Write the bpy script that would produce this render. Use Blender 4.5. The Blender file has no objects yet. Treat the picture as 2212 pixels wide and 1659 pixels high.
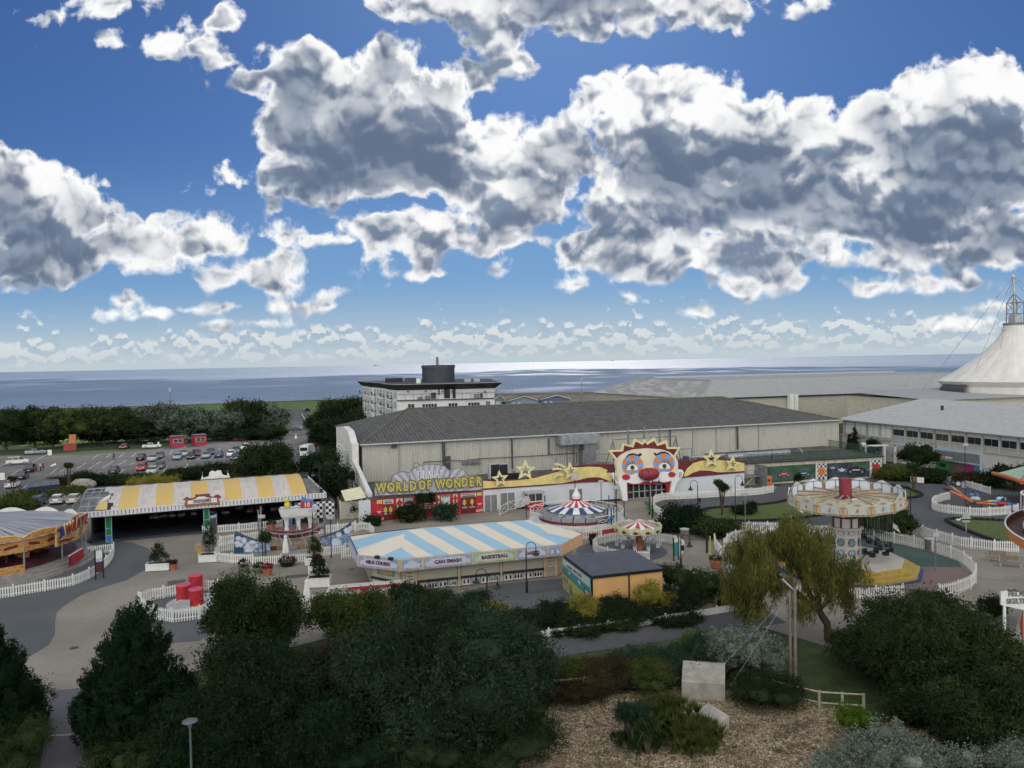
import bpy, math, random
import numpy as np
from mathutils import Vector, Matrix
sc = bpy.context.scene
col = sc.collection
PI = math.pi
# ------------------------------------------------------------------ camera
FPX, CX, CY = 1661.0, 1106.0, 829.5      # focal length and centre in the 2212 px wide view of the photograph
HC = 21.0                                # eye height above the park
ROLL = math.atan(0.01916); PITCH = math.atan(47.7 / FPX)
_f = Vector((0, math.cos(PITCH), -math.sin(PITCH))); _u0 = Vector((0, math.sin(PITCH), math.cos(PITCH))); _r0 = Vector((1, 0, 0))
_u = _u0 * math.cos(ROLL) + _r0 * math.sin(ROLL); _r = _r0 * math.cos(ROLL) - _u0 * math.sin(ROLL)
cam = bpy.data.cameras.new('camera'); camo = bpy.data.objects.new('camera', cam); col.objects.link(camo)
camo.matrix_world = Matrix(((_r.x, _u.x, -_f.x, 0), (_r.y, _u.y, -_f.y, 0), (_r.z, _u.z, -_f.z, HC), (0, 0, 0, 1)))
cam.sensor_width = 36; cam.lens = 36 * FPX / 2212; cam.clip_start = 0.5; cam.clip_end = 60000
sc.camera = camo
def ray(u, v): return _f + _r * ((u - CX) / FPX) + _u * ((CY - v) / FPX)
def P(u, v, z=0.0):                      # where the sight line of a point of the photo meets the level z
    d = ray(u, v); t = (z - HC) / d.z
    return Vector((d.x * t, d.y * t, z))
def PY(u, v, y):                         # the same at the distance y
    d = ray(u, v); t = y / d.y
    return Vector((d.x * t, y, HC + d.z * t))
# ------------------------------------------------------------------ light
sc.view_settings.view_transform = 'Standard'; sc.view_settings.look = 'None'
sc.view_settings.gamma = 1.0; sc.view_settings.use_curve_mapping = False
sc.view_settings.exposure = 0.0
SUN_EL, SUN_AZ = math.radians(38), math.radians(4)     # azimuth from +Y towards +X
sun = bpy.data.lights.new('sun', 'SUN'); suno = bpy.data.objects.new('sun', sun); col.objects.link(suno)
sun.energy = 3.2; sun.angle = math.radians(0.5); sun.color = (1.0, 0.93, 0.84)
sd = Vector((math.sin(SUN_AZ) * math.cos(SUN_EL), math.cos(SUN_AZ) * math.cos(SUN_EL), math.sin(SUN_EL)))
suno.rotation_euler = sd.to_track_quat('Z', 'Y').to_euler()
# ------------------------------------------------------------------ node helper
class NT:
    def __init__(s, tree):
        s.t = tree; s.t.nodes.clear()
    def n(s, kind, ins=None, **kw):
        nd = s.t.nodes.new(kind)
        for k, v in kw.items():
            setattr(nd, k, v)
        if ins:
            for k, v in ins.items():
                sk = nd.inputs[k]
                if isinstance(v, bpy.types.NodeSocket): s.t.links.new(v, sk)
                elif isinstance(v, bpy.types.Node): s.t.links.new(v.outputs[0], sk)
                else:
                    if isinstance(v, tuple) and len(v) == 3 and sk.type == 'RGBA': v = v + (1,)
                    sk.default_value = v
        return nd
    def m(s, op, a, b=None, c=None, clamp=False):
        i = {0: a}
        if b is not None: i[1] = b
        if c is not None: i[2] = c
        return s.n('ShaderNodeMath', i, operation=op, use_clamp=clamp).outputs[0]
    def v(s, op, a, b=None, c=None):
        i = {0: a}
        if b is not None: i[1] = b
        if c is not None: i[2] = c
        nd = s.n('ShaderNodeVectorMath', i, operation=op)
        return nd.outputs[1] if op in ('LENGTH', 'DOT_PRODUCT', 'DISTANCE') else nd.outputs[0]
    def noise(s, vec, scale, detail=3, rough=0.55, dist=0.0, lac=2.0, two=False):
        nd = s.n('ShaderNodeTexNoise', noise_dimensions='2D' if two else '3D', ins={'Scale': scale, 'Detail': detail, 'Roughness': rough, 'Distortion': dist, 'Lacunarity': lac})
        if vec is not None: s.t.links.new(vec, nd.inputs['Vector'])
        return nd
    def ss(s, x, a, b, lo=0.0, hi=1.0):
        return s.n('ShaderNodeMapRange', {0: x, 1: a, 2: b, 3: lo, 4: hi}, interpolation_type='SMOOTHSTEP').outputs[0]
    def mix(s, f, a, b, blend='MIX'):
        nd = s.n('ShaderNodeMix', None, data_type='RGBA', blend_type=blend)
        for k, v in ((0, f), (6, a), (7, b)):
            if isinstance(v, bpy.types.NodeSocket): s.t.links.new(v, nd.inputs[k])
            else: nd.inputs[k].default_value = (v + (1,)) if isinstance(v, tuple) and len(v) == 3 else v
        return nd.outputs[2]
    def ramp(s, f, stops):
        nd = s.n('ShaderNodeValToRGB', {0: f}); cr = nd.color_ramp
        while len(cr.elements) > 1: cr.elements.remove(cr.elements[-1])
        for i, (p, c) in enumerate(stops):
            e = cr.elements[0] if i == 0 else cr.elements.new(p)
            e.position = p; e.color = tuple(c) + (1,)
        return nd.outputs[0]
# ------------------------------------------------------------------ sky: Nishita sky with cumulus clouds fixed in the directions of the world
CLOUD = [  # centre, radii (view units) of the cloud masses
 (0,420,95,108),(120,462,145,90),(60,560,190,55),(250,530,130,50),(400,545,150,48),(430,500,60,22),(540,588,120,40),(630,612,45,17),(560,512,48,13),(725,636,55,16),(700,658,50,11),
 (650,172,70,98),(640,300,85,135),(750,290,190,150),(830,160,72,72),(935,225,85,95),(900,340,170,100),(720,390,160,50),(520,392,42,14),
 (330,108,85,19),(420,98,70,26),(500,132,60,24),(560,165,50,24),(462,52,42,18),(215,14,40,8),
 (1250,0,330,55),(1000,15,150,35),(1090,75,60,50),(1115,120,45,38),(1050,160,36,22),(1500,12,200,42),(1610,5,110,20),(890,8,70,16),(1240,60,160,25),
 (900,482,190,45),(1050,520,270,34),(820,522,125,17),(1050,410,120,75),(1070,300,80,55),(1180,330,120,75),(1300,220,85,55),(1400,260,160,90),(1470,190,60,30),(1330,185,50,30),(1500,250,110,75),(1620,305,150,90),(1440,400,190,80),(1560,440,300,85),(1680,250,70,40),(1160,440,90,60),
 (1900,260,100,70),(2050,230,150,80),(2150,180,110,60),(2060,370,280,130),(1950,460,250,95),(2150,510,170,70),(1760,310,130,95),(2000,545,240,34),(1500,556,240,24),(1330,550,170,24),(1250,607,62,22),(1390,582,55,18),(1605,618,80,28),(1735,606,36,17),(1885,618,62,22),(2035,605,78,20),(1510,674,30,9),(1350,638,16,6),(1780,560,200,24),(1570,378,110,60),(1410,520,120,28),(1610,528,200,28),(1810,525,160,30),(1170,400,80,50),(1040,470,120,40),
 (910,567,24,9),(935,592,48,5),(315,683,22,5),(280,648,22,8),(432,669,32,2.5),(245,678,24,6),(560,705,40,7),(2130,660,20,5),(2060,690,40,7)]
DARK = [(50,540,150,70),(0,520,110,90),(170,490,60,50),(640,300,85,150),(760,330,150,110),(890,340,110,70),(900,190,60,40),(720,400,120,35),(1300,0,230,36),(1190,25,90,20),
 (1450,380,120,45),(1650,420,190,90),(1740,480,120,50),(1460,490,240,45),(1390,400,90,30),(2070,400,160,100),(2140,520,140,50),(1950,480,170,50),(1980,320,140,55),(2120,300,80,60),
 (1240,612,60,18),(1605,622,80,20),(1735,610,36,14),(1885,622,62,18),(2035,608,78,18),(462,54,42,14),(1510,676,26,6),(1350,640,14,5),(1010,560,150,12),(1180,400,60,25),(560,620,90,12),(770,634,20,9),(1540,330,110,45)]
w = bpy.data.worlds.new("World"); sc.world = w; w.use_nodes = True
def build_world():
    T = NT(w.node_tree)
    sky = T.n('ShaderNodeTexSky', sky_type='NISHITA', sun_disc=False, sun_elevation=SUN_EL, sun_rotation=SUN_AZ, air_density=1.0, dust_density=0.6, ozone_density=3.0, altitude=0)
    d = T.n('ShaderNodeTexCoord').outputs['Generated']
    x, y, z = (T.n('ShaderNodeSeparateXYZ', {0: d}).outputs[i] for i in range(3))
    ya = T.m('MAXIMUM', T.m('ABSOLUTE', y), 0.22)
    a = T.m('DIVIDE', x, ya); b = T.m('DIVIDE', z, ya)
    p = T.n('ShaderNodeCombineXYZ', {0: a, 1: b, 2: T.m('MULTIPLY', T.m('LESS_THAN', y, 0.0), 3.1)}).outputs[0]
    # flattened distance scale: small detail towards the horizon
    wob = T.noise(p, 7.0, 4, 0.6, two=True).outputs['Color']
    wob = T.v('MULTIPLY', T.v('SUBTRACT', wob, (0.5, 0.5, 0.5)), (0.034, 0.026, 0.0))
    q = T.v('ADD', p, wob)
    def field(lst, src, k):
        acc = None
        for (u, v_, ru, rv) in lst:
            c = ray(u, v_); ca, cb = c.x / c.y, c.z / c.y
            ra, rb = ru / FPX, rv / FPX
            l = T.v('LENGTH', T.v('MULTIPLY', T.v('SUBTRACT', src, (ca, cb, 0.0)), (1 / ra, 1 / rb, 1.0)))
            s_ = T.m('MULTIPLY_ADD', l, -min(ra, rb), min(ra, rb))
            acc = s_ if acc is None else T.m('SMOOTH_MAX', acc, s_, k)
        return acc
    sdf = field(CLOUD, q, 0.010)
    sdu = field(CLOUD, T.v('ADD', q, (0.003, 0.028, 0.0)), 0.012)
    topf = T.ss(T.m('SUBTRACT', sdf, sdu), -0.016, 0.020)      # 1 on sunlit tops, 0 under flat bases
    def billow(src, det):
        n1 = T.noise(src, 12.0, det, 0.585, two=True).outputs[0]
        v1 = T.n('ShaderNodeTexVoronoi', {'Vector': src, 'Scale': 21.0, 'Detail': 1.5, 'Roughness': 0.5}, feature='F1', voronoi_dimensions='2D').outputs['Distance']
        return T.m('SUBTRACT', T.m('MULTIPLY', n1, 1.5), T.m('MULTIPLY', v1, 0.42))
    b0 = billow(q, 8)
    qv = T.v('ADD', q, T.v('MULTIPLY', wob, (0.5, 0.5, 0)))
    def puff(src):
        n = T.noise(src, 10.0, 4, 0.5, two=True).outputs[0]; h = T.m('MULTIPLY', n, 1.0)
        for sc_, w_ in ((11.0, 0.42), (25.0, 0.26), (58.0, 0.13)):
            v = T.n('ShaderNodeTexVoronoi', {'Vector': src, 'Scale': sc_, 'Smoothness': 0.35}, feature='SMOOTH_F1', voronoi_dimensions='2D').outputs['Distance']
            h = T.m('SUBTRACT', h, T.m('MULTIPLY', T.m('MULTIPLY', v, v), w_))
        return h
    b1 = puff(qv); b2 = puff(T.v('ADD', qv, (0.003, 0.012, 0.0)))
    amp = T.ss(b, 0.03, 0.2, 0.026, 0.050)
    den = T.m('ADD', sdf, T.m('MULTIPLY', T.m('SUBTRACT', b0, 0.45), amp))
    mask = T.ss(den, -0.0045, 0.006)
    # row of far cumulus above the horizon
    pf = T.v('MULTIPLY', p, (1.15, 1.45, 1.0))
    def farn(src):
        n = T.noise(src, 13.0, 6, 0.6, two=True).outputs[0]
        vv = T.n('ShaderNodeTexVoronoi', {'Vector': T.v('ADD', src, T.v('MULTIPLY', wob, (0.6, 0.6, 0))), 'Scale': 33.0, 'Detail': 2.0, 'Roughness': 0.5}, feature='F1', voronoi_dimensions='2D').outputs['Distance']
        return T.m('SUBTRACT', T.m('MULTIPLY_ADD', n, 0.85, 0.28), T.m('MULTIPLY', vv, 0.42))
    f1 = farn(pf); f2 = farn(T.v('ADD', pf, (0.001, 0.010, 0.0)))
    band = T.m('MULTIPLY', T.ss(b, 0.002, 0.012), T.ss(b, 0.068, 0.026))
    far = T.ss(T.m('ADD', f1, T.m('MULTIPLY', band, 0.46)), 0.60, 0.78)
    far = T.m('MULTIPLY', far, T.ss(b, 0.085, 0.07))
    dk = field(DARK, q, 0.02)
    dk = T.m('ADD', dk, T.m('MULTIPLY', T.m('SUBTRACT', b1, 0.32), -0.10))
    dark = T.m('MULTIPLY', T.ss(dk, -0.045, 0.030), 0.93)
    thick = T.ss(den, 0.004, 0.07)
    emb = T.m('MULTIPLY', T.m('SUBTRACT', b1, b2), 3.4)
    lum = T.m('SUBTRACT', 0.84, T.m('MULTIPLY', thick, 0.46))
    lum = T.m('ADD', T.m('ADD', lum, emb), T.m('MULTIPLY_ADD', topf, 0.42, -0.26))
    rim = T.ss(den, 0.009, 0.001)
    darkf = T.m('MULTIPLY', dark, T.ss(den, T.m('MULTIPLY', topf, 0.004), 0.016))
    n3 = T.noise(q, 9.0, 4, 0.6, two=True).outputs[0]
    light = T.mix(T.ss(lum, 0.25, 0.98), (0.22, 0.28, 0.38), (0.98, 0.98, 0.98))
    light = T.mix(T.m('MULTIPLY', T.m('MULTIPLY', rim, T.m('MULTIPLY_ADD', topf, 0.8, 0.2)), 0.8), light, (1.05, 1.05, 1.04))
    darkc = T.mix(T.ss(T.m('ADD', n3, T.m('MULTIPLY', emb, 0.7)), 0.25, 0.85), (0.12, 0.165, 0.255), (0.22, 0.275, 0.375))
    cloudc = T.mix(darkf, light, darkc)
    farc = T.mix(T.ss(T.m('ADD', T.m('MULTIPLY', T.m('SUBTRACT', f1, f2), 6.5), 0.5), 0.2, 0.85), (0.36, 0.47, 0.60), (0.80, 0.83, 0.83))
    # measured clear sky: nishita pulled towards the deep blue of the photograph
    skyc = T.v('MULTIPLY', sky.outputs[0], (SKY_K * 0.36, SKY_K * 0.60, SKY_K * 1.0))
    lowc = T.ss(b, 0.0, 0.30)
    skyc = T.mix(lowc, T.mix(T.ss(b, 0.0, 0.12), (0.50, 0.60, 0.66), (0.21, 0.40, 0.66)), skyc)
    out = T.mix(T.m('MULTIPLY', far, 0.78), skyc, farc)
    out = T.mix(T.ss(b, 0.055, 0.004, 0.0, 0.72), out, (0.52, 0.60, 0.645))
    out = T.mix(mask, out, cloudc)
    out = T.mix(T.ss(z, -0.002, -0.03), out, (0.2, 0.22, 0.25))
    # the half of the sky behind the viewer and overhead: sunlit cloud
    back = T.ss(y, 0.10, -0.35)
    out = T.mix(back, out, T.mix(T.ss(n3, .35, .65), (1.55, 1.57, 1.60), (2.1, 2.06, 1.98)))
    top = T.m('MULTIPLY', T.ss(z, 0.50, 0.75), T.ss(y, -0.3, 0.0))
    out = T.mix(top, out, (0.55, 0.59, 0.66))
    bg = T.n('ShaderNodeBackground', {0: out, 1: 1.0})
    o = T.n('ShaderNodeOutputWorld', {0: bg.outputs[0]})
SKY_K = 0.055
build_world()
w.cycles.sampling_method = 'NONE'
cy = sc.cycles
cy.use_adaptive_sampling = True; cy.adaptive_threshold = 0.03; cy.adaptive_min_samples = 8
cy.max_bounces = 5; cy.diffuse_bounces = 2; cy.glossy_bounces = 2; cy.transparent_max_bounces = 8; cy.use_denoising = True; cy.sample_clamp_indirect = 4
# ------------------------------------------------------------------ materials
MATS = {}
def mat(name, c, rough=0.75, var=0.12, sc_=1.5, bump=0.0, metal=0.0, spec=0.4, stretch=None, dirt=0.0, bsc=None, c2=None):
    if name in MATS: return MATS[name]
    m = bpy.data.materials.new(name); m.use_nodes = True; T = NT(m.node_tree)
    co = T.n('ShaderNodeTexCoord').outputs['Object']
    if stretch: co = T.v('MULTIPLY', co, stretch)
    n = T.noise(co, sc_, 4, 0.6).outputs[0]
    c = tuple(c[:3])
    if c2 is None:
        lo = tuple(max(0, k * (1 - var)) for k in c); hi = tuple(min(1, k * (1 + var)) for k in c)
    else: lo, hi = c, c2
    f = T.ss(n, 0.3, 0.7)
    out = T.mix(f, lo, hi)
    if dirt:
        n2 = T.noise(T.v('MULTIPLY', co, (1, 1, 0.25)), 1.1, 6, 0.7).outputs[0]
        out = T.mix(T.m('MULTIPLY', T.ss(n2, 0.5, 0.75), dirt), out, (0.09, 0.085, 0.07))
    b = T.n('ShaderNodeBsdfPrincipled', {'Base Color': out, 'Roughness': rough, 'Metallic': metal, 'Specular IOR Level': spec})
    if bump:
        bn = T.noise(co, bsc or sc_ * 12, 4, 0.6).outputs[0]
        b2 = T.n('ShaderNodeBump', {'Height': bn, 'Strength': min(1, bump), 'Distance': 0.02})
        T.t.links.new(b2.outputs[0], b.inputs['Normal'])
    T.n('ShaderNodeOutputMaterial', {0: b.outputs[0]})
    MATS[name] = m; return m
def special(name, fn):
    if name in MATS: return MATS[name]
    m = bpy.data.materials.new(name); m.use_nodes = True; T = NT(m.node_tree)
    co = T.n('ShaderNodeTexCoord').outputs['Object']
    X = [T.n('ShaderNodeSeparateXYZ', {0: co}).outputs[i] for i in range(3)]
    r = fn(T, co, X)
    if isinstance(r, bpy.types.NodeSocket): r = (r, 0.7, None)
    b = T.n('ShaderNodeBsdfPrincipled', {'Base Color': r[0], 'Roughness': r[1], 'Specular IOR Level': 0.35})
    if len(r) > 2 and r[2] is not None: T.t.links.new(r[2], b.inputs['Normal'])
    T.n('ShaderNodeOutputMaterial', {0: b.outputs[0]})
    MATS[name] = m; return m
def leafmat(name, c, c2, trans=0.25):
    if name in MATS: return MATS[name]
    m = bpy.data.materials.new(name); m.use_nodes = True; T = NT(m.node_tree)
    co = T.n('ShaderNodeTexCoord').outputs['Object']
    n = T.noise(co, 0.8, 5, 0.75).outputs[0]; n2 = T.noise(co, 9.0, 2, 0.6).outputs[0]
    f = T.ss(T.m('ADD', T.m('MULTIPLY', n, 0.6), T.m('MULTIPLY', n2, 0.4)), 0.36, 0.66)
    cc = T.mix(f, c, c2)
    a = T.n('ShaderNodeBsdfDiffuse', {0: cc}); b = T.n('ShaderNodeBsdfTranslucent', {0: cc})
    g = T.n('ShaderNodeMixShader', {0: trans, 1: a.outputs[0], 2: b.outputs[0]})
    T.n('ShaderNodeOutputMaterial', {0: g.outputs[0]})
    MATS[name] = m; return m
def tbump(T, h, s=0.5, dist=0.03):
    return T.n('ShaderNodeBump', {'Height': h, 'Strength': s, 'Distance': dist}).outputs[0]
WHITE = mat('white_paint', (0.62, 0.62, 0.60), 0.55, 0.06, 2, dirt=0.25)
CREAMW = mat('cream_wall', (0.50, 0.47, 0.37), 0.8, 0.08, 0.8, dirt=0.35)
BLACK = mat('black_paint', (0.012, 0.012, 0.014), 0.45, 0.2)
DKGREY = mat('dark_grey', (0.05, 0.055, 0.062), 0.7, 0.2)
GREY = mat('mid_grey', (0.16, 0.165, 0.17), 0.65, 0.2, dirt=0.2)
LTGREY = mat('light_grey', (0.34, 0.35, 0.36), 0.5, 0.12, dirt=0.2)
GALV = mat('galvanised_metal', (0.30, 0.32, 0.34), 0.45, 0.2, 2, metal=0.6)
RED = mat('red_paint', (0.36, 0.02, 0.03), 0.5, 0.15, 1.5)
DRED = mat('dark_red_paint', (0.12, 0.012, 0.018), 0.6, 0.15)
YEL = mat('yellow_paint', (0.62, 0.52, 0.20), 0.6, 0.1, 1.0, dirt=0.12)
CREAM = mat('cream_paint', (0.60, 0.55, 0.38), 0.6, 0.08, 1.2, dirt=0.15)
ORANGE = mat('orange_paint', (0.55, 0.20, 0.05), 0.55, 0.15)
BLUE = mat('blue_paint', (0.06, 0.18, 0.42), 0.5, 0.15)
LBLUE = mat('light_blue_paint', (0.28, 0.44, 0.62), 0.6, 0.08)
NAVY = mat('navy_paint', (0.02, 0.04, 0.13), 0.5, 0.15)
GREEN = mat('green_paint', (0.015, 0.17, 0.04), 0.5, 0.15)
PEACH = mat('peach_paint', (0.55, 0.32, 0.15), 0.75, 0.07, 1.0, dirt=0.15)
GOLD = mat('gold_paint', (0.42, 0.24, 0.05), 0.5, 0.15)
GLASS = mat('dark_glass', (0.015, 0.02, 0.028), 0.08, 0.3, 0.5, spec=0.9)
RUBBER = mat('tyre_rubber', (0.015, 0.015, 0.016), 0.85, 0.3, 3)
WOOD = mat('weathered_wood', (0.20, 0.15, 0.10), 0.85, 0.3, 3, stretch=(1, 1, 6))
TERRA = mat('terracotta', (0.32, 0.12, 0.06), 0.8, 0.2)
BARK = mat('bark', (0.06, 0.048, 0.035), 0.95, 0.35, 4, bump=0.6, bsc=12)
SOIL = mat('soil', (0.05, 0.035, 0.025), 0.95, 0.3, 5)
CONC = mat('concrete', (0.30, 0.28, 0.24), 0.9, 0.2, 1.2, bump=0.3, dirt=0.4)
# ------------------------------------------------------------------ mesh builder
class MB:
    def __init__(s): s.v = []; s.f = []; s.m = []; s.s = []
    def add(s, vs, fs, mi=0, smooth=False):
        o = len(s.v); s.v += [tuple(map(float, p)) for p in vs]
        for f in fs: s.f.append([o + i for i in f]); s.m.append(mi); s.s.append(smooth)
        return s
    def box(s, x0, y0, z0, x1, y1, z1, mi=0):
        return s.add([(x0,y0,z0),(x1,y0,z0),(x1,y1,z0),(x0,y1,z0),(x0,y0,z1),(x1,y0,z1),(x1,y1,z1),(x0,y1,z1)],
                     [(0,3,2,1),(4,5,6,7),(0,1,5,4),(1,2,6,5),(2,3,7,6),(3,0,4,7)], mi)
    def cbox(s, c, sz, rz=0, mi=0):
        cs, sn = math.cos(rz), math.sin(rz); x, y, z = (k / 2 for k in sz); vs = []
        for dz in (-z, z):
            for dx, dy in ((-x,-y),(x,-y),(x,y),(-x,y)): vs.append((c[0]+dx*cs-dy*sn, c[1]+dx*sn+dy*cs, c[2]+dz))
        return s.add(vs, [(0,3,2,1),(4,5,6,7),(0,1,5,4),(1,2,6,5),(2,3,7,6),(3,0,4,7)], mi)
    def prism(s, poly, z0, z1, mi=0, top=None):
        n = len(poly)
        a = sum(poly[i][0]*poly[(i+1)%n][1]-poly[(i+1)%n][0]*poly[i][1] for i in range(n))
        if a < 0: poly = poly[::-1]
        vs = [(p[0],p[1],z0) for p in poly] + [(p[0],p[1],z1) for p in poly]
        s.add(vs, [tuple(range(n-1,-1,-1))] + [(i,(i+1)%n,n+(i+1)%n,n+i) for i in range(n)], mi)
        s.add(vs[n:], [tuple(range(n))], mi if top is None else top); return s
    def plate(s, poly, y0, y1, mi=0):     # outline in x,z; from depth y0 (front) to y1
        n = len(poly)
        a = sum(poly[i][0]*poly[(i+1)%n][1]-poly[(i+1)%n][0]*poly[i][1] for i in range(n))
        if a < 0: poly = poly[::-1]
        vs = [(p[0],y0,p[1]) for p in poly] + [(p[0],y1,p[1]) for p in poly]
        return s.add(vs, [tuple(range(n)), tuple(range(2*n-1,n-1,-1))] + [(i,n+i,n+(i+1)%n,(i+1)%n) for i in range(n)], mi)
    def tube(s, pts, r, n=6, mi=0, smooth=True, cap=True):
        pts = [Vector(p) for p in pts]; k = len(pts); rs = r if isinstance(r, (list, tuple)) else [r]*k
        vs = []; ref = None
        for i, p in enumerate(pts):
            t = (pts[min(i+1,k-1)] - pts[max(i-1,0)])
            if t.length < 1e-9: t = Vector((0,0,1))
            t.normalize()
            if ref is None: ref = Vector((1,0,0)) if abs(t.x) < 0.8 else Vector((0,1,0))
            a = (ref - t * ref.dot(t)).normalized(); ref = a; b = t.cross(a)
            for j in range(n):
                th = 2*PI*j/n; vs.append(p + (a*math.cos(th)+b*math.sin(th))*rs[i])
        fs = [(i*n+j, i*n+(j+1)%n, (i+1)*n+(j+1)%n, (i+1)*n+j) for i in range(k-1) for j in range(n)]
        s.add(vs, fs, mi, smooth and n > 4)
        if cap: s.add(vs[:n], [tuple(range(n-1,-1,-1))], mi); s.add(vs[-n:], [tuple(range(n))], mi)
        return s
    def cyl(s, x, y, z0, z1, r0, r1=None, n=12, mi=0): return s.tube([(x,y,z0),(x,y,z1)], [r0, r0 if r1 is None else r1], n, mi)
    def lathe(s, prof, n=24, c=(0,0), mi=0, smooth=True, a0=0.0, a1=2*PI, mf=None):
        full = abs(a1-a0-2*PI) < 1e-6; k = n if full else n+1; vs = []
        for (r, z) in prof:
            for j in range(k):
                th = a0+(a1-a0)*j/n; vs.append((c[0]+r*math.cos(th), c[1]+r*math.sin(th), z))
        for i in range(len(prof)-1):
            for j in range(n):
                j2 = (j+1)%k
                s.add([vs[i*k+j],vs[i*k+j2],vs[(i+1)*k+j2],vs[(i+1)*k+j]], [(0,1,2,3)], mf(i,j) if mf else mi, smooth)
        return s
    def ell(s, c, r, n=12, mi=0, noise=0.0, seed=1):
        rg = random.Random(seed); vs = [(c[0],c[1],c[2]-r[2])]
        m = n//2
        for i in range(1, m):
            ph = -PI/2+PI*i/m
            for j in range(n):
                th = 2*PI*j/n; k = 1+rg.uniform(-noise,noise)
                vs.append((c[0]+r[0]*math.cos(ph)*math.cos(th)*k, c[1]+r[1]*math.cos(ph)*math.sin(th)*k, c[2]+r[2]*math.sin(ph)*k))
        vs.append((c[0],c[1],c[2]+r[2])); L = len(vs)-1; fs = [(0,1+(j+1)%n,1+j) for j in range(n)]
        for i in range(m-2):
            for j in range(n): fs.append((1+i*n+j,1+i*n+(j+1)%n,1+(i+1)*n+(j+1)%n,1+(i+1)*n+j))
        fs += [(1+(m-2)*n+j,1+(m-2)*n+(j+1)%n,L) for j in range(n)]
        return s.add(vs, fs, mi, True)
    def build(s, name, mats, parent=None, loc=None, rz=0.0):
        me = bpy.data.meshes.new(name); me.from_pydata(s.v, [], s.f)
        if not isinstance(mats, (list, tuple)): mats = [mats]
        for m in mats: me.materials.append(m)
        me.polygons.foreach_set('material_index', s.m); me.polygons.foreach_set('use_smooth', s.s); me.update()
        o = bpy.data.objects.new(name, me); col.objects.link(o)
        if parent is not None: o.parent = parent
        if loc is not None: o.location = loc
        o.rotation_euler.z = rz
        return o
def tag(o, label=None, cat=None, group=None, kind=None):
    if label: o['label'] = label
    if cat: o['category'] = cat
    if group: o['group'] = group
    if kind: o['kind'] = kind
    return o
def thing(name, label, cat, loc=(0,0,0), rz=0.0, group=None):
    o = bpy.data.objects.new(name, None); col.objects.link(o); o.empty_display_size = 0.2
    o.location = loc; o.rotation_euler.z = rz
    return tag(o, label, cat, group)
def kids(o): return [c for c in bpy.data.objects if c.parent == o]
def dup(root, ks, loc, rz=0.0, label=None, scale=None):    # ks = [(child, [grandchildren])]
    r = root.copy(); col.objects.link(r); r.location = loc; r.rotation_euler.z = rz
    if label: r['label'] = label
    if scale: r.scale = (scale,)*3
    for ch, gs in ks:
        c = ch.copy(); col.objects.link(c); c.parent = r
        for g in gs:
            d = g.copy(); col.objects.link(d); d.parent = c
    return r
def tree_of(root): return [(c, kids(c)) for c in kids(root)]
def Zm(x0, y0, k): return lambda x, y: ((x0 + x / k) / 1.8228, (y0 + y / k) / 1.8228)
class Wall:      # a vertical plane from ground point A to ground point B; local x runs along it, y away from the viewer, z up
    def __init__(s, A, B):
        s.A = Vector((A[0], A[1], 0)); s.d = Vector((B[0]-A[0], B[1]-A[1], 0)); s.L = s.d.length; s.d.normalize()
        s.n = Vector((-s.d.y, s.d.x, 0)); s.rz = math.atan2(s.d.y, s.d.x)
    def sh(s, uv, off=0.0):
        r = ray(*uv); A = s.A + s.n * off; c0 = Vector((0,0,HC))
        t = (A - c0).dot(s.n) / r.dot(s.n); p = c0 + r * t - s.A
        return (p.dot(s.d), p.z)
    def poly(s, zf, pts, off=0.0): return [s.sh(zf(*p), off) for p in pts]
    def at(s, x, y, z=0): return s.A + s.d * x + s.n * y + Vector((0,0,z))
def txt(body, size, m, parent, loc, rx=PI/2, rz=0.0, ex=0.02, bold=0.0, name='lettering', wid=1.0, align='CENTER', shear=0.0):
    cu = bpy.data.curves.new(name, 'FONT'); cu.body = body; cu.size = size; cu.extrude = ex; cu.offset = bold; cu.shear = shear
    cu.align_x = align; cu.align_y = 'CENTER'; cu.resolution_u = 2
    o = bpy.data.objects.new(name, cu); col.objects.link(o)
    dg = bpy.context.evaluated_depsgraph_get(); me = bpy.data.meshes.new_from_object(o.evaluated_get(dg))
    bpy.data.objects.remove(o); me.name = name; me.materials.clear(); me.materials.append(m)
    o = bpy.data.objects.new(name, me); col.objects.link(o); o.parent = parent; o.location = loc
    o.rotation_euler = (rx, 0, rz); o.scale = (wid, 1, 1); return o
def oval(cx, cy, rx, ry, n=24, a0=0, a1=2*PI):
    e = 0 if abs(a1-a0-2*PI) < 1e-6 else 1
    return [(cx+rx*math.cos(a0+(a1-a0)*i/n), cy+ry*math.sin(a0+(a1-a0)*i/n)) for i in range(n+e)]
def smooth_path(pts, k=4, closed=False):
    pts = [Vector(p) for p in pts]; out = []; n = len(pts)
    rng = n if closed else n-1
    for i in range(rng):
        g = (lambda j: pts[j % n]) if closed else (lambda j: pts[min(max(j,0),n-1)])
        p0,p1,p2,p3 = g(i-1),g(i),g(i+1),g(i+2)
        for j in range(k):
            t = j/k
            out.append(0.5*((2*p1)+(p2-p0)*t+(2*p0-5*p1+4*p2-p3)*t*t+(3*p1-p0-3*p2+p3)*t**3))
    if not closed: out.append(pts[-1])
    return out
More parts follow.
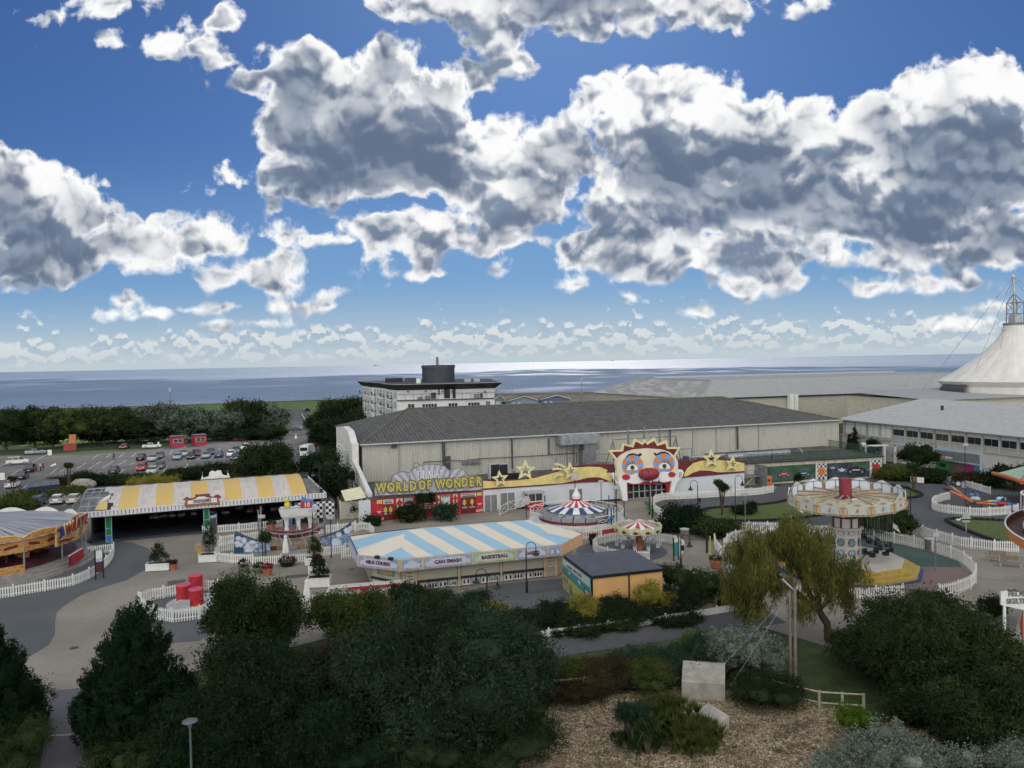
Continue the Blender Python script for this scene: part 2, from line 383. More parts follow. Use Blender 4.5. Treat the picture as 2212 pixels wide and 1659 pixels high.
# ------------------------------------------------------------------ foliage
def fol_mesh(name, blobs, n, size, seed, mats, spread=0.5, per=None, core=True, up=0.25, ck=0.66, mode='leaf', droop=0.0, shell=0.55, asp=0.55, ncl=None):
    rg = np.random.default_rng(seed); per = per or (110 if n > 30000 else 45 if n > 3000 else 22); B = np.array(blobs, float); area = (B[:,3]*B[:,4]+B[:,3]*B[:,5]+B[:,4]*B[:,5])
    nc = ncl or max(8, n // per); per = max(1, n // nc)
    bi = rg.choice(len(B), nc, p=area/area.sum())
    d = rg.normal(size=(nc,3)); d /= np.linalg.norm(d, axis=1)[:,None]; d[:,2] = np.where(rg.random(nc) < 0.65, np.abs(d[:,2]), d[:,2])
    rad = shell + (1.06-shell)*rg.random(nc)**0.5; c = B[bi,:3] + d*B[bi,3:6]*rad[:,None]
    ci = np.repeat(np.arange(nc), per); N = len(ci)
    sp = rg.normal(size=(N,3))*spread*(.45+.9*rg.random(nc))[ci][:,None]; 
    if mode == 'leaf' or mode == 'droop': ax = d[ci]*0.6 + rg.normal(size=(N,3))*0.7; ax[:,2] += up
    if mode == 'needle':
        t = rg.random(N); tip = d*0.45; tip[:,2] += 1.0; tip /= np.linalg.norm(tip, axis=1)[:,None]
        sp = tip[ci]*(t*spread*2.6)[:,None] + rg.normal(size=(N,3))*0.09; ax = tip[ci]*0.8 + rg.normal(size=(N,3))*0.75
    if mode == 'droop':
        t = rg.random(N)**0.7; sp = rg.normal(size=(N,3))*spread*0.35; sp[:,2] -= t*droop; ax = rg.normal(size=(N,3))*0.35; ax[:,2] -= 1.0
    if mode == 'blade':
        t = rg.random(N); an = rg.random(N)*2*PI; ax = np.stack([np.cos(an)*0.55, np.sin(an)*0.55, np.ones(N)*0.9], 1); sp = np.stack([np.cos(an),np.sin(an),np.zeros(N)],1)*spread*0.3
    p = c[ci] + sp; ax /= np.linalg.norm(ax, axis=1)[:,None]
    o = np.cross(ax, rg.normal(size=(N,3))); o /= np.linalg.norm(o, axis=1)[:,None]
    L = size*(0.6+0.8*rg.random(N))[:,None]; Wd = L*asp
    q = np.stack([p-ax*L*0.5, p+o*Wd*0.5, p+ax*L*0.5, p-o*Wd*0.5], 1).reshape(-1,3)
    nv = len(q); me = bpy.data.meshes.new(name); cv = []; cf = []
    if core:
        k = MB(); ck = ck*.78 if n > 30000 else ck
        for i, b in enumerate(blobs): k.ell(b[:3], (b[3]*ck, b[4]*ck, b[5]*ck), 12, 0, 0.15, i+seed)
        cv = k.v; cf = k.f
    V = np.concatenate([q, np.array(cv).reshape(-1,3)]) if cv else q
    loops = list(np.arange(nv)) ; starts = list(np.arange(0, nv, 4)); tot = [4]*(nv//4)
    s0 = nv
    for f in cf: starts.append(s0); tot.append(len(f)); s0 += len(f); loops += [nv+i for i in f]
    me.vertices.add(len(V)); me.vertices.foreach_set('co', V.astype(np.float32).ravel())
    me.loops.add(len(loops)); me.loops.foreach_set('vertex_index', np.array(loops, np.int32))
    me.polygons.add(len(starts)); me.polygons.foreach_set('loop_start', np.array(starts, np.int32)); me.polygons.foreach_set('loop_total', np.array(tot, np.int32))
    if not isinstance(mats, (list, tuple)): mats = [mats]
    for m in mats: me.materials.append(m)
    if len(mats) > 1:
        pi = np.zeros(len(starts), np.int32); pi[:nv//4] = (rg.random(nc) < 0.4)[ci].astype(int); me.polygons.foreach_set('material_index', pi)
    me.update(calc_edges=True); me.validate(); return me
def objm(name, me, parent=None, loc=None):
    o = bpy.data.objects.new(name, me); col.objects.link(o)
    if parent is not None: o.parent = parent
    if loc is not None: o.location = loc
    return o
def crown_blobs(w, h, zb, n, seed, depth=None, flat=1.0):
    rg = random.Random(seed); depth = depth or w; out = [(0,0,zb+h*0.45,w*0.28,depth*0.28,h*0.37)]
    for i in range(n):
        a = 2*PI*i/n + rg.uniform(-.4,.4); el = rg.uniform(-0.5,0.95); k = math.sqrt(max(0,1-el*el*0.8))
        r = rg.uniform(0.12,0.25)*(1.0 if i % 3 else .75)
        out.append((math.cos(a)*w*0.33*k, math.sin(a)*depth*0.33*k, zb+h*0.5+el*h*0.33, w*r, depth*r, h*r*flat))
    return out
def trunk_mb(h, r, seed, limbs=5, reach=2.0, lean=(0,0)):
    rg = random.Random(seed); m = MB(); pts = [(lean[0]*t*h+rg.uniform(-.06,.06)*h*0.3*(t>0), lean[1]*t*h, t*h) for t in (0,.25,.5,.75,1)]
    pts[0] = (0,0,-0.1); m.tube(pts, [r*1.3, r, r*0.8, r*0.6, r*0.35], 8)
    for i in range(limbs):
        t = rg.uniform(0.4,0.9); a = 2*PI*i/limbs+rg.uniform(-.5,.5); b = Vector((lean[0]*t*h, lean[1]*t*h, t*h)); e = b+Vector((math.cos(a)*reach, math.sin(a)*reach, rg.uniform(.3,.8)*reach))
        mid = (b+e)/2+Vector((0,0,-0.1*reach)); m.tube([b, mid, e], [r*0.45, r*0.32, r*0.12], 6)
    return m
def tree(name, label, loc, w, h, zb, leaves, n, size, seed, nb=9, mode='leaf', cat='tree', tr=0.18, group=None, blobs=None, depth=None, spread=0.5, trunk=True, core=True, **kw):
    r = thing(name, label, cat, loc, 0, group)
    bl = blobs or crown_blobs(w, h-zb, zb, nb, seed, depth)
    objm('crown', fol_mesh('crown', bl, n, size, seed, leaves, spread, mode=mode, core=core, **kw), r)
    if trunk: trunk_mb(zb+(h-zb)*0.6, tr, seed, 6, w*0.22).build('trunk', BARK, r)
    return r
def bush(name, label, loc, w, h, leaves, n, size, seed, cat='bush', depth=None, group=None, nb=6, spread=0.2, mode='leaf', rz=0.0, stems=True, **kw):
    r = thing(name, label, cat, loc, rz, group); depth = depth or w; rg = random.Random(seed)
    bl = [(0,0,h*0.42,w*0.36,depth*0.36,h*0.42)]
    for i in range(nb):
        a = 2*PI*i/nb+rg.uniform(-.3,.3); k = rg.uniform(.2,.3); bl.append((math.cos(a)*w*.3, math.sin(a)*depth*.3, h*rg.uniform(.35,.68), w*k, depth*k, h*rg.uniform(.25,.34)))
    objm('foliage', fol_mesh('foliage', bl, n, size, seed, leaves, spread, mode=mode, **kw), r)
    if stems:
        m = MB()
        for i in range(4): m.tube([(rg.uniform(-.1,.1)*w, rg.uniform(-.1,.1)*w, -0.05), (rg.uniform(-.25,.25)*w, rg.uniform(-.25,.25)*w, h*0.55)], [0.05,0.02], 5)
        m.build('stem', BARK, r)
    return r
# ------------------------------------------------------------------ fences
FENCEW = mat('white_fence_paint', (0.66, 0.66, 0.63), 0.6, 0.08, 3, dirt=0.18)
def fence(label, pts, h=1.1, gap=0.21, wd=0.11, name='picket_fence', posts=2.4, m=None, sm=0, closed=False, rails=(0.28, 0.82), tight=False, cat='fence', group='white picket fences'):
    m = m or FENCEW; P3 = [Vector((p[0], p[1], p[2] if len(p) > 2 else 0)) for p in pts]
    if sm: P3 = smooth_path(P3, sm, closed)
    if closed: P3.append(P3[0].copy())
    o = P3[0].copy(); r = thing(name, label, cat, o, 0, group); P3 = [p - o for p in P3]
    seg = [(P3[i+1]-P3[i]).length for i in range(len(P3)-1)]; tot = sum(seg)
    def at(s):
        i = 0
        while i < len(seg)-1 and s > seg[i]: s -= seg[i]; i += 1
        d = (P3[i+1]-P3[i]).normalized(); return P3[i] + d*min(s, seg[i]), d
    pk = MB(); k = max(2, int(tot/gap))
    for i in range(k+1):
        p, d = at(tot*i/k); n = Vector((-d.y, d.x, 0)); a = d*wd/2; b = n*0.012; hh = h*(1 if tight else 1+0.02*math.sin(i*12.9))
        z0 = Vector((0,0,0.06)); z1 = Vector((0,0,hh-0.06)); z2 = Vector((0,0,hh))
        vs = []
        for sgn in (-1, 1): vs += [p-a+b*sgn+z0, p+a+b*sgn+z0, p+a+b*sgn+z1, p+b*sgn+z2, p-a+b*sgn+z1]
        pk.add(vs, [(0,1,2,3,4),(9,8,7,6,5),(0,5,6,1),(1,6,7,2),(2,7,8,3),(3,8,9,4),(4,9,5,0)])
    pk.build('pickets', m, r)
    for rz in rails:
        rb = MB(); off = [p + Vector((0,0,rz*h)) for p in P3]; 
        for i in range(len(off)-1):
            d = (off[i+1]-off[i]); c = (off[i+1]+off[i])/2; nn = Vector((-d.y,d.x,0)).normalized()*0.035
            rb.cbox(c+nn, (d.length+0.02, 0.04, 0.07), math.atan2(d.y,d.x))
        rb.build('rail', m, r)
    if posts:
        kp = max(1, round(tot/posts)); pm = MB().box(-.05,-.05,0,.05,.05,h+.06); pm.add([(-.06,-.06,h+.06),(.06,-.06,h+.06),(.06,.06,h+.06),(-.06,.06,h+.06),(0,0,h+.12)], [(0,1,4),(1,2,4),(2,3,4),(3,0,4)])
        me = None
        for i in range(kp + (0 if closed else 1)):
            p, d = at(tot*i/kp); p = p + Vector((-d.y, d.x, 0))*0.09
            if me is None: q = pm.build('post', m, r, p, math.atan2(d.y,d.x)); me = q.data
            else:
                q = objm('post', me, r, p); q.rotation_euler.z = math.atan2(d.y,d.x)
    return r
def DP(pts, z=0.0): return [P(u, v, z) for u, v in pts]
# ================================================================== SETTING
def sheet(name, pts, z, m, kind='structure', thick=None, label=None):
    me = MB(); a = 0; poly = [(p[0], p[1]) for p in pts]; n = len(poly)
    a = sum(poly[i][0]*poly[(i+1)%n][1]-poly[(i+1)%n][0]*poly[i][1] for i in range(n))
    if a < 0: poly = poly[::-1]
    me.add([(p[0],p[1],z) for p in poly], [tuple(range(n))])
    return tag(me.build(name, m), label, None, None, kind)
def _grass(T, co, X):
    n = T.noise(co, 0.05, 5, 0.65).outputs[0]; n2 = T.noise(co, 1.2, 6, 0.7).outputs[0]; n3 = T.noise(co, 14, 3, 0.7).outputs[0]
    c = T.mix(T.ss(n2, 0.3, 0.7), (0.045, 0.075, 0.015), (0.085, 0.12, 0.025))
    c = T.mix(T.m('MULTIPLY', T.ss(n, 0.4, 0.7), 0.5), c, (0.10, 0.10, 0.04))
    return (T.mix(T.m('MULTIPLY', T.ss(n3,.4,.7), .3), c, (0.03,0.05,0.012)), 0.95, tbump(T, n3, 0.6, 0.05))
GRASS = special('grass', _grass)
ISLG = GRASS
GRASS = special('dark_grass', lambda T, co, X: (T.mix(T.ss(T.noise(co, 1.1, 6, 0.7).outputs[0], 0.3, 0.7), (0.026,0.042,0.014), (0.052,0.072,0.022)), 0.95, None))
GRASS2 = special('bright_lawn_grass', lambda T, co, X: (T.mix(T.ss(T.noise(co, 0.3, 6, 0.7).outputs[0], 0.3, 0.7), (0.05, 0.085, 0.018), (0.10, 0.15, 0.028)), 0.95, None))
def _tar(base, lo, hi, patch):
    def fn(T, co, X):
        n = T.noise(co, 0.12, 5, 0.6).outputs[0]; n2 = T.noise(co, 2.2, 6, 0.7).outputs[0]; n3 = T.noise(co, 40, 2, 0.7).outputs[0]
        c = T.mix(T.ss(n, 0.35, 0.65), lo, hi)
        c = T.mix(T.m('MULTIPLY', T.ss(n2, 0.35, 0.7), 0.45), c, patch)
        c = T.mix(T.m('MULTIPLY', T.ss(n3, 0.5, 0.75), 0.35), c, base)
        return (c, 0.85, tbump(T, n3, 0.35, 0.01))
    return fn
ASPH = special('asphalt', _tar((0.16,0.16,0.16), (0.062,0.062,0.066), (0.10,0.098,0.097), (0.075,0.073,0.072)))
TRACK = special('track_asphalt', _tar((0.11,0.11,0.115), (0.055,0.056,0.062), (0.078,0.078,0.083), (0.065,0.065,0.068)))
PAVE = special('tan_resin_paving', _tar((0.28,0.25,0.21), (0.175,0.157,0.13), (0.25,0.222,0.185), (0.15,0.136,0.115)))
PAVEB = special('blue_grey_rubber_paving', _tar((0.14,0.15,0.15), (0.064,0.073,0.079), (0.088,0.096,0.10), (0.092,0.09,0.092)))
ROADP = special('purple_grey_paving', _tar((0.16,0.15,0.16), (0.085,0.08,0.09), (0.12,0.11,0.125), (0.10,0.095,0.10)))
REDP = special('red_rubber_paving', _tar((0.22,0.15,0.13), (0.15,0.105,0.09), (0.19,0.14,0.12), (0.14,0.11,0.10)))
GRNP = special('green_rubber_paving', _tar((0.08,0.12,0.105), (0.04,0.068,0.062), (0.06,0.10,0.085), (0.055,0.085,0.078)))
def _gravel(T, co, X):
    v = T.n('ShaderNodeTexVoronoi', {'Vector': co, 'Scale': 11.0}); n = T.noise(co, 0.5, 5, 0.65).outputs[0]
    g = T.n('ShaderNodeSeparateColor', {0: v.outputs['Color']}).outputs[0]
    c = T.ramp(g, [(0,(0.085,0.06,0.035)),(0.45,(0.21,0.155,0.095)),(0.8,(0.32,0.245,0.155)),(1,(0.52,0.45,0.34))])
    c = T.mix(T.ss(n, 0.5, 0.72), c, (0.06, 0.045, 0.03))
    return (c, 0.95, tbump(T, v.outputs['Distance'], 0.9, 0.08))
GRAV = special('gravel', _gravel)
LAND = [(-1500,-80),(1500,-80),(1500,560),(400,520),(120,497),(0,486),(-60,484),(-130,470),(-200,440),(-330,410),(-700,390),(-1500,330)]
sheet('ground', LAND, -0.03, GRASS)
def _beach():
    b = MB(); pts = LAND[2:]; n = len(pts)
    ins = [(x*1.0, y+30) for x, y in pts]
    vs = [(x,y-1.0,-0.02) for x,y in pts] + [(x,y+26,-3.6) for x,y in pts]
    b.add(vs, [(i,i+1,n+i+1,n+i) for i in range(n-1)])
    tag(b.build('beach', mat('beach_sand', (0.30,0.24,0.17), 0.9, 0.25, 0.4)), kind='structure')
_beach()
def _sea():
    m = bpy.data.materials.new('sea_water'); m.use_nodes = True; T = NT(m.node_tree)
    co = T.n('ShaderNodeTexCoord').outputs['Object']; y = T.n('ShaderNodeSeparateXYZ', {0: co}).outputs[1]
    w1 = T.noise(T.v('MULTIPLY', co, (0.10, 0.30, 1)), 1.0, 5, 0.65, two=True).outputs[0]
    big = T.noise(T.v('MULTIPLY', co, (0.00035, 0.0022, 1)), 1.0, 4, 0.6, two=True).outputs[0]
    far = T.ss(y, 450.0, 2500.0)
    rough = T.m('ADD', T.m('ADD', T.m('MULTIPLY', T.ss(big, 0.35, 0.65), 0.06), 0.40), T.m('MULTIPLY', far, 0.10))
    bp = T.n('ShaderNodeBump', {'Height': w1, 'Strength': 0.5, 'Distance': 1.2})
    cc = T.mix(T.ss(big, 0.4, 0.62), (0.10, 0.155, 0.24), (0.14, 0.195, 0.275))
    cc = T.mix(T.m('MULTIPLY', T.ss(T.noise(T.v('MULTIPLY', co, (0.02, 0.11, 1)), 1.0, 5, 0.7, two=True).outputs[0], 0.42, 0.6), 0.5), cc, (0.20, 0.25, 0.35))
    b = T.n('ShaderNodeBsdfPrincipled', {'Base Color': cc, 'Roughness': rough, 'IOR': 1.333, 'Specular IOR Level': 0.5, 'Normal': bp.outputs[0]})
    T.n('ShaderNodeOutputMaterial', {0: b.outputs[0]}); return m
SEA = _sea()
sheet('sea', [(-30000,320),(30000,320),(30000,30000),(-30000,30000)], -3.0, SEA)
# unseen cloud sheet added to shade the park and near sea; gaps cut in it let sun reach the far sea, the lawn and part of the car park
def _shade_cloud():
    H, c = 3500.0, 30.0; off = Vector((sd.x, sd.y)) * (H / sd.z); nx, ny = 116, 86; rg = random.Random(4); z = {}
    rg2 = np.random.default_rng(3).random((116, 86))
    def keep(i, j):
        if not (0 <= i < nx and 0 <= j < ny): return False
        x, y = -1740 + (i+.5)*c, -140 + (j+.5)*c
        if -330 < x < -52 and 140 < y < 330: return False
        if y > 500 and rg2[i % 116, j % 86] < (.30 if y < 1300 else .55): return False
        if y > 1900 + 330*math.sin(x*.004+1) + 120*math.sin(x*.013): return False
        return True
    V = {}; vs = []; fs = []
    def vid(i, j, k):
        if (i, j, k) not in V:
            V[(i, j, k)] = len(vs); h = 60*math.sin(i*.5)*math.cos(j*.43) + 50*math.sin(i*.17+j*.21); vs.append((-1740+i*c+off.x, -140+j*c+off.y, H + h*.3 + (0 if k == 0 else 45)))
        return V[(i, j, k)]
    for i in range(nx):
        for j in range(ny):
            if not keep(i, j): continue
            a, b, c_, d = (i,j),(i+1,j),(i+1,j+1),(i,j+1)
            fs.append([vid(*p, 0) for p in (d, c_, b, a)]); fs.append([vid(*p, 1) for p in (a, b, c_, d)])
            for p, q, (di, dj) in ((a,b,(0,-1)),(b,c_,(1,0)),(c_,d,(0,1)),(d,a,(-1,0))):
                if not keep(i+di, j+dj): fs.append([vid(*p,0), vid(*q,0), vid(*q,1), vid(*p,1)])
    m = bpy.data.materials.new('shade_cloud_vapour'); m.use_nodes = True; T = NT(m.node_tree)
    g = T.n('ShaderNodeMixShader', {0: 0.6, 1: T.n('ShaderNodeBsdfDiffuse', {0: (.8,.8,.8)}).outputs[0], 2: T.n('ShaderNodeBsdfTranslucent', {0: (.75,.76,.78)}).outputs[0]}); T.n('ShaderNodeOutputMaterial', {0: g.outputs[0]})
    k = MB(); k.add(vs, fs); tag(k.build('cloud', m), kind='structure')
_shade_cloud()
# park surfaces
paving = [(235,1700),(195,1560),(300,1480),(700,1380),(950,1400),(1130,1390),(1560,1330),(1800,1400),(1900,1420),(2260,1470),(2500,1250),(2300,1180),(2212,1130),(1960,1100),(1700,1060),(1620,1030),(1500,1050),(1030,1085),(790,1100),(740,1060),(705,1040),(690,1060),(600,1090),(190,1120),(-60,1120),(-500,1200),(-500,1440),(-40,1448),(22,1440),(92,1500),(100,1700)]
sheet('paving', DP(paving), 0.0, PAVE)
blue = [(-500,1180),(0,1160),(190,1172),(240,1166),(286,1172),(320,1184),(332,1200),(317,1229),(274,1253),(224,1268),(179,1284),(139,1308),(123,1323),(119,1345),(119,1370),(106,1393),(60,1421),(22,1432),(-40,1444),(-500,1440)]
sheet('rubber_paving', DP(blue, .006), 0.006, PAVEB)
sheet('teacup_paving', DP([(300,1312),(290,1325),(240,1345),(255,1372),(330,1392),(430,1385),(500,1340),(500,1270),(440,1268),(350,1285)], .006), 0.006, PAVEB)
sheet('path', DP([(80,1700),(102,1560),(108,1492),(198,1484),(205,1560),(240,1700)], .006), 0.006, ROADP)
tag(MB().tube(DP([(104,1590),(150,1587),(185,1578)], .01), 0.06, 4).build('kerb', CONC), kind='structure')
sheet('stall_forecourt', DP([(905,1300),(1075,1262),(1200,1250),(1330,1240),(1420,1290),(1290,1355),(1130,1392),(960,1420)], .006), 0.006, PAVEB)
sheet('road', DP([(900,1440),(1130,1384),(1376,1353),(1588,1321),(1640,1308),(1700,1345),(1560,1366),(1250,1412),(1130,1430),(950,1480)], .010), 0.010, TRACK)
for i, (u, v, rx, ry) in enumerate(((1345,1195,98,34),)):
    c = P(u, v); sheet('rubber_circle', [(c.x+5.0*math.cos(a*PI/12), c.y+1+5.0*math.sin(a*PI/12)) for a in range(24)], 0.008, PAVEB)
pool = [(1600,1230),(1640,1180),(1760,1160),(1888,1166),(1952,1177),(2021,1195),(2071,1213),(2078,1226),(1980,1226),(1900,1230),(1800,1250)]
sheet('ride_rubber', DP(pool, .008), 0.008, GRNP)  # green-blue rubber floor of the ride enclosure, no water
sheet('red_paving', DP([(1900,1228),(1980,1225),(2079,1225),(2098,1236),(2104,1253),(2090,1270),(2060,1284),(1952,1288),(1800,1285),(1700,1280),(1650,1250),(1800,1245)], .012), 0.012, REDP)
sheet('kart_track', DP([(1412,1100),(1416,1088),(1440,1078),(1512,1072),(1631,1064),(1671,1058),(1690,1046),(1905,1031),(2060,1040),(2212,1065),(2400,1085),(2400,1140),(2260,1180),(2142,1190),(2075,1180),(2021,1166),(1963,1148),(1850,1146),(1673,1146),(1538,1144),(1450,1125)], .010), 0.010, TRACK)
def island(name, pts):
    pp = smooth_path(DP(pts), 5, True); sheet('grass_island', pp, 0.03, ISLG)
    pp = [Vector((p.x, p.y, 0.16)) for p in pp] + [Vector((pp[0].x, pp[0].y, 0.16))]
    L = [0]
    for i in range(len(pp)-1): L.append(L[-1] + (pp[i+1]-pp[i]).length)
    m = MB(); k = int(L[-1]/0.62)
    for i in range(k):
        s = L[-1]*i/k; j = max(q for q in range(len(L)-1) if L[q] <= s); t = (s-L[j])/max(1e-6, L[j+1]-L[j]); p = pp[j].lerp(pp[j+1], t)
        m.lathe([(0.14,-.1),(0.29,-.12),(0.31,0),(0.29,.12),(0.14,.1)], 8, (p.x, p.y), mi=0)
    for q in range(len(m.v)): x, y, z = m.v[q]; m.v[q] = (x, y, z+0.17)
    return tag(m.build('tyre_wall', RUBBER), name, 'tyre wall', 'low black tyre walls edging the kart track')
island('low wall of black tyres round the grass island in front of the clown face', [(1512,1112),(1530,1100),(1600,1095),(1673,1088),(1720,1079),(1790,1086),(1830,1100),(1780,1113),(1673,1125),(1560,1126)])
island('low wall of black tyres round the small grass island behind the swing ride', [(1870,1056),(1930,1050),(1970,1059),(1990,1072),(1940,1079),(1880,1080)])
island('low wall of black tyres round the triangular lawn by the helter skelter', [(2045,1126),(2100,1123),(2200,1130),(2260,1150),(2200,1170),(2172,1174),(2120,1160)])
sheet('shingle', DP([(1040,1720),(1140,1600),(1190,1520),(1250,1490),(1480,1482),(1640,1500),(1800,1525),(1900,1560),(2400,1640),(2400,1760)], .006), 0.006, GRAV)
# car park and sea road
cp = [(-400,1090),(-200,960),(0,985),(180,982),(330,972),(420,958),(560,945),(600,938),(640,928),(625,905),(612,887),(640,883),(655,885),(674,900),(672,930),(700,965),(720,1010),(560,1015),(470,1030),(330,1045),(290,1060),(190,1095),(120,1120),(-400,1150)]
sheet('car_park', DP(cp, .0), 0.004, ASPH)
sheet('sea_road', DP([(612,905),(618,888),(640,885),(656,885),(676,900),(674,930),(690,960),(620,965),(590,945),(630,935),(655,925),(648,915)], .008), 0.008, ASPH)
sheet('seafront_lawn', [(-400,300),(-150,320),(-75,330),(-70,380),(-66,464),(-130,450),(-330,395),(-400,395)], -0.015, GRASS2)
sheet('lawn', [(-260,212),(-150,214),(-105,222),(-100,235),(-120,290),(-300,260)], -0.012, special('sunlit_lawn_grass', lambda T, co, X: (T.mix(T.ss(T.noise(co, 0.3, 6, 0.7).outputs[0], 0.3, 0.7), (0.09, 0.16, 0.02), (0.18, 0.26, 0.035)), 0.95, None)))  # sunlight put into the colour: a lighter copy of the lawn grass
sheet('promenade', [(-62,330),(140,330),(170,480),(60,486),(-60,482)], -0.012, mat('promenade_gravel', (0.16,0.135,0.105), .9, .25, .1))
# parking bay lines painted on the car park
LINE = mat('road_marking', (0.55,0.55,0.52), 0.7, 0.25, 3, dirt=0.5)
def painted(name, segs, w=0.11, m=LINE, z=0.02, dash=None):
    mb = MB()
    for (u0,v0,u1,v1) in segs:
        a, b = P(u0,v0), P(u1,v1); d = (b-a).normalized(); n = Vector((-d.y,d.x,0))*w/2; L = (b-a).length
        parts = [(0,L)] if not dash else [(s, min(L,s+dash)) for s in np.arange(0,L,dash*1.8)]
        for s0, s1 in parts:
            q = [a+d*s0-n, a+d*s1-n, a+d*s1+n, a+d*s0+n]; mb.add([(p.x,p.y,z) for p in q], [(0,1,2,3)])
    return tag(mb.build(name, m), kind='structure')
z0 = Zm(0,1650,4.424); z1_ = Zm(500,1650,4.424)
S = [z0(*a)+z0(*b) for a, b in (((80,1055),(360,870)),((0,825),(110,770)),((560,760),(820,615)),((370,1225),(470,1160)),((60,1240),(105,1215)),((880,955),(1005,852)),((1035,930),(1270,785)),((1340,865),(1500,765)),((1525,885),(1740,748)),((1780,850),(1970,735)),((2060,800),(2200,720)),((1280,1053),(1400,968)),((1505,1043),(1650,938)),((1695,1080),(1870,935)),((1615,690),(1720,620)),((1850,672),(1935,610)),((2075,663),(2160,605)),((790,1530),(880,1475)),((1105,1510),(1190,1462)),((2080,950),(2160,880)))]
S += [z1_(*a)+z1_(*b) for a, b in (((55,795),(160,740)),((30,1030),(170,880)),((300,1010),(335,965)),((545,1015),(705,818)),((930,968),(1065,778)),((740,610),(800,553)),((590,715),(675,675)),((1010,725),(1045,690)),((1245,708),(1300,660)),((1465,695),(1520,640)),((1370,825),(1410,765)),((1725,785),(1750,745)),((1600,535),(1625,505)),((1695,680),(1730,640)),((80,655),(160,593)),((0,950),(330,920)),((440,900),(700,880)),((340,1000),(600,985)))]
painted('parking_bay_lines', S)
painted('dashed_bay_lines', [z1_(*a)+z1_(*b) for a, b in (((680,980),(812,812)),((1045,960),(1160,790)),((1480,840),(1510,770)))], dash=0.5)
painted('faded_bay_lines', [z0(*a)+z0(*b) for a, b in (((1240,780),(2212,720)),((1100,880),(1900,850)),((600,970),(1900,920)),((0,905),(250,905)))], w=0.07)
ar = MB(); a, b = P(*z0(890,830)), P(*z0(965,775)); d = (b-a).normalized(); n = Vector((-d.y,d.x,0))
ar.add([(q.x,q.y,.022) for q in (a-n*.15, a+d*2.2-n*.15, a+d*2.2-n*.6, b+d*.6, a+d*2.2+n*.6, a+d*2.2+n*.15, a+n*.15)], [tuple(range(7))])
tag(ar.build('arrow_marking', LINE), kind='structure')
ar = MB(); a, b = P(640,946), P(638,938); 
ar.add([(q.x,q.y,.022) for q in (P(637.5,938), P(640.5,938), P(640.5,943), P(643,943), P(639,949), P(635,943), P(637.5,943))], [tuple(range(7))])
tag(ar.build('road_arrow_marking', LINE), kind='structure')
painted('road_edge_line', [(652,893,662,915),(662,915,672,935)], w=0.25)

# drain covers, seams and worn repair patches in the surfaces
PT = mat('repair_patch', (0.07,0.07,0.07), .9, .15, 2); IRON = mat('cast_iron', (0.05,0.05,0.05), .6, .2)
rg = random.Random(12)
for i,(u,v) in enumerate(((420,1240),(600,1255),(300,1225),(160,1400),(1010,1290),(620,1300),(1350,1120),(760,1230),(1490,1165),(560,1160),(2090,1300),(1030,1105))):
    c = P(u,v); tag(MB().lathe([(.32,.0),(.32,.018),(0,.018)], 14).build('drain_cover', IRON, None, (c.x,c.y,.008)), kind='structure')
for i,(u,v,a,b) in enumerate(((640,1245,2.2,1.2),(380,1262,1.6,3.0),(1180,1275,3.5,1.0),(260,1010,5,2),(420,1000,3,6),(1700,1070,4,1.2),(850,1260,1.5,1.5),(1290,1372,3,1.4))):
    c = P(u,v); m = MB(); th = .3+rg.uniform(-.2,.2); cs, sn = math.cos(th), math.sin(th); m.add([(x*cs-y*sn, x*sn+y*cs, 0) for x,y in ((-a/2,-b/2),(a/2,-b/2),(a/2,b/2),(-a/2,b/2))], [(0,1,2,3)]); tag(m.build('surface_patch', PT, None, (c.x,c.y,.016)), kind='structure')
SEAM = mat('seam_dark', (0.06,0.055,0.05), .9, .2)
painted('paving_seams', [(250,1215,760,1150),(330,1262,770,1200),(480,1290,905,1240),(560,1340,560,1160),(700,1300,720,1160),(1330,1160,1420,1100),(2112,1250,2212,1256),(2120,1290,2212,1300),(1000,1130,1330,1110)], w=.04, m=SEAM, z=.013)
# ================================================================== BUILDINGS
def _corr(base, base2, period, amp=0.35, ax=0, dirt=(0.10,0.10,0.08), dk=0.45, vs=0.25, rough=0.8):
    def fn(T, co, X):
        s = T.m('SINE', T.m('MULTIPLY', X[ax], 2*PI/period)); n = T.noise(T.v('MULTIPLY', co, (1,1,vs)), 0.8, 7, 0.72).outputs[0]; n2 = T.noise(co, 2.6, 6, 0.75).outputs[0]
        c = T.mix(T.ss(n2, .3, .7), base, base2)
        c = T.mix(T.m('MULTIPLY', T.ss(n, 0.46, 0.70), dk), c, dirt)
        c = T.mix(T.m('MULTIPLY', T.ss(s, -.2, -1), amp), c, dirt)  # grooves between the ribs take the same darker tone
        return (c, rough, tbump(T, s, 0.5, period*0.2))
    return fn
CORRW = special('corrugated_cream_cladding', _corr((0.39,0.38,0.33), (0.46,0.45,0.405), 0.45, 0.10, dk=.26))
SLATE = special('corrugated_dark_roof', _corr((0.05,0.05,0.05), (0.15,0.145,0.13), 0.62, 0.55, 0, (0.03,0.03,0.03), 0.85, 1.0))
GROOF = special('grey_sheet_roof', _corr((0.27,0.28,0.28), (0.36,0.365,0.36), 1.1, 0.25, 0, (0.17,0.17,0.16), 0.35, 1.0, 0.6))
GROOF2 = special('grey_sheet_roof_light', _corr((0.36,0.36,0.36), (0.45,0.45,0.44), 0.9, 0.2, 1, (0.2,0.2,0.2), 0.35, 1.0, 0.6))
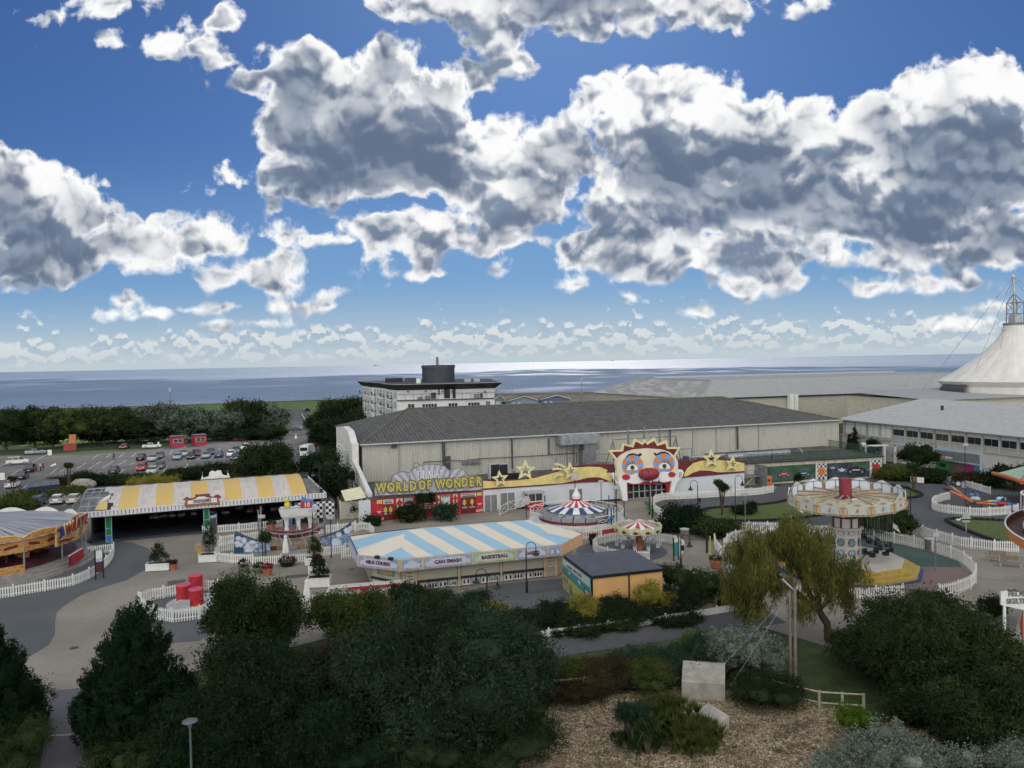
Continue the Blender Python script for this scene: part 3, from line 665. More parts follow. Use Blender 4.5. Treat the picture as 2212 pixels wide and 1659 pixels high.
PATCH = special('patched_sheet_roof', lambda T, co, X: (T.mix(T.ss(T.n('ShaderNodeSeparateColor', {0: T.n('ShaderNodeTexVoronoi', {'Vector': T.v('MULTIPLY', co, (0.35,0.12,0.3)), 'Scale': 2.0}).outputs['Color']}).outputs[0], 0.3, 0.9), (0.24,0.24,0.235), (0.34,0.34,0.33)), 0.7, None))
CLAD = special('white_clapboard', lambda T, co, X: (T.mix(T.ss(T.m('FRACT', T.m('MULTIPLY', X[2], 4.5)), 0.86, 0.98), T.mix(T.ss(T.noise(co, 0.7, 5, .7).outputs[0], .45, .7), (0.55,0.575,0.61), (0.50,0.52,0.55)), (0.30,0.31,0.34)), 0.6, None))
RENDER_ = mat('white_render', (0.58,0.57,0.54), 0.85, 0.07, 0.6, dirt=0.22)
STONE = special('weathered_block_wall', lambda T, co, X: (T.mix(T.ss(T.noise(T.v('MULTIPLY', co, (.3,.3,1)), 1.3, 6, .7).outputs[0], .4, .7), (0.35,0.325,0.27), (0.42,0.40,0.34)), 0.9, None))
MOSS = special('mossy_flat_roof', lambda T, co, X: (T.mix(T.ss(T.noise(co, 0.5, 6, .7).outputs[0], .4, .62), (0.085,0.088,0.08), (0.045,0.055,0.032)), 0.9, None))
def hip(mb, L, W, ze, zr, h0, h1, ov=0.4, mi=0):      # hipped roof over 0..L x 0..W, hips h0 / h1 long
    vs = [(-ov,-ov,ze),(L+ov,-ov,ze),(L+ov,W+ov,ze),(-ov,W+ov,ze),(h0,W/2,zr),(L-h1,W/2,zr)]
    return mb.add(vs, [(0,1,5,4),(1,2,5),(2,3,4,5),(3,0,4)], mi)
# ---- big hall behind the arcade
HW = Wall(P(784,1032,3.4), P(1812,907,8.6)); HW.L = (P(1812,907,8.6)-P(784,1032,3.4)).xy.length
L = HW.L
hall = thing('amusement_hall', 'long cream corrugated hall with dark hipped roof behind the clown face', 'hall', HW.A, HW.rz)
MB().box(0,0,0,L,40,8.55).build('wall', CORRW, hall)
rf = hip(MB(), L, 40, 8.62, 12.7, 11, 13).build('roof', SLATE, hall)
rt = MB().tube([(-.3,-.4,8.7),(11,20,12.78),(L-13,20,12.78),(L+.3,-.4,8.7)], 0.16, 5).build('ridge_cap', mat('lichened_ridge', (0.13,0.125,0.085), .9, .3), rf)
MB().tube([(-.4,-.5,8.55),(L+.4,-.5,8.55)], 0.16, 6).build('gutter', LTGREY, hall)
for u in (618,1497): x = HW.sh(Zm(1350,1700,2.765)(u,400))[0]; MB().tube([(x,-.1,3),(x,-.1,8.5)], .07, 6).build('drainpipe', LTGREY, hall)
for u in (1072,): x = HW.sh(Zm(1800,1700,2.765)(u,200))[0]; MB().tube([(x,-.1,3),(x,-.1,8.5)], .07, 6).build('drainpipe', LTGREY, hall)
for u in (1322,1575,2038): x = HW.sh(Zm(2250,1650,2.765)(u,200))[0]; MB().tube([(x,-.1,3.8),(x,-.1,8.5)], .07, 6).build('drainpipe', LTGREY, hall)
z3 = Zm(1350,1700,2.765); z4 = Zm(1800,1700,2.765); z5 = Zm(2250,1650,2.765)
for zf, u, v0, v1, r in ((z3,1098,110,400,.26),(z3,1840,70,400,.14),(z4,995,70,250,.12),(z5,1068,120,300,.12),(z5,1800,85,330,.18)):
    x, h0 = HW.sh(zf(u,v1)); h1 = HW.sh(zf(u,v0))[1]; MB().tube([(x,-.3,max(3,h0)),(x,-.3,h1)], r, 6).build('downpipe', DKGREY, hall)
pts = [HW.sh(z3(*q), -.15) for q in ((880,355),(880,328),(1095,318),(1300,312),(1500,292),(1830,275),(2212,255))] + [HW.sh(z4(*q), -.15) for q in ((1000,250),(1300,232),(1300,340))]
MB().tube([(x,-.2,h) for x,h in pts], .06, 5).build('conduit', DKGREY, hall)
for (u,v,w_,h_) in ((555,155,34,26),(1140,285,36,24),(1140,352,36,24),(1140,388,36,24)):
    x,h = HW.sh(z3(u,v)); s_ = .022*1.1; MB().box(x-w_*s_/2,-.35,h-h_*s_/2,x+w_*s_/2,-.02,h+h_*s_/2).build('vent_box', DKGREY, hall)
for (u,v) in ((1320,328),(1380,324),(1420,324),(1465,322)):
    x,h = HW.sh(z3(u,v)); MB().box(x-.42,-.5,h-.3,x+.42,-.02,h+.3).build('vent_box', GREY, hall)
# white end wall with stepped parapet
m = MB(); m.prism([(-3.0,-.4),(-.5,-.4),(-.5,0.1),(-3.0,0.1)], 0, 8.9)
sw = thing('hall_end_wall', 'tall white rendered end wall with stepped parapet at the hall corner', 'wall', HW.A, HW.rz)
prof = [(0,0),(24,0),(24,9.6),(12,10.6),(5,10.4),(2.5,9.6),(1,8.9),(-.4,8.8),(-.4,0)]
b = MB(); n_ = len(prof); b.add([(-.6,y,z) for y,z in prof]+[(-1.6,y,z) for y,z in prof], [tuple(range(n_)), tuple(range(2*n_-1,n_-1,-1))]+[(i,(i+1)%n_,n_+(i+1)%n_,n_+i) for i in range(n_)])
b.build('wall', RENDER_, sw)
b = MB(); n_ = 4; pr = [(-16.5,0),(-16.5,3.6),(-.4,6.2),(-.4,0)]
b.add([(-.9,y,z) for y,z in pr]+[(-1.5,y,z) for y,z in pr], [(0,1,2,3),(7,6,5,4),(0,4,5,1),(1,5,6,2),(2,6,7,3),(3,7,4,0)]).build('wing_wall', RENDER_, sw)
MB().tube([(-1.6,3,7.6),(-2.6,3,7.6),(-2.8,3,8.3),(-3.3,3,8.5),(-3.6,3,8.2)], .07, 6).build('bracket_lamp', WHITE, sw)
for y,z in ((1.5,5.2),(4,3.9)): MB().box(-1.75,y-.2,z-.15,-1.58,y+.2,z+.15).build('vent_box', DKGREY, sw)
# gantries and ducts on the flat roof
AW = Wall(P(801,1127), P(1608,1058)); AL = AW.L
gx0, gh = AW.sh(z5(452,225), 1.6); gx1 = AW.sh(z5(1140,195), 1.6)[0]
g = thing('sign_gantry', 'grey steel support frame standing on the roof behind the clown face', 'frame', AW.at(0,1.6), AW.rz)
gm = MB(); gm.tube([(gx0,0,3.2),(gx0,0,gh),(gx1,0,gh),(gx1,0,3.2)], .09, 5)
for u,v in ((617,90),(790,70),(960,75)):
    x,h = AW.sh(z5(u,v), 1.6); gm.tube([(x,0,3.2),(x,0,h)], .16, 5); gm.tube([(x,0,h-2.5),(x+1.6,1.2,3.2)], .08, 5)
for x in (gx0,gx1): gm.tube([(x,0,gh-.2),(x-1.2,1.5,3.2)], .08, 5); gm.tube([(x,0,gh-.2),(x+1.2,0,3.2)], .07, 5)
gm.build('frame', GREY, g)
gm = MB(); xa = AW.sh(z5(285,385),1.6)[0]; xb = AW.sh(z5(1308,335),1.6)[0]; h2 = AW.sh(z5(285,385),1.6)[1]
gm.tube([(xa,0,3.2),(xa,0,h2),(gx0,0,h2)], .07, 5); gm.tube([(gx1,0,h2),(xb,0,h2),(xb,0,3.2)], .07, 5); gm.tube([(gx1,0,h2-1),(xb,0,3.2)], .05, 5); gm.build('side_rail', GREY, g)
d_ = thing('extractor_duct', 'large square grey metal duct dropping down the hall wall', 'duct', HW.A, HW.rz)
(x0,h0),(x1,h1) = HW.sh(z4(1110,70),-1.5), HW.sh(z4(1530,25),-1.5)
m = MB(); m.box(x0,-2.2,h1-1.5,x1,-.1,h1+.1); 
for k in range(1,5): xx = x0+(x1-x0)*k/5; m.box(xx-.05,-2.26,h1-1.56,xx+.05,-.1,h1+.16)
m.build('duct', GALV, d_); m = MB(); m.box(x1-2.7,-2.0,h1-2.6,x1-.1,-.15,h1-1.5); m.box(x1-3.0,-2.0,3.4,x1-.6,-.2,h1-2.6); m.build('plenum', GREY, d_)
for xx in (x0+1.2,x0+2.4): MB().tube([(xx,-1.9,h1-1.5),(xx,-1.9,3.4)], .07, 5).build('leg', DKGREY, d_)
# ---- arcade: flat-roofed range with the clown face, the wave band and the stars
arc = thing('arcade_building', 'low white clapboard arcade with yellow wave fascia and clown face entrance', 'building', AW.A, AW.rz)
ws = AW.sh(z3(1523,700))[0]          # where the show front ends
cx0 = AW.sh(Zm(2400,1700,5.531)(378,1300))[0]; cx1 = AW.sh(Zm(2400,1700,5.531)(1355,1300))[0]
MB().box(ws+.02,0,0,cx0,.3,3.1).box(cx1,0,0,AL,.3,3.1).build('wall', CLAD, arc)
MB().box(0,.31,0,AL,14.5,3.0).build('core_wall', CREAMW, arc)
MB().box(-.2,.1,3.02,AL,14.6,3.14).build('roof', MOSS, arc)
MB().box(ws,-.03,0,cx0-.6,-.005,.28).build('plinth', BLACK, arc)
for poly_, m_ in (((z3,[(1545,695),(1677,685),(1677,855),(1545,865)]),GREY), ((z3,[(1718,672),(1868,665),(1868,848),(1718,855)]),GREY), ((z4,[(1218,632),(1360,622),(1360,752),(1218,760)]),GREY)):
    q = AW.poly(poly_[0], poly_[1]); xs = [p[0] for p in q]; zs = [p[1] for p in q]
    dd = MB().box(min(xs),-.05,0.02,max(xs),.0,max(zs)).build('door', m_, arc)
    MB().box((min(xs)+max(xs))/2-.04,-.08,0.03,(min(xs)+max(xs))/2+.04,-.05,max(zs)).box(min(xs)-.12,-.1,0.02,min(xs),0,max(zs)+.1).box(max(xs),-.1,0.02,max(xs)+.12,0,max(zs)+.1).build('frame', WHITE, dd)
# wave band
def wave(lst, d0, d1, m_, nm): return MB().plate([AW.sh(zf(*q), d0) for zf, q in lst], d0, d1).build(nm, m_, arc)
t4 = [(z4,q) for q in ((280,515),(420,525),(640,520),(780,502),(900,480),(1050,438),(1150,410),(1300,372),(1400,360),(1550,355),(1745,360))]
lo4 = [(z4,q) for q in ((1745,535),(1690,541),(1330,556),(1180,567),(930,590),(280,633))]
wave(t4+lo4, -.12, .3, DRED, 'wave_band')
wave([(z4,q) for q in ((280,535),(450,540),(650,530),(860,500),(1000,462),(1150,420),(1300,393),(1430,380),(1560,385),(1640,420),(1700,470),(1680,545),(1620,520),(1560,500),(1500,494),(1430,500),(1300,530),(1150,560),(930,575),(280,618))], -.18, -.11, YEL, 'yellow_wave')
wave([(z5,q) for q in ((1160,445),(1310,460),(1400,430),(1530,422),(1700,435),(1885,458),(1885,582),(1100,650))], -.12, .3, DRED, 'wave_band')
wave([(z5,q) for q in ((1222,625),(1235,585),(1260,540),(1330,480),(1430,450),(1600,445),(1740,460),(1883,480),(1883,565),(1760,575),(1600,580),(1500,562),(1400,560),(1320,585),(1255,625))], -.18, -.11, YEL, 'yellow_wave')
# spare clapboard above the wall on the right
q = [AW.sh(z5(*p)) for p in ((1100,650),(1885,582),(1885,600))]
MB().plate([q[0],(AL,q[1][1]),(AL,2.9),(cx1,2.9)], 0.05, .28).build('upper_wall', CLAD, arc)
BULB = mat('bulb_studded_yellow', (0.62,0.56,0.30), 0.6, 0.35, 14)
def star(zf, c, R, r, rot, off=-.75):
    out = []; 
    for i in range(10):
        a = rot + PI/2 + i*PI/5; k = R if i % 2 == 0 else r; out.append((c[0]+k*math.cos(a), c[1]-k*math.sin(a)))
    inn = [(c[0]+(x-c[0])*.50, c[1]+(y-c[1])*.50) for x, y in out]
    mb = MB(); O = [AW.sh(zf(*p), off) for p in out]; I = [AW.sh(zf(*p), off) for p in inn]
    vs = [(x,off,z) for x,z in O]+[(x,off,z) for x,z in I]+[(x,off+.3,z) for x,z in O]+[(x,off+.3,z) for x,z in I]
    fs = []
    for i in range(10):
        j = (i+1)%10; fs += [(i,j,10+j,10+i),(20+i,30+i,30+j,20+j),(i,20+i,20+j,j),(10+i,10+j,30+j,30+i)]
    mb.add(vs, fs); cxy = AW.sh(zf(*c), off); mb.tube([(cxy[0],off+.1,cxy[1]-.8),(cxy[0]+.2,.1,max(3.1,cxy[1]-1.5))], .05, 5)
    return mb.build('star', BULB, arc)
star(z4,(470,515),95,42,0.12); star(z4,(745,420),118,52,-.02); star(z4,(1238,430),98,44,0.1)
star(z5,(1528,435),108,46,.02); star(z5,(1757,490),88,38,-.12)
for pts in (((1070,352),(1130,362),(1180,390)),((1042,410),(1090,402),(1140,412)),((1055,508),(1090,475),(1150,468))):
    mb = MB(); q = [AW.sh(z4(*p),-.7) for p in smooth_path([(a,b,0) for a,b in pts],3) for p in ((p.x,p.y),)]
    for i in range(len(q)-1):
        (xa,za),(xb,zb) = q[i],q[i+1]; mb.add([(xa,-.7,za-.14),(xb,-.7,zb-.14),(xb,-.7,zb+.14),(xa,-.7,za+.14),(xa,-.4,za-.14),(xb,-.4,zb-.14),(xb,-.4,zb+.14),(xa,-.4,za+.14)],[(0,1,2,3),(7,6,5,4),(0,4,5,1),(3,2,6,7),(0,3,7,4),(1,5,6,2)])
    mb.build('comet_tail', BULB, arc)
# clown face
zc = Zm(2400,1700,5.531)
face = thing('tmp','','x'); bpy.data.objects.remove(face)
def cp_(pts, d0, d1, m_, nm, par=arc, sm=0):
    if sm: pts = [(p.x,p.y) for p in smooth_path([(a,b,0) for a,b in pts], sm, True)]
    return MB().plate([AW.sh(zc(*p), d0) for p in pts], d0, d1).build(nm, m_, par)
hair = cp_([(-28,404),(270,390),(285,250),(495,305),(552,150),(718,240),(775,160),(822,245),(985,125),(1050,265),(1255,190),(1285,335),(1550,335),(1440,540),(1400,700),(300,750),(160,660)], -.35, -.05, BULB, 'hair_border')
cp_([(55,440),(300,430),(325,295),(520,345),(575,210),(725,290),(775,230),(825,285),(975,200),(1040,315),(1220,255),(1245,375),(1480,375),(1405,500),(1350,700),(300,700),(180,600)], -.40, -.34, DRED, 'hair', hair)
FACEC = mat('clown_face_cream', (0.62,0.58,0.44), 0.6, 0.06, .8, dirt=0.15)
FACEW = mat('clown_face_white', (0.70,0.70,0.70), 0.55, 0.05, .8, dirt=0.12)
fc = cp_([(160,700),(180,610),(260,520),(400,440),(560,390),(850,365),(1150,390),(1300,440),(1430,540),(1480,620),(1495,700),(1492,850),(1485,1000),(1500,1060),(1450,1150),(1425,1250),(1400,1350),(1322,1352),(1340,1200),(1355,1070),(1200,1105),(1080,1085),(960,1080),(880,1110),(850,1080),(750,1085),(640,1130),(520,1140),(375,1105),(380,1200),(392,1490),(370,1508),(310,1508),(290,1480),(268,1350),(240,1230),(190,1110),(165,950)], -.95, -.05, FACEC, 'clown_face')
cp_([(232,1040),(285,960),(380,920),(480,945),(580,905),(660,900),(870,960),(1090,895),(1180,868),(1300,880),(1440,905),(1487,980),(1500,1060),(1450,1150),(1425,1250),(1402,1350),(1320,1353),(1338,1200),(1355,1066),(1200,1101),(1080,1081),(960,1076),(880,1106),(850,1076),(750,1081),(640,1126),(520,1136),(372,1101),(378,1200),(394,1490),(372,1510),(308,1510),(288,1480),(266,1350),(238,1230),(195,1110)], -1.04, -.94, FACEW, 'muzzle', fc)
def eye(cx, cy, rx, ry, ex, ey, flip):
    m = MB(); k = 12; a0 = 0.2
    for i in range(k):
        pts = [(ex,ey)] + [(cx+rx*math.cos(a0+2*PI*(i+j/4)/k), cy+ry*math.sin(a0+2*PI*(i+j/4)/k)) for j in range(5)]
        m.plate([AW.sh(zc(*p), -1.0) for p in pts], -1.0, -.94, i % 2)
    e = m.build('eye_patch', [ORANGE, mat('eye_blue',(0.17,0.30,0.60),.6,.08)], fc)
    up = [(ex+125*math.cos(PI+PI*i/16), ey+50+125*math.sin(PI+PI*i/16)) for i in range(17)]
    cp_(up+[(ex+60,ey+62),(ex,ey+55),(ex-60,ey+62)], -1.06, -.99, FACEW, 'eyeball', e)
    cp_(oval(ex, ey, 46, 52, 16), -1.10, -1.05, GREEN, 'iris', e); cp_(oval(ex, ey, 22, 26, 12), -1.13, -1.09, BLACK, 'pupil', e)
    lm = MB()
    for i in range(7):
        a = PI*(1.06+0.088*i) if flip else PI*(1.94-0.088*i); b = a+0.10; r2 = 185+10*(i%2)
        pts = [(ex+124*math.cos(a), ey+50+124*math.sin(a)), (ex+124*math.cos(b), ey+50+124*math.sin(b)), (ex+r2*math.cos(a-.02), ey+40+r2*math.sin(a-.02))]
        lm.plate([AW.sh(zc(*p), -1.07) for p in pts], -1.07, -1.0)
    lm.build('eyelashes', BLACK, e)
eye(506,735,234,232,500,780,True); eye(1188,690,232,222,1198,748,False)
for pts in (((345,585),(385,520),(440,480),(520,466),(600,490),(660,515),(690,520),(705,495),(690,465),(655,470),(660,495),(680,490),(690,505),(660,540),(600,520),(520,500),(440,515)), ((1342,525),(1290,470),(1220,436),(1130,432),(1070,460),(1020,495),(985,500),(965,480),(985,452),(1015,460),(1008,482),(990,476),(985,490),(1010,528),(1060,500),(1130,470),(1230,470))):
    cp_(pts, -1.02, -.94, BLACK, 'eyebrow', fc)
for cx_,cy_,rx_,ry_ in ((365,990,87,63),(1362,935,80,60)): cp_(oval(cx_,cy_,rx_,ry_,20), -1.12, -1.03, RED, 'cheek', fc)
(nx,nz),(nx2,_a),(_b,nz2) = AW.sh(zc(870,930),-1.3), AW.sh(zc(1095,930),-1.3), AW.sh(zc(870,787),-1.3)
MB().ell((nx,-1.1,nz),(nx2-nx,.9,nz2-nz),24).build('nose', mat('nose_red',(0.24,0.02,0.03),.6,.1), fc)
for pts in (((60,930),(95,900),(140,900),(190,915),(235,965),(240,1060),(230,1150),(180,1150),(140,1110),(100,1040)), ((1488,850),(1540,822),(1590,840),(1615,880),(1600,950),(1560,1010),(1505,1080),(1480,1000))):
    e = cp_(pts, -.8, -.3, FACEW, 'ear', fc, 2); cxm = sum(p[0] for p in pts)/len(pts); cym = sum(p[1] for p in pts)/len(pts)
    cp_([(cxm+(x-cxm)*.5, cym+(y-cym)*.55) for x,y in pts], -.84, -.79, mat('ear_shade',(0.36,0.36,0.37),.8,.1), 'ear_hollow', e)
cp_([(378,1135),(640,1125),(760,1085),(850,1082),(900,1112),(960,1082),(1060,1088),(1200,1108),(1350,1075),(1350,1120),(1200,1135),(380,1160)], -.7, -.2, RED, 'upper_lip', fc)
for pts in (((1225,1100),(1350,1075),(1330,1345),(1262,1352)),((380,1135),(408,1135),(408,1480),(392,1495))): cp_(pts, -.6, -.1, RED, 'mouth_side', fc)
# glazed doors in the mouth
(dx0,_),(dx1,_) = AW.sh(zc(400,1480)), AW.sh(zc(1262,1400)); dh = AW.sh(zc(700,1130))[1]
gl = MB().box(dx0,.12,0.02,dx1,.18,3.0).build('glass_doors', GLASS, arc)
fm = MB(); k = 7
for i in range(k+1): x = dx0+(dx1-dx0)*i/k; fm.box(x-.07,.0,.02,x+.07,.12,3.0)
for z_ in (.02,1.05,2.3): fm.box(dx0,.02,z_,dx1,.11,z_+.12)
fm.build('frame', LTGREY, gl)
# ---- show front "World of Wonder"
so = [AW.sh(z3(*p), -.35) for p in ((350,697),(350,610),(380,572),(430,547),(478,540),(525,541),(528,500),(560,462),(610,442),(670,436),(728,452),(742,425),(780,395),(830,373),(930,354),(1030,359),(1110,380),(1163,432),(1200,405),(1260,394),(1320,420),(1357,482),(1400,470),(1460,480),(1517,512),(1520,632))]
def _rays(T, co, X):
    a = T.m('ARCTAN2', T.m('SUBTRACT', X[2], 1.2), T.m('SUBTRACT', X[0], ws*0.5)); s = T.m('SINE', T.m('MULTIPLY', a, 44.0))
    return (T.mix(T.ss(s, -.25, .25), (0.27,0.27,0.31), (0.42,0.42,0.47)), .7, None)
sg = MB().plate(so, -.35, -.12).build('scalloped_sign', special('silver_sunray_sign', _rays), arc)
b = MB(); b.tube([(x,-.3,z+.03) for x,z in so[1:-1]], .09, 5); b.build('sign_edge', GREY, sg)
for zz in (((533,500),(530,540)),((730,455),(735,500)),((1163,432),(1163,500)),((1357,482),(1357,520))):
    q = [AW.sh(z3(*p),-.4) for p in zz]; MB().tube([(q[0][0],-.37,q[0][1]),(q[1][0],-.37,q[1][1]-.6)], .05, 4).build('scallop_joint', GREY, sg)
LET = mat('sign_letter_yellow', (0.44,0.41,0.09), .55, .1); LETB = mat('sign_letter_edge', (0.16,0.12,0.04), .6, .1)
def word(w_, zf, u0, v0, u1, v1, px, m1, m2, par, W_=AW, off=-.5, bold=.06, wd=.74):
    (xa,ha),(xb,hb) = W_.sh(zf(u0,v0),off), W_.sh(zf(u1,v1),off)
    n = len(w_); k = (xb-xa)/max(1,n-1) if n > 1 else 0; hs = px
    for i, ch in enumerate(w_):
        if ch == ' ': continue
        t = i/max(1,n-1); x = xa+(xb-xa)*t; h = ha+(hb-ha)*t
        txt(ch, hs, m1, par, (x,off-.04,h), bold=bold*.4, ex=.03, wid=wd)
        if m2: txt(ch, hs*1.12, m2, par, (x,off,h), bold=bold*1.2, ex=.03, wid=wd, name='letter_edge')
for ch, u_ in zip('WORLDOFWONDER', (417,523,606,682,764,862,938,1062,1157,1245,1325,1400,1480)):
    word(ch, z3, u_, 617-(u_-417)*.068, u_+1, 617-(u_-417)*.068, px=1.75, m1=LET, m2=LETB, par=sg, bold=.12)
word('SIR BILLY', z3, 820,455,1065,442, px=.85, m1=mat('bright_white_letter',(.8,.8,.82),.5,.02), m2=None, par=sg, off=-.42, bold=.02, wd=.62)
word('PRESENTS', z3, 850,498,1040,486, px=.62, m1=mat('bright_white_letter',(1,1,1)), m2=None, par=sg, off=-.42, bold=.03, wd=.72)
hx = ws
rw = MB().box(0.05,-.12,0.02,ws-.02,.0,2.95).build('red_front_wall', RED, arc)
MB().box(-1.55,-.05,0.02,0.02,.25,2.9).build('side_panel', CLAD, arc)
def fpan(pts, m_, nm, off=-.16, th=.05, par=rw):
    q = AW.poly(z3, pts, off); xs = sorted(p[0] for p in q); zs = sorted(p[1] for p in q); return (xs[0],max(.05,zs[0]),xs[-1],min(2.85,zs[-1])), MB().box(xs[0],off,max(.05,zs[0]),xs[-1],off+th,min(2.85,zs[-1])).build(nm, m_, par)
for a_ in (((582,705),(653,915)),((785,690),(857,900)),((987,672),(1056,880)),((1200,657),(1250,862))):
    (xa,za,xb,zb), o_ = fpan(a_, CREAM, 'diamond_panel'); mb = MB(); cxx = (xa+xb)/2; w_ = (xb-xa)/2
    for k in range(2):
        cz = za+(zb-za)*(.25+.5*k); hh = (zb-za)*.25; mb.plate([(cxx-w_,cz),(cxx,cz-hh),(cxx+w_,cz),(cxx,cz+hh)], -.19, -.15)
    mb.build('diamonds', RED, o_)
for a_, m_ in ((((665,700),(773,870)),mat('poster_teal',(0.24,0.34,0.32),.6,.1)),(((870,682),(975,870)),DRED),(((1067,668),(1170,865)),mat('poster_white',(0.5,0.55,0.52),.6,.1))):
    (xa,za,xb,zb), o_ = fpan(a_, m_, 'poster'); H = zb-za; Wd = xb-xa
    if 'teal' in m_.name: MB().plate([(xa+.05,za),(xb-.05,za),(xb-.05,za+H*.7),(xb-Wd*.25,za+H*.72),(xb-Wd*.3,za+H*.8),(xa+Wd*.3,za+H*.8),(xa+Wd*.25,za+H*.72),(xa+.05,za+H*.7)], -.19,-.15).build('poster_design', DRED, o_)
    if 'white' in m_.name:
        mb = MB()
        for i in range(5): x = xa+Wd*(.1+.2*i); mb.plate([(x-.09,zb-.02),(x+.09,zb-.02),(x+.04+(2-i)*.04,zb-.45)], -.19,-.15)
        mb.build('poster_design', BLACK, o_)
    mb = MB()
    for i in range(3): mb.box(xa+Wd*.15,-.2,za+H*(.25+.13*i),xb-Wd*.15,-.17,za+H*(.25+.13*i)+.07)
    mb.build('poster_lines', WHITE if m_ != MATS['poster_white'] else GREY, o_)
for a_, nm in ((((437,715),(550,780)),'door_sign'),(((1283,648),(1450,703)),'door_sign')):
    (xa,za,xb,zb), o_ = fpan(a_, mat('sign_pale_green',(0.45,0.52,0.45),.6,.1), nm); MB().box(xa+.2,-.19,(za+zb)/2+.06,xb-.2,-.16,(za+zb)/2+.14).box(xa+.2,-.19,(za+zb)/2-.2,xb-.2,-.16,(za+zb)/2-.06).build('sign_lines', DKGREY, o_)
for a_ in (((368,722),(427,782)),((1458,640),(1512,692))): fpan(a_, mat('small_gold_sign',(0.55,0.40,0.14),.6,.3,8), 'small_sign')
for a_ in (((437,800),(492,965)),((494,795),(550,965)),((1285,715),(1362,890)),((1367,708),(1448,883))):
    (xa,za,xb,zb), o_ = fpan(a_, DRED, 'door'); c_ = ((xa+xb)/2); z_ = za+(zb-za)*.68
    MB().plate([(c_,z_-.6),(c_+.12,z_-.25),(c_+.3,z_-.2),(c_+.18,z_),(c_+.3,z_+.25),(c_+.12,z_+.2),(c_,z_+.55),(c_-.12,z_+.2),(c_-.3,z_+.25),(c_-.18,z_),(c_-.3,z_-.2),(c_-.12,z_-.25)], -.19,-.15).build('door_ornament', mat('ornament_yellow',(0.5,0.4,0.08),.6,.1), o_)
    MB().box(xa+.12,-.19,za+.75,xb-.12,-.16,za+.92).build('push_plate', LTGREY, o_)
for a_ in (((362,845),(430,965)),((1458,760),(1520,875))):
    (xa,za,xb,zb), o_ = fpan(a_, mat('bright_red_panel',(0.46,0.02,0.04),.5,.1), 'show_panel'); txt('ALIVE!', .42, WHITE, o_, ((xa+xb)/2,-.2,.3), bold=.01, shear=.2)
    MB().box(xa+.1,-.19,1.25,xb-.1,-.16,1.33).box(xa+.2,-.19,1.1,xb-.2,-.16,1.16).build('panel_lines', WHITE, o_)
MB().box(0.05,-.2,2.88,ws-.02,-.1,3.02).build('red_cornice', RED, rw)
# rooftop plant on the arcade
for i,(u,v,w_,h_) in enumerate(((1650,388,70,115),(1742,378,66,112),(1818,402,66,60),(1892,395,60,60))):
    x,h = AW.sh(z3(u,v+h_/2),4.5); k = .026; t = thing('air_conditioner', ('tall white air conditioning unit, leftmost on the arcade roof','tall white air conditioning unit beside the biggest star','low white air conditioning unit behind the big star','low white air conditioning unit right of its twin')[i], 'air conditioner', AW.at(x,4.5,3.14), AW.rz, 'air conditioning units on the arcade roof')
    MB().box(-w_*k/2,-.4,0,w_*k/2,.4,h_*k).build('casing', LTGREY, t); MB().box(-w_*k*.36,-.43,.15,w_*k*.36,-.39,h_*k-.12).build('grille', BLACK, t)
t = thing('rooftop_pipes', 'fat silver ventilation pipe lying along the roof right of the clown face', 'pipe', AW.A, AW.rz)
q0, q1 = AW.sh(z5(1690,385),9), AW.sh(z5(2212,365),9); m = MB(); m.tube([(q0[0],9,4.0),(q1[0]+3,9,4.0)], .62, 10)
for k in range(6): x = q0[0]+2+k*2.6; m.tube([(x,9,4.0),(x+.25,9,4.0)], .7, 10)
m.build('pipe', GALV, t); m = MB()
for k in range(5): m.box(q0[0]+1+k*3,8.7,3.1,q0[0]+1.3+k*3,9.3,3.6)
m.build('bracket', DKGREY, t)
rg = random.Random(5)
t = thing('rooftop_ducts', 'jumble of grey ducts and cases on the roof by the hall wall', 'duct', AW.A, AW.rz)
for k in range(16):
    x = AL-20+k*2.0; MB().cbox((x,11.5+rg.uniform(-1,1.4),3.5+rg.uniform(0,.3)),(rg.uniform(.8,2),rg.uniform(.7,1.3),rg.uniform(.6,1.3)),rg.uniform(-.3,.3)).build('duct_case', rg.choice([GREY,GALV,LTGREY,DKGREY]), t)
m = MB(); 
for k in range(5): m.tube([(AL-14+k*4,12.8,3.8),(AL-11+k*4,12.4,3.9)], .28, 7)
m.build('pipe', GALV, t)
# ---- kart pit building with painted race murals
KA, KB = P(1609,1049), P(1905,1031); KW = Wall(KA, KB); KL = KW.L
kart = thing('kart_pit_building', 'low cream kart pit building with vintage race murals and green rooftop fence', 'building', KW.A, KW.rz)
MB().box(0,0,0,KL,16,3.55).box(KL,0.4,0,KL+.4,14,3.0).build('wall', CREAMW, kart); MB().box(-.1,-.25,3.55,KL+.2,16,3.75).build('roof', MOSS, kart)
MB().tube([(0,-.3,3.62),(KL+.2,-.3,3.62)], .09, 6).build('gutter', BLACK, kart)
zk = Zm(2850,1650,2.765)
for u in (235,360,490,600,720,840,955,1070,1185,1295,1410,1525):
    x = KW.sh(zk(u,470))[0]; MB().tube([(x,-.35,3.55),(x,-.75,3.35),(x,-.7,3.0),(x,-.55,2.9)], .045, 4).build('bracket_lamp', GREY, kart)
KG = mat('mural_green', (0.035,0.085,0.05), .7, .4, .6); KGD = mat('mural_dark', (0.03,0.045,0.06), .7, .4, .5)
def kp(pts, m_, nm, d0=-.08, d1=.0, par=kart): return MB().plate([KW.sh(zk(*p), d0) for p in pts], d0, d1).build(nm, m_, par)
mu1 = kp([(450,520),(1008,487),(1008,650),(560,690),(450,700)], KG, 'mural'); mu2 = kp([(1128,483),(1600,457),(1600,625),(1128,660)], KGD, 'mural')
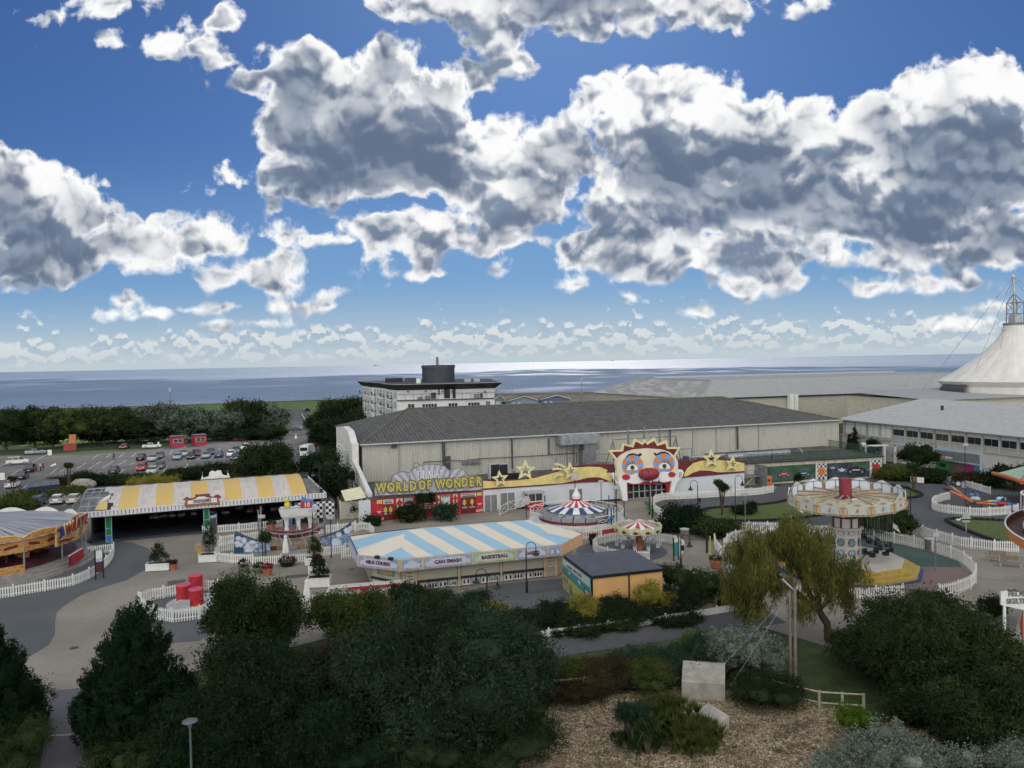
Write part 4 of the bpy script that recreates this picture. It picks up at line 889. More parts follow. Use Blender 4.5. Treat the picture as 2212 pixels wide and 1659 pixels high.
kp([(450,610),(1008,590),(1008,640),(450,670)], mat('mural_track',(0.06,0.10,0.085),.7,.2), 'mural_track', -.1, -.07, mu1)
kp([(1420,470),(1600,460),(1600,530),(1480,540),(1400,500)], KG, 'mural_field', -.1, -.07, mu2)
def mcar(par, x, y, s, m_, w2):     # painted vintage racing car, in mural pixels
    b = [(-60,12),(-62,-2),(-30,-16),(-8,-18),(2,-30),(14,-18),(40,-14),(64,-4),(66,12)]
    o_ = kp([(x+p*s,y+q*s) for p,q in b], m_, 'painted_car', -.12, -.09, par)
    for px_ in (-40,42):
        kp(oval(x+px_*s,y+12*s,19*s,20*s,14), BLACK, 'painted_wheel', -.14, -.11, par); kp(oval(x+px_*s,y+12*s,9*s,10*s,10), w2, 'painted_hub', -.155, -.13, par)
    kp([(x-50*s,y-2*s),(x+55*s,y-5*s),(x+55*s,y+1*s),(x-50*s,y+4*s)], WHITE, 'painted_stripe', -.135,-.11, par)
mcar(mu1, 655,598,1.15, RED, LTGREY); mcar(mu1, 870,590,1.2, NAVY, LTGREY)
mcar(mu2, 1185,535,.9, GREY, DKGREY); mcar(mu2, 1285,560,1.05, LBLUE, GREY); mcar(mu2, 1440,555,1.6, BLACK, GREY); mcar(mu2, 1575,550,.6, DKGREY, GREY)
CHK = special('chequered_paint', lambda T, co, X: (T.n('ShaderNodeTexChecker', {'Vector': T.v('ADD', co, (.013,.37,.011)), 'Color1': (0.6,0.6,0.6), 'Color2': (0.01,0.01,0.01), 'Scale': 2.6}).outputs[0], .6, None))
for pts, m_ in ((((1018,490),(1120,485),(1120,650),(1018,655)),ORANGE),(((1608,447),(1705,440),(1705,622),(1608,630)),mat('arrow_red',(0.36,0.03,0.03),.6,.1))):
    o_ = kp(pts, CHK, 'chequered_board', -.3, -.1); kp([(p[0],p[1]) for p in ((pts[0][0]-12,pts[0][1]),(pts[0][0],pts[0][1]),(pts[0][0],pts[3][1]),(pts[0][0]-12,pts[3][1]))], WHITE, 'board_edge', -.32,-.1, o_)
    x0,x1 = pts[0][0]+6, pts[1][0]-6; y0 = pts[0][1]+45; ar_ = kp([(x0,y0),(x1-14,y0-3),(x1,y0+30),(x1-14,y0+72),(x0,y0+78),(x0+12,y0+40)], m_, 'arrow', -.35,-.29, o_)
    for k in range(2): kp([(x0+20+k*25,y0+4),(x0+40+k*25,y0+35),(x0+20+k*25,y0+70),(x0+14+k*25,y0+70),(x0+33+k*25,y0+35),(x0+14+k*25,y0+4)], DRED, 'chevron', -.37,-.34, ar_)
GRF = mat('green_railing_paint', (0.018,0.05,0.035), .6, .2)
def railing(name, label, pts, h, gap, m_, cat='railing', w=.03, z=0, posts=None, group=None, toprail=.04):
    P3 = [Vector((p[0],p[1],z if len(p)<3 else p[2])) for p in pts]; o = P3[0].copy(); r = thing(name, label, cat, o, 0, group); mb = MB(); pm = MB()
    for i in range(len(P3)-1):
        a, b = P3[i]-o, P3[i+1]-o; L_ = (b-a).length; k = max(1,int(L_/gap))
        for j in range(k): p = a.lerp(b, j/k); mb.tube([p, p+Vector((0,0,h))], w/2, 4)
        for zz in (.12, h-.05): pm.tube([a+Vector((0,0,zz)), b+Vector((0,0,zz))], toprail, 4)
    mb.build('bars', m_, r); pm.build('rail', m_, r)
    if posts:
        for i in range(len(P3)-1):
            a, b = P3[i]-o, P3[i+1]-o; L_ = (b-a).length; k = max(1,round(L_/posts))
            for j in range(k+(i==len(P3)-2)): MB().box(-.05,-.05,0,.05,.05,h+.08).build('post', m_, r, a.lerp(b, j/k))
    return r
railing('palisade_fence', 'dark green palisade fence along the roof edge above the murals', [KW.at(0,.3,3.76),KW.at(KL+.2,.3,3.76),KW.at(KL+.2,15,3.76)], 1.3, .22, GRF, 'fence', .07)
# ---- far grey exhibition hall
E = [Vector((56,225)),Vector((176,259)),Vector((152,318)),Vector((31,286))]
fh = thing('exhibition_hall', 'vast pale grey sheet roofed hall near the sea, right of the blue chalets', 'hall', (56,225,0), math.atan2(34,120))
inv = Matrix.Rotation(-math.atan2(34,120), 2); EL = [inv @ (e-E[0]) for e in E]
MB().prism([(e.x,e.y) for e in EL], 0, 8.95).build('wall', STONE, fh)
T_ = [inv @ (Vector(q)-E[0]) for q in ((61.5,238),(166,268),(150,308),(47.5,284))]
EO = [e + (e-(EL[0]+EL[2])/2).normalized()*.8 for e in EL]
b = MB(); b.add([(e.x,e.y,9.0) for e in EO]+[(t.x,t.y,14.1) for t in T_], [(0,1,5,4),(1,2,6,5),(2,3,7,6),(4,5,6,7)], 0); b.add([(e.x,e.y,9.0) for e in (EO[3],EO[0])]+[(t.x,t.y,14.1) for t in (T_[0],T_[3])], [(0,1,2,3)], 1)
fr = b.build('roof', [GROOF, PATCH], fh)
MB().tube([(EO[0].x,EO[0].y,9.0),(EO[1].x,EO[1].y,9.0)], .22, 5).build('gutter', BLACK, fh); MB().tube([(EO[0].x,EO[0].y,9.1),(T_[0].x,T_[0].y,14.2),(T_[3].x,T_[3].y,14.2),(EO[3].x,EO[3].y,9.1)], .2, 5).build('ridge_cap', LTGREY, fr)
b = MB(); c0 = (T_[0]+T_[3])/2; c1 = (T_[1]+T_[2])/2; b.add([(T_[3].x+2,T_[3].y-8,14.12),(T_[2].x-2,T_[2].y-8,14.12),(T_[2].x-2,T_[2].y-6,14.7),(T_[3].x+2,T_[3].y-6,14.7),(T_[3].x+2,T_[3].y-2,14.12),(T_[2].x-2,T_[2].y-2,14.12)], [(0,1,2,3),(3,2,5,4),(0,3,4),(1,5,2)]); b.build('roof_monitor', LTGREY, fr)
for u,w_ in ((1851,1.6),(1897,.5),(1920,.7)):
    p = P(*Zm(2250,1350,2.011)(u,425),9.2); p = inv @ (Vector((p.x,p.y))-E[0]); MB().box(p.x-w_/2,-1.6,1,p.x+w_/2,-.2,9.6).build('vent_stack', WHITE, fh)
# ---- white two-storey building on the right
BA, BB = Vector((70.2,163.7,0)), Vector((81.9,123,0)); BW = Wall(BA, BA+(BB-BA)*1.5); BL = BW.L
wb = thing('entertainment_centre', 'long white building with window band and pale grey hipped roof on the right', 'building', BW.A, BW.rz)
MB().box(0,0,0,BL,30,4.2).build('wall', mat('off_white_wall',(0.47,0.46,0.42),.85,.06,.6,dirt=.25), wb)
MB().box(.15,.15,4.2,BL,29.8,7.3).build('upper_wall', mat('upper_wall_grey',(0.37,0.365,0.33),.8,.08,.6,dirt=.3), wb); MB().box(-.1,-.25,4.1,BL,0,4.3).build('ledge', mat('ledge_cream',(.40,.39,.34),.8,.1,1,dirt=.3), wb)
hip(MB(), BL+12, 30, 7.4, 11.6, 6, 14, .9).build('roof', GROOF2, wb); MB().box(-.9,-.9,7.22,BL+2,-.6,7.45).build('fascia', GREY, wb)
zr = Zm(3232,1400,2.765)
for u,v in ((1322,635),(),)[:1]: p = BW.sh(zr(u,v), 9); MB().cyl(p[0],9,9.2,10.9,.25,.25,8).build('vent_pipe', BLACK, wb)
bays = [262,370,500,640,775,920,1072,1235,1405,1580,1760,1950,2150,2360,2580,2820]
xs = [BW.sh(zr(u,760+.11*u*.9))[0] for u in bays]
for i in range(len(xs)-1):
    a, b_ = xs[i], xs[i+1]
    MB().box(a-.2,-.12,4.3,a+.2,.1,7.2).build('pilaster', mat('pilaster_grey',(.40,.39,.35),.8,.08,dirt=.2), wb)
    for h_ in range(2):
        xa = a+.35+(b_-a-.5)*h_*.5; xb = xa+(b_-a-.5)*.5-.15
        if i < 4: MB().box(xa,.0,4.6,xb,.12,6.4).box(xa,.0,6.5,xb,.12,7.1).build('white_panel', WHITE, wb)
        else:
            f_ = MB().box(xa,.04,5.3,xb,.12,6.5).build('window', GLASS, wb); MB().box(xa-.06,.0,5.2,xb+.06,.1,5.3).box(xa-.06,.0,6.5,xb+.06,.1,7.15).build('frame', mat('window_frame_white',(0.55,0.55,0.53),.6,.05), f_)
def wp(pts, m_, nm, d0=-.12, d1=.0, par=wb): return MB().plate([BW.sh(zr(*p), d0) for p in pts], d0, d1).build(nm, m_, par)
SFR = mat('shopfront_pale_blue',(0.40,0.47,0.55),.6,.08)
s1 = wp([(1215,990),(1752,1060),(1760,1330),(1730,1335),(1730,1195),(1238,1125),(1238,1200),(1218,1195)], SFR, 'shopfront', -.5, .0)
wp([(1238,1025),(1728,1080),(1728,1180),(1238,1115)], GREY, 'shop_sign', -.56, -.49, s1); wp([(1255,1085),(1432,1108),(1432,1128),(1255,1105)], WHITE, 'sign_strip', -.6,-.55, s1)
for pts, m_ in ((((1244,1140),(1402,1160),(1395,1275),(1244,1240)),mat('shop_green',(0.04,0.22,0.06),.6,.1)),(((1402,1160),(1560,1182),(1560,1325),(1395,1310)),mat('shop_brown',(0.13,0.09,0.085),.7,.3,3)),(((1560,1182),(1665,1200),(1665,1290),(1560,1300)),mat('shop_magenta',(0.30,0.015,0.14),.6,.1)),(((1672,1202),(1730,1210),(1735,1335),(1672,1330)),mat('shop_teal',(0.03,0.22,0.25),.6,.1))):
    wp(pts, m_, 'shopfront_panel')
wp([(1292,1170),(1356,1178),(1356,1215),(1292,1208)], BLACK, 'serving_hatch', -.16, -.1)
s2 = wp([(762,940),(1090,975),(1090,1120),(1070,1120),(1070,1010),(780,965),(780,1075),(762,1072)], SFR, 'shopfront', -.5, .0); wp([(785,970),(1065,1010),(1065,1075),(785,1045)], mat('shop_sign_sand',(0.30,0.27,0.24),.7,.3,4), 'shop_sign', -.52,-.45, s2)
wp([(1775,1215),(1900,1240),(1900,1320),(1775,1300)], mat('awning_blue',(0.30,0.37,0.42),.6,.1), 'wall_panel', -.5, 0)
# annexe with sloping roof beyond
ax = thing('annexe_building', 'plain grey roofed block between the white building and the tent', 'building', P(1990,866,10)-Vector((0,0,10)), BW.rz+PI/2)
MB().box(4,0,0,70,30,10).build('wall', CREAMW, ax); MB().add([(3,-1,10),(71,-1,10.1),(71,31,11.2),(3,31,11.2)],[(0,1,2,3)]).build('roof', GROOF, ax)
# ---- tensile tent
tc = Vector((137.5,210,0)); tent = thing('pavilion_tent', 'white tensile fabric peak with steel mast at the right edge', 'tent', tc)
FAB = special('tent_fabric', lambda T, co, X: (T.mix(T.ss(T.noise(T.v('MULTIPLY', co, (1,1,.2)), .35, 6, .65).outputs[0], .35, .7), (0.64,0.615,0.57), (0.53,0.51,0.47)), .6, None))
prof = [(2.7,28.6),(3.2,26.6),(4.6,24.4),(7.2,21.5),(9.8,19.2),(12.2,17.5),(15,15.5),(18.6,13.4)]
m = MB(); n_ = 72; vs = []
for k,(r,z) in enumerate(prof):
    for j in range(n_):
        a = 2*PI*j/n_; rr = r*(1+(.004 if j%3 else -.008)*min(1,k/2)); vs.append((rr*math.cos(a), rr*math.sin(a), z))
m.add(vs, [(i*n_+j,i*n_+(j+1)%n_,(i+1)*n_+(j+1)%n_,(i+1)*n_+j) for i in range(len(prof)-1) for j in range(n_)], 0, False)
m.build('fabric_roof', FAB, tent)
MB().lathe([(18.6,13.4),(17.6,12.0),(18.0,9.5),(19.0,6),(19.5,0)], 48).build('fabric_wall', FAB, tent)
MB().lathe([(2.9,28.4),(2.9,29.0),(0.1,29.2)], 20).build('ring', GREY, tent); MB().lathe([(1.6,29.1),(1.5,31),(.4,31.6)],12).build('cap', LTGREY, tent)
mm = MB(); mm.tube([(0,0,29),(-.5,0,42)], [.3,.22], 8); mm.ell((-.55,0,41.6),(.45,.45,.7),8)
mm.build('mast', mat('mast_cream',(0.48,0.45,0.38),.6,.1), tent)
lm = MB(); q4 = [(2.0*math.cos(a),2.0*math.sin(a)) for a in (PI/4,3*PI/4,5*PI/4,7*PI/4)]
for i in range(4):
    a, b_ = q4[i], q4[(i+1)%4]
    lm.tube([(a[0],a[1],29),(a[0],a[1],34.5),(-.3,0,37)], .13, 5)
    for z_ in (31.5,34.5): lm.tube([(a[0],a[1],z_),(b_[0],b_[1],z_)], .1, 5)
    lm.tube([(a[0],a[1],31.5),(b_[0],b_[1],34.5)], .07, 4)
lm.build('lantern_frame', GREY, tent)
gw = MB()
for e in ((-30,-2,7),(-13,-4,17),(-6,-3,22),(12,-6,18),(34,-10,12)): gw.tube([(-.5,0,41.5),e], .05, 4)
gw.build('guy_wire', GREY, tent)
MB().lathe([(19.6,7.5),(19.9,9.0),(19.5,11.5),(18.5,12.6)], 6, a0=PI*.96, a1=PI*1.12).build('dark_opening', DKGREY, tent)
# ---- hotel
hA = Vector((-36,240,0)); hB = Vector((-5.6,243.5,0)); HT = Wall(hA, hB); HLn = HT.L
zh = Zm(1350,1380,2.765)
hotel = thing('seafront_hotel', 'white five-storey hotel with flared black roof edge before the sea', 'hotel', HT.A, HT.rz)
HWM = mat('hotel_white_render',(0.60,0.60,0.60),.8,.05,.4,dirt=.12); HSM = mat('hotel_side_render',(0.60,0.60,0.60),.8,.05,.4,dirt=.12)
inset = []
sd_l = [Vector((-36,240)),Vector((-41.5,254)),Vector((-41.5,258)),Vector((-50,278)),Vector((-51,279)),Vector((-58.5,300))]
loc = lambda p: (Vector((p[0],p[1],0))-HT.A).dot(HT.d), (lambda p: (Vector((p[0],p[1],0))-HT.A).dot(HT.n))
def hl(p): q = Vector((p[0],p[1],0))-HT.A; return (q.dot(HT.d), q.dot(HT.n))
foot = [hl(p) for p in sd_l] + [hl((-26,309)), hl((-10,300)), (HLn,30), (HLn,0), (HLn*.5,-.8)]
MB().prism(foot, 0, 13.3).build('wall', HWM, hotel)
def scaled(k, dz=0): c = (sum(p[0] for p in foot)/len(foot), sum(p[1] for p in foot)/len(foot)); return [(p[0]+(p[0]-c[0])*k, p[1]+(p[1]-c[1])*k) for p in foot]
lo, hi_ = scaled(.0), scaled(.10); n_ = len(foot)
m = MB(); m.add([(p[0],p[1],12.8) for p in scaled(.006)]+[(p[0],p[1],14.6) for p in hi_], [(i,(i+1)%n_,n_+(i+1)%n_,n_+i) for i in range(n_)]); m.build('roof_fascia', BLACK, hotel)
m = MB(); m.prism([(p[0],p[1]) for p in scaled(.095)], 14.5, 14.62); m.build('roof', DKGREY, hotel)
m = MB(); m.tube([(p[0],p[1],14.64) for p in scaled(.10)+scaled(.10)[:1]], .07, 4); m.build('roof_rim', LTGREY, hotel)
cx_, cy_ = 13.5, 24; th_ = MB().lathe([(5.6,14.6),(5.6,20.2)], 24, (cx_,cy_)).build('plant_room', mat('plant_room_louvre',(0.035,0.04,0.05),.6,.2,2,stretch=(3,3,.2)), hotel)
MB().lathe([(5.8,19.4),(5.8,20.4),(.1,20.5)], 24, (cx_,cy_)).build('rim', DKGREY, th_); MB().cyl(cx_-.3,cy_,20.4,23.2,.5,.42,8).build('chimney', GREY, th_)
for k in range(4): MB().cyl(cx_-5+k*3.2,cy_-3,20.4,21.0,.06,.06,5).build('aerial', GREY, th_)
for i,(x,y,a,b_,c) in enumerate(((2,20,4,3,1.6),(22,14,2,2,1),(25,13,2,2,1),(-5,30,6,4,1.5),(6,9,1.4,1.4,1.6))): MB().box(x,y,14.6,x+a,y+b_,14.6+c).build('roof_unit', (DKGREY,LTGREY,LTGREY,BLACK,WHITE)[i], hotel)
def hwin(u0,v0,u1,v1,par=hotel,fr=True):
    (xa,za),(xb,zb) = HT.sh(zh(u0,v1),-.8), HT.sh(zh(u1,v0),-.8); yy = -.85*math.sin(PI*max(0,min(1,(xa+xb)/2/HLn)))-.1
    w_ = MB().box(xa,yy,za,xb,yy+.25,zb).build('window', GLASS, hotel); k = max(2,round((xb-xa)/.9)); f = MB()
    for i in range(k+1): x = xa+(xb-xa)*i/k; f.box(x-.07,yy-.06,za,x+.07,yy,zb)
    f.box(xa-.07,yy-.06,zb,xb+.07,yy,zb+.12); f.box(xa-.07,yy-.06,za-.1,xb+.07,yy,za); f.build('frame', HWM, w_)
for a_ in ((710,582,778,632),(866,580,1024,628),(1150,572,1248,618),(1364,565,1490,608),(1560,552,1604,598)): hwin(*a_)
for k in range(5):
    x = 2+k*(HLn-6)/4
    for z_ in (4.6,1.6): 
        w_ = MB().box(x,-.9,z_,x+2,-.5,z_+1.6).build('window', GLASS, hotel)
# terrace storey
(_,zt),(_,zt2) = HT.sh(zh(605,545),-1), HT.sh(zh(605,480),-1)
arcp = lambda t, e=0: (HLn*t, -(.8*math.sin(PI*t))-.45-e)
m = MB(); N_ = 12
for i in range(N_): (xa,ya),(xb,yb) = arcp(i/N_), arcp((i+1)/N_); m.add([(xa,ya,zt-.15),(xb,yb,zt-.15),(xb,yb,zt+.1),(xa,ya,zt+.1),(xa,0,zt-.15),(xb,0,zt-.15),(xb,0,zt+.1),(xa,0,zt+.1)],[(0,1,2,3),(0,4,5,1),(3,2,6,7)])
m.build('terrace_slab', DKGREY, hotel); m = MB()
for i in range(N_+1): (xa,ya) = arcp(i/N_); m.tube([(xa,ya,zt),(xa,ya,zt2)], .04, 4)
m.tube([(*arcp(i/N_),zt2) for i in range(N_+1)], .05, 4); m.build('terrace_railing', DKGREY, hotel)
for a_, m_ in (((1103,412,1165,520),BLACK),((960,458,1012,525),DKGREY),((1040,412,1052,480),BLACK),((1195,412,1225,518),BLACK),((895,492,945,530),GREY),((815,505,868,532),GREY),((1430,472,1480,515),GREY),((1495,465,1520,512),DKGREY)):
    (xa,za),(xb,zb) = HT.sh(zh(a_[0],a_[3]),-.3), HT.sh(zh(a_[2],a_[1]),-.3); MB().box(xa,-.9,za,xb,-.2,zb).build('terrace_door' if za < zt+.4 else 'downpipe', m_, hotel)
for u in (710,900,1085,1188,1548): x,z_ = HT.sh(zh(u,447),-.8); MB().ell((x,-.85,z_),(.35,.1,.35),10).build('wall_lamp', GREY, hotel)
# side facade windows and balconies, five storeys
for (pa, pb, cols) in ((sd_l[0],sd_l[1],3),(sd_l[2],sd_l[3],5),(sd_l[4],sd_l[5],5)):
    a2, b2 = Vector(hl(pa)), Vector(hl(pb)); dd = (b2-a2); Ld = dd.length; dd.normalize(); nn = Vector((-dd.y, dd.x)); 
    if nn.x > 0: nn = -nn
    ang = math.atan2(dd.y, dd.x)
    for fl in range(4):
        for c_ in range(cols):
            t = (c_+.5)/cols*Ld; p = a2+dd*t+nn*.02; z_ = 1.2+fl*3.0
            w_ = MB().cbox((p.x,p.y,z_+1.0),(Ld/cols*.55,.16,1.8),ang).build('window', mat('hotel_window',(0.26,0.27,0.29),.15,.4,.3,spec=.8), hotel)
            mb = MB(); 
            for k in (-.5,0,.5): q = p+dd*k*Ld/cols*.55+nn*.1; mb.cbox((q.x,q.y,z_+1.0),(.12,.08,1.9),ang)
            mb.cbox((p.x+nn.x*.1,p.y+nn.y*.1,z_+1.0),(Ld/cols*.55,.08,.1),ang); mb.build('frame', HSM, w_)
            if c_ % 3 == 1:
                q = p+nn*.7; bl = MB().cbox((q.x,q.y,z_-.1),(2.2,1.3,.15),ang).build('balcony', DKGREY, hotel); q = p+nn*1.3; MB().cbox((q.x,q.y,z_+.45),(2.2,.06,1.0),ang).build('balcony_rail', DKGREY, bl)
# ---- chalets by the sea
zq = Zm(1900,1500,2.822); CHB = mat('chalet_blue_boards',(0.16,0.24,0.29),.7,.12,.6,stretch=(.3,.3,6))
def chalet(u0,u1,v,y,lab,m_):
    a, b_ = PY(*zq(u0,v),y), PY(*zq(u1,v),y); z_ = 5.0; Wd = (b_-a).length; c = thing('chalet', lab, 'chalet', (a.x,a.y,0), .08, 'blue chalets by the sea')
    MB().box(0,0,0,Wd,12,z_).plate([(Wd*.0,z_),(Wd*.55,z_+1.5),(Wd,z_)], 0, .4).build('wall', m_, c)
    m = MB(); 
    m.add([(-.5,-.5,z_-.1),(Wd*.55,-.5,z_+1.6),(Wd*.55,12.5,z_+1.6),(-.5,12.5,z_-.1)],[(0,1,2,3)]); m.add([(Wd+.5,-.5,z_-.1),(Wd*.55,-.5,z_+1.6),(Wd*.55,12.5,z_+1.6),(Wd+.5,12.5,z_-.1)],[(0,3,2,1)])
    m.build('roof', mat('chalet_roof',(0.12,0.09,0.07),.9,.2), c); MB().tube([(-.5,-.55,z_-.05),(Wd*.55,-.55,z_+1.65),(Wd+.5,-.55,z_-.05)], .14, 4).build('bargeboard', WHITE, c)
    for fx in (.1,.3): w_ = MB().box(Wd*fx,-.06,z_-2.6,Wd*fx+1.1,0,z_-.9).build('window', WHITE, c)
    MB().box(Wd*.78,-.06,z_-2.6,Wd*.78+1.8,0,z_-1.2).build('window', GLASS, c)
chalet(140,240,270,330,'blue chalet half hidden behind the hotel corner',CHB); chalet(300,608,262,318,'pale blue chalet with brown roof, middle of the three by the sea',mat('chalet_pale_blue_boards',(0.19,0.28,0.33),.7,.12,.6,stretch=(.3,.3,6))); chalet(655,968,252,322,'slate blue chalet with brown roof, nearest the exhibition hall',mat('chalet_slate_blue_boards',(0.11,0.15,0.24),.7,.12,.6,stretch=(.3,.3,6)))
# promenade wall and seafront railing
tag(MB().box(-60,474,-.5,120,476,1.6).build('promenade_wall', mat('sea_wall',(0.15,0.13,0.11),.9,.2,.5), None), 'low brown sea wall along the beach behind the chalets', 'wall')
railing('seafront_railing', 'thin grey railing along the promenade at the end of the sea road', [(-150,452),(-60,470),(20,474)], 2.2, 3.0, GREY, 'railing', .08, 1.0)
# ================================================================== RIDES AND STALLS
# ---- game stalls under the striped roof
ec = [P(*q, 3.3) for q in ((864,1209),(1214,1176),(1257,1153),(1203,1121),(1116,1114),(820,1140),(755,1160),(773,1198.5))]
ec[4] = ec[3].lerp(ec[5], .3); 
so_ = ec[0].copy(); so_.z = 0; dv = (ec[1]-ec[0]); srz = math.atan2(dv.y, dv.x); R_ = Matrix.Rotation(-srz, 3, 'Z')
le = [R_ @ (p-so_) for p in ec]; 
le[3] = Vector((le[1].x-1.5, 12.2, 3.3)); le[4] = Vector((4, 12.4, 3.3)); le[5] = Vector((-1.5, 11.6, 3.3))
stall = thing('game_stall', 'octagonal game stall with blue and cream striped roof, MILK CHURN and DARTS signs', 'stall', so_, srz)
r1 = R_ @ (P(840,1144,4.5)-so_); r2 = R_ @ (P(1150,1118,4.5)-so_)
r1 = Vector((r1.x+1.5, 6.6, 4.5)); r2 = Vector((r2.x-.6, 6.6, 4.5))
def _stripe(T, co, X):
    # slanting stripes over the long sides
    s = T.m('SINE', T.m('MULTIPLY', T.m('ADD', X[0], T.m('MULTIPLY', X[1], 0.42)), 2*PI/3.05)); n = T.noise(co, 1.2, 6, .7).outputs[0]
    c = T.mix(T.ss(s, -.03, .03), (0.60,0.545,0.44), (0.26,0.42,0.53))
    return (T.mix(T.m('MULTIPLY', T.ss(n, .45, .75), .25), c, (0.3,0.29,0.26)), .5, None)
def _fan(T, co, X):
    a = T.m('ARCTAN2', T.m('SUBTRACT', X[1], 6.6), T.m('ABSOLUTE', T.m('SUBTRACT', X[0], float((r1.x+r2.x)/2)))); s = T.m('SINE', T.m('MULTIPLY_ADD', a, 9.0, 1.2))
    return (T.mix(T.ss(s, -.05, .05), (0.60,0.545,0.44), (0.26,0.42,0.53)), .5, None)
STR = special('blue_cream_stripes', _stripe); FAN = special('blue_cream_fan', _fan)
fold = lambda p, q, t: p.lerp(q, t)
b = MB(); lt = [Vector((p.x,p.y,3.34)) for p in le]
b.add([lt[0],lt[1],r2,r1], [(0,1,2,3)], 0); b.add([lt[4],lt[5],r1,r2,lt[3]], [(0,1,2,3),(0,3,4)], 0)
b.add([lt[1],lt[2],r2], [(0,1,2)], 1); b.add([lt[2],lt[3],r2], [(0,1,2)], 1)
for i, j in ((5,6),(6,7),(7,0)): b.add([lt[i],lt[j],r1], [(0,1,2)], 1)
sroof = b.build('roof', [STR, FAN], stall)
b = MB(); q = [(p.x,p.y,3.36) for p in (le[4],le[5],le[6],le[7])]; b.tube(q, .06, 4).tube([(le[2].x,le[2].y,3.36),(le[3].x,le[3].y,3.36)], .06, 4); b.build('roof_edge', BLACK, sroof)
PO = mat('pale_orange_paint', (0.52,0.36,0.22), .7, .1, 1, dirt=.15); LIL = mat('lilac_paint', (0.44,0.44,0.52), .6, .06); PGR = mat('pale_green_paint', (0.40,0.46,0.36), .6, .06)
def facia(i, j, m_, nm='fascia', h0=2.22, h1=3.32):
    a, c = le[i], le[j]; d = Vector((c.x-a.x, c.y-a.y, 0)); L_ = d.length; o_ = MB().box(0,-.06,0,L_,.06,h1-h0).build(nm, m_, stall, (a.x,a.y,h0), math.atan2(d.y,d.x)); return o_, L_
OCH = mat('fascia_orange',(0.55,0.33,0.17),.75,.06,1,dirt=.12)
f0, L0 = facia(0,1,PO); f7, L7 = facia(7,0,PO); f6, L6 = facia(6,7,LIL); facia(1,2,OCH); facia(2,3,OCH); facia(3,4,OCH); facia(4,5,OCH); facia(5,6,OCH)
def cloudboard(par, x0, x1, word_, m_, ed, h=1.1, size=.44):
    w_ = x1-x0; bd = MB().box(x0+.06,-.1,.07,x1-.06,-.06,h-.07).build('name_board', ed, par)
    cl = MB(); cl.plate([(x0+.3,.2),(x0+.55,.3),(x0+.8,.2),(x1-.8,.2),(x1-.55,.3),(x1-.3,.2),(x1-.18,.45),(x1-.32,.62),(x1-.6,.72),(x1-.75,.9),(x0+.75,.9),(x0+.6,.72),(x0+.32,.62),(x0+.18,.45)], -.13, -.1); cl.build('cloud_panel', m_, bd)
    if word_: txt(word_, size, mat('sign_plum',(0.09,0.04,0.055),.6,.1), bd, ((x0+x1)/2,-.15,h*.52), bold=.018, wid=1.05)
EDB = mat('board_blue_scroll',(0.22,0.29,0.42),.6,.3,6); EDG = mat('board_green_scroll',(0.26,0.36,0.26),.6,.3,6)
cloudboard(f7, .1, L7-.1, 'MILK CHURN', LIL, EDB, size=.42)
sg_ = L0/15.6
cloudboard(f0, 0.1, 2.0*sg_, '', LIL, EDB); cloudboard(f0, 2.1*sg_, 6.7*sg_, 'CAN SMASH', LIL, EDB); cloudboard(f0, 6.8*sg_, 10.9*sg_, 'BASKETBALL', PGR, EDG); cloudboard(f0, 11.0*sg_, 14.1*sg_, 'DARTS', LIL, EDB); cloudboard(f0, 14.2*sg_, 15.5*sg_, '', LIL, EDB)
cloudboard(f6, .2, L6-.2, '', LIL, EDB)
# walls set back under the canopy
cen = sum(le, Vector())/8; wl = [p + (cen-p).normalized()*(0.0) for p in le]
def inset(p, k): d = Vector((cen.x-p.x, cen.y-p.y)); return (p.x+d.x*k*.5*1.0, p.y+d.y*k*1.6)
wi = [(le[0].x+.35,.95),(le[1].x-.3,.95),(le[2].x-.9,le[2].y+.4),(le[3].x-.6,le[3].y-.8),(le[4].x,le[4].y-.8),(le[5].x+.5,le[5].y-.8),(le[6].x+1.4,le[6].y-.2),(le[7].x+1.3,le[7].y+.9)]
MB().prism(wi, 0.05, 2.9).build('wall', mat('stall_shutter',(0.30,0.285,0.22),.8,.1,1.5,stretch=(.3,.3,8),dirt=.2), stall)
def pan(a, b_, x0, x1, z0_, z1_, m_, nm, off=.04, th=.05, par=stall):
    a, b_ = Vector(a), Vector(b_); d = (b_-a).normalized(); n = Vector((d.y,-d.x)); c = a+d*(x0+x1)/2+n*(off+th/2); return MB().cbox((c.x,c.y,(z0_+z1_)/2),(x1-x0,th,z1_-z0_),math.atan2(d.y,d.x)).build(nm, m_, par)
W0 = (Vector(wi[1])-Vector(wi[0])).length
for i, x in enumerate((0,1.1,5.2,9.3,W0-1.3,W0-.15)): pan(wi[0],wi[1],x,x+.22,.05,2.75,PO,'pilaster')
SHT = mat('roller_shutter',(0.33,0.32,0.25),.7,.08,1.5,stretch=(.3,.3,10))
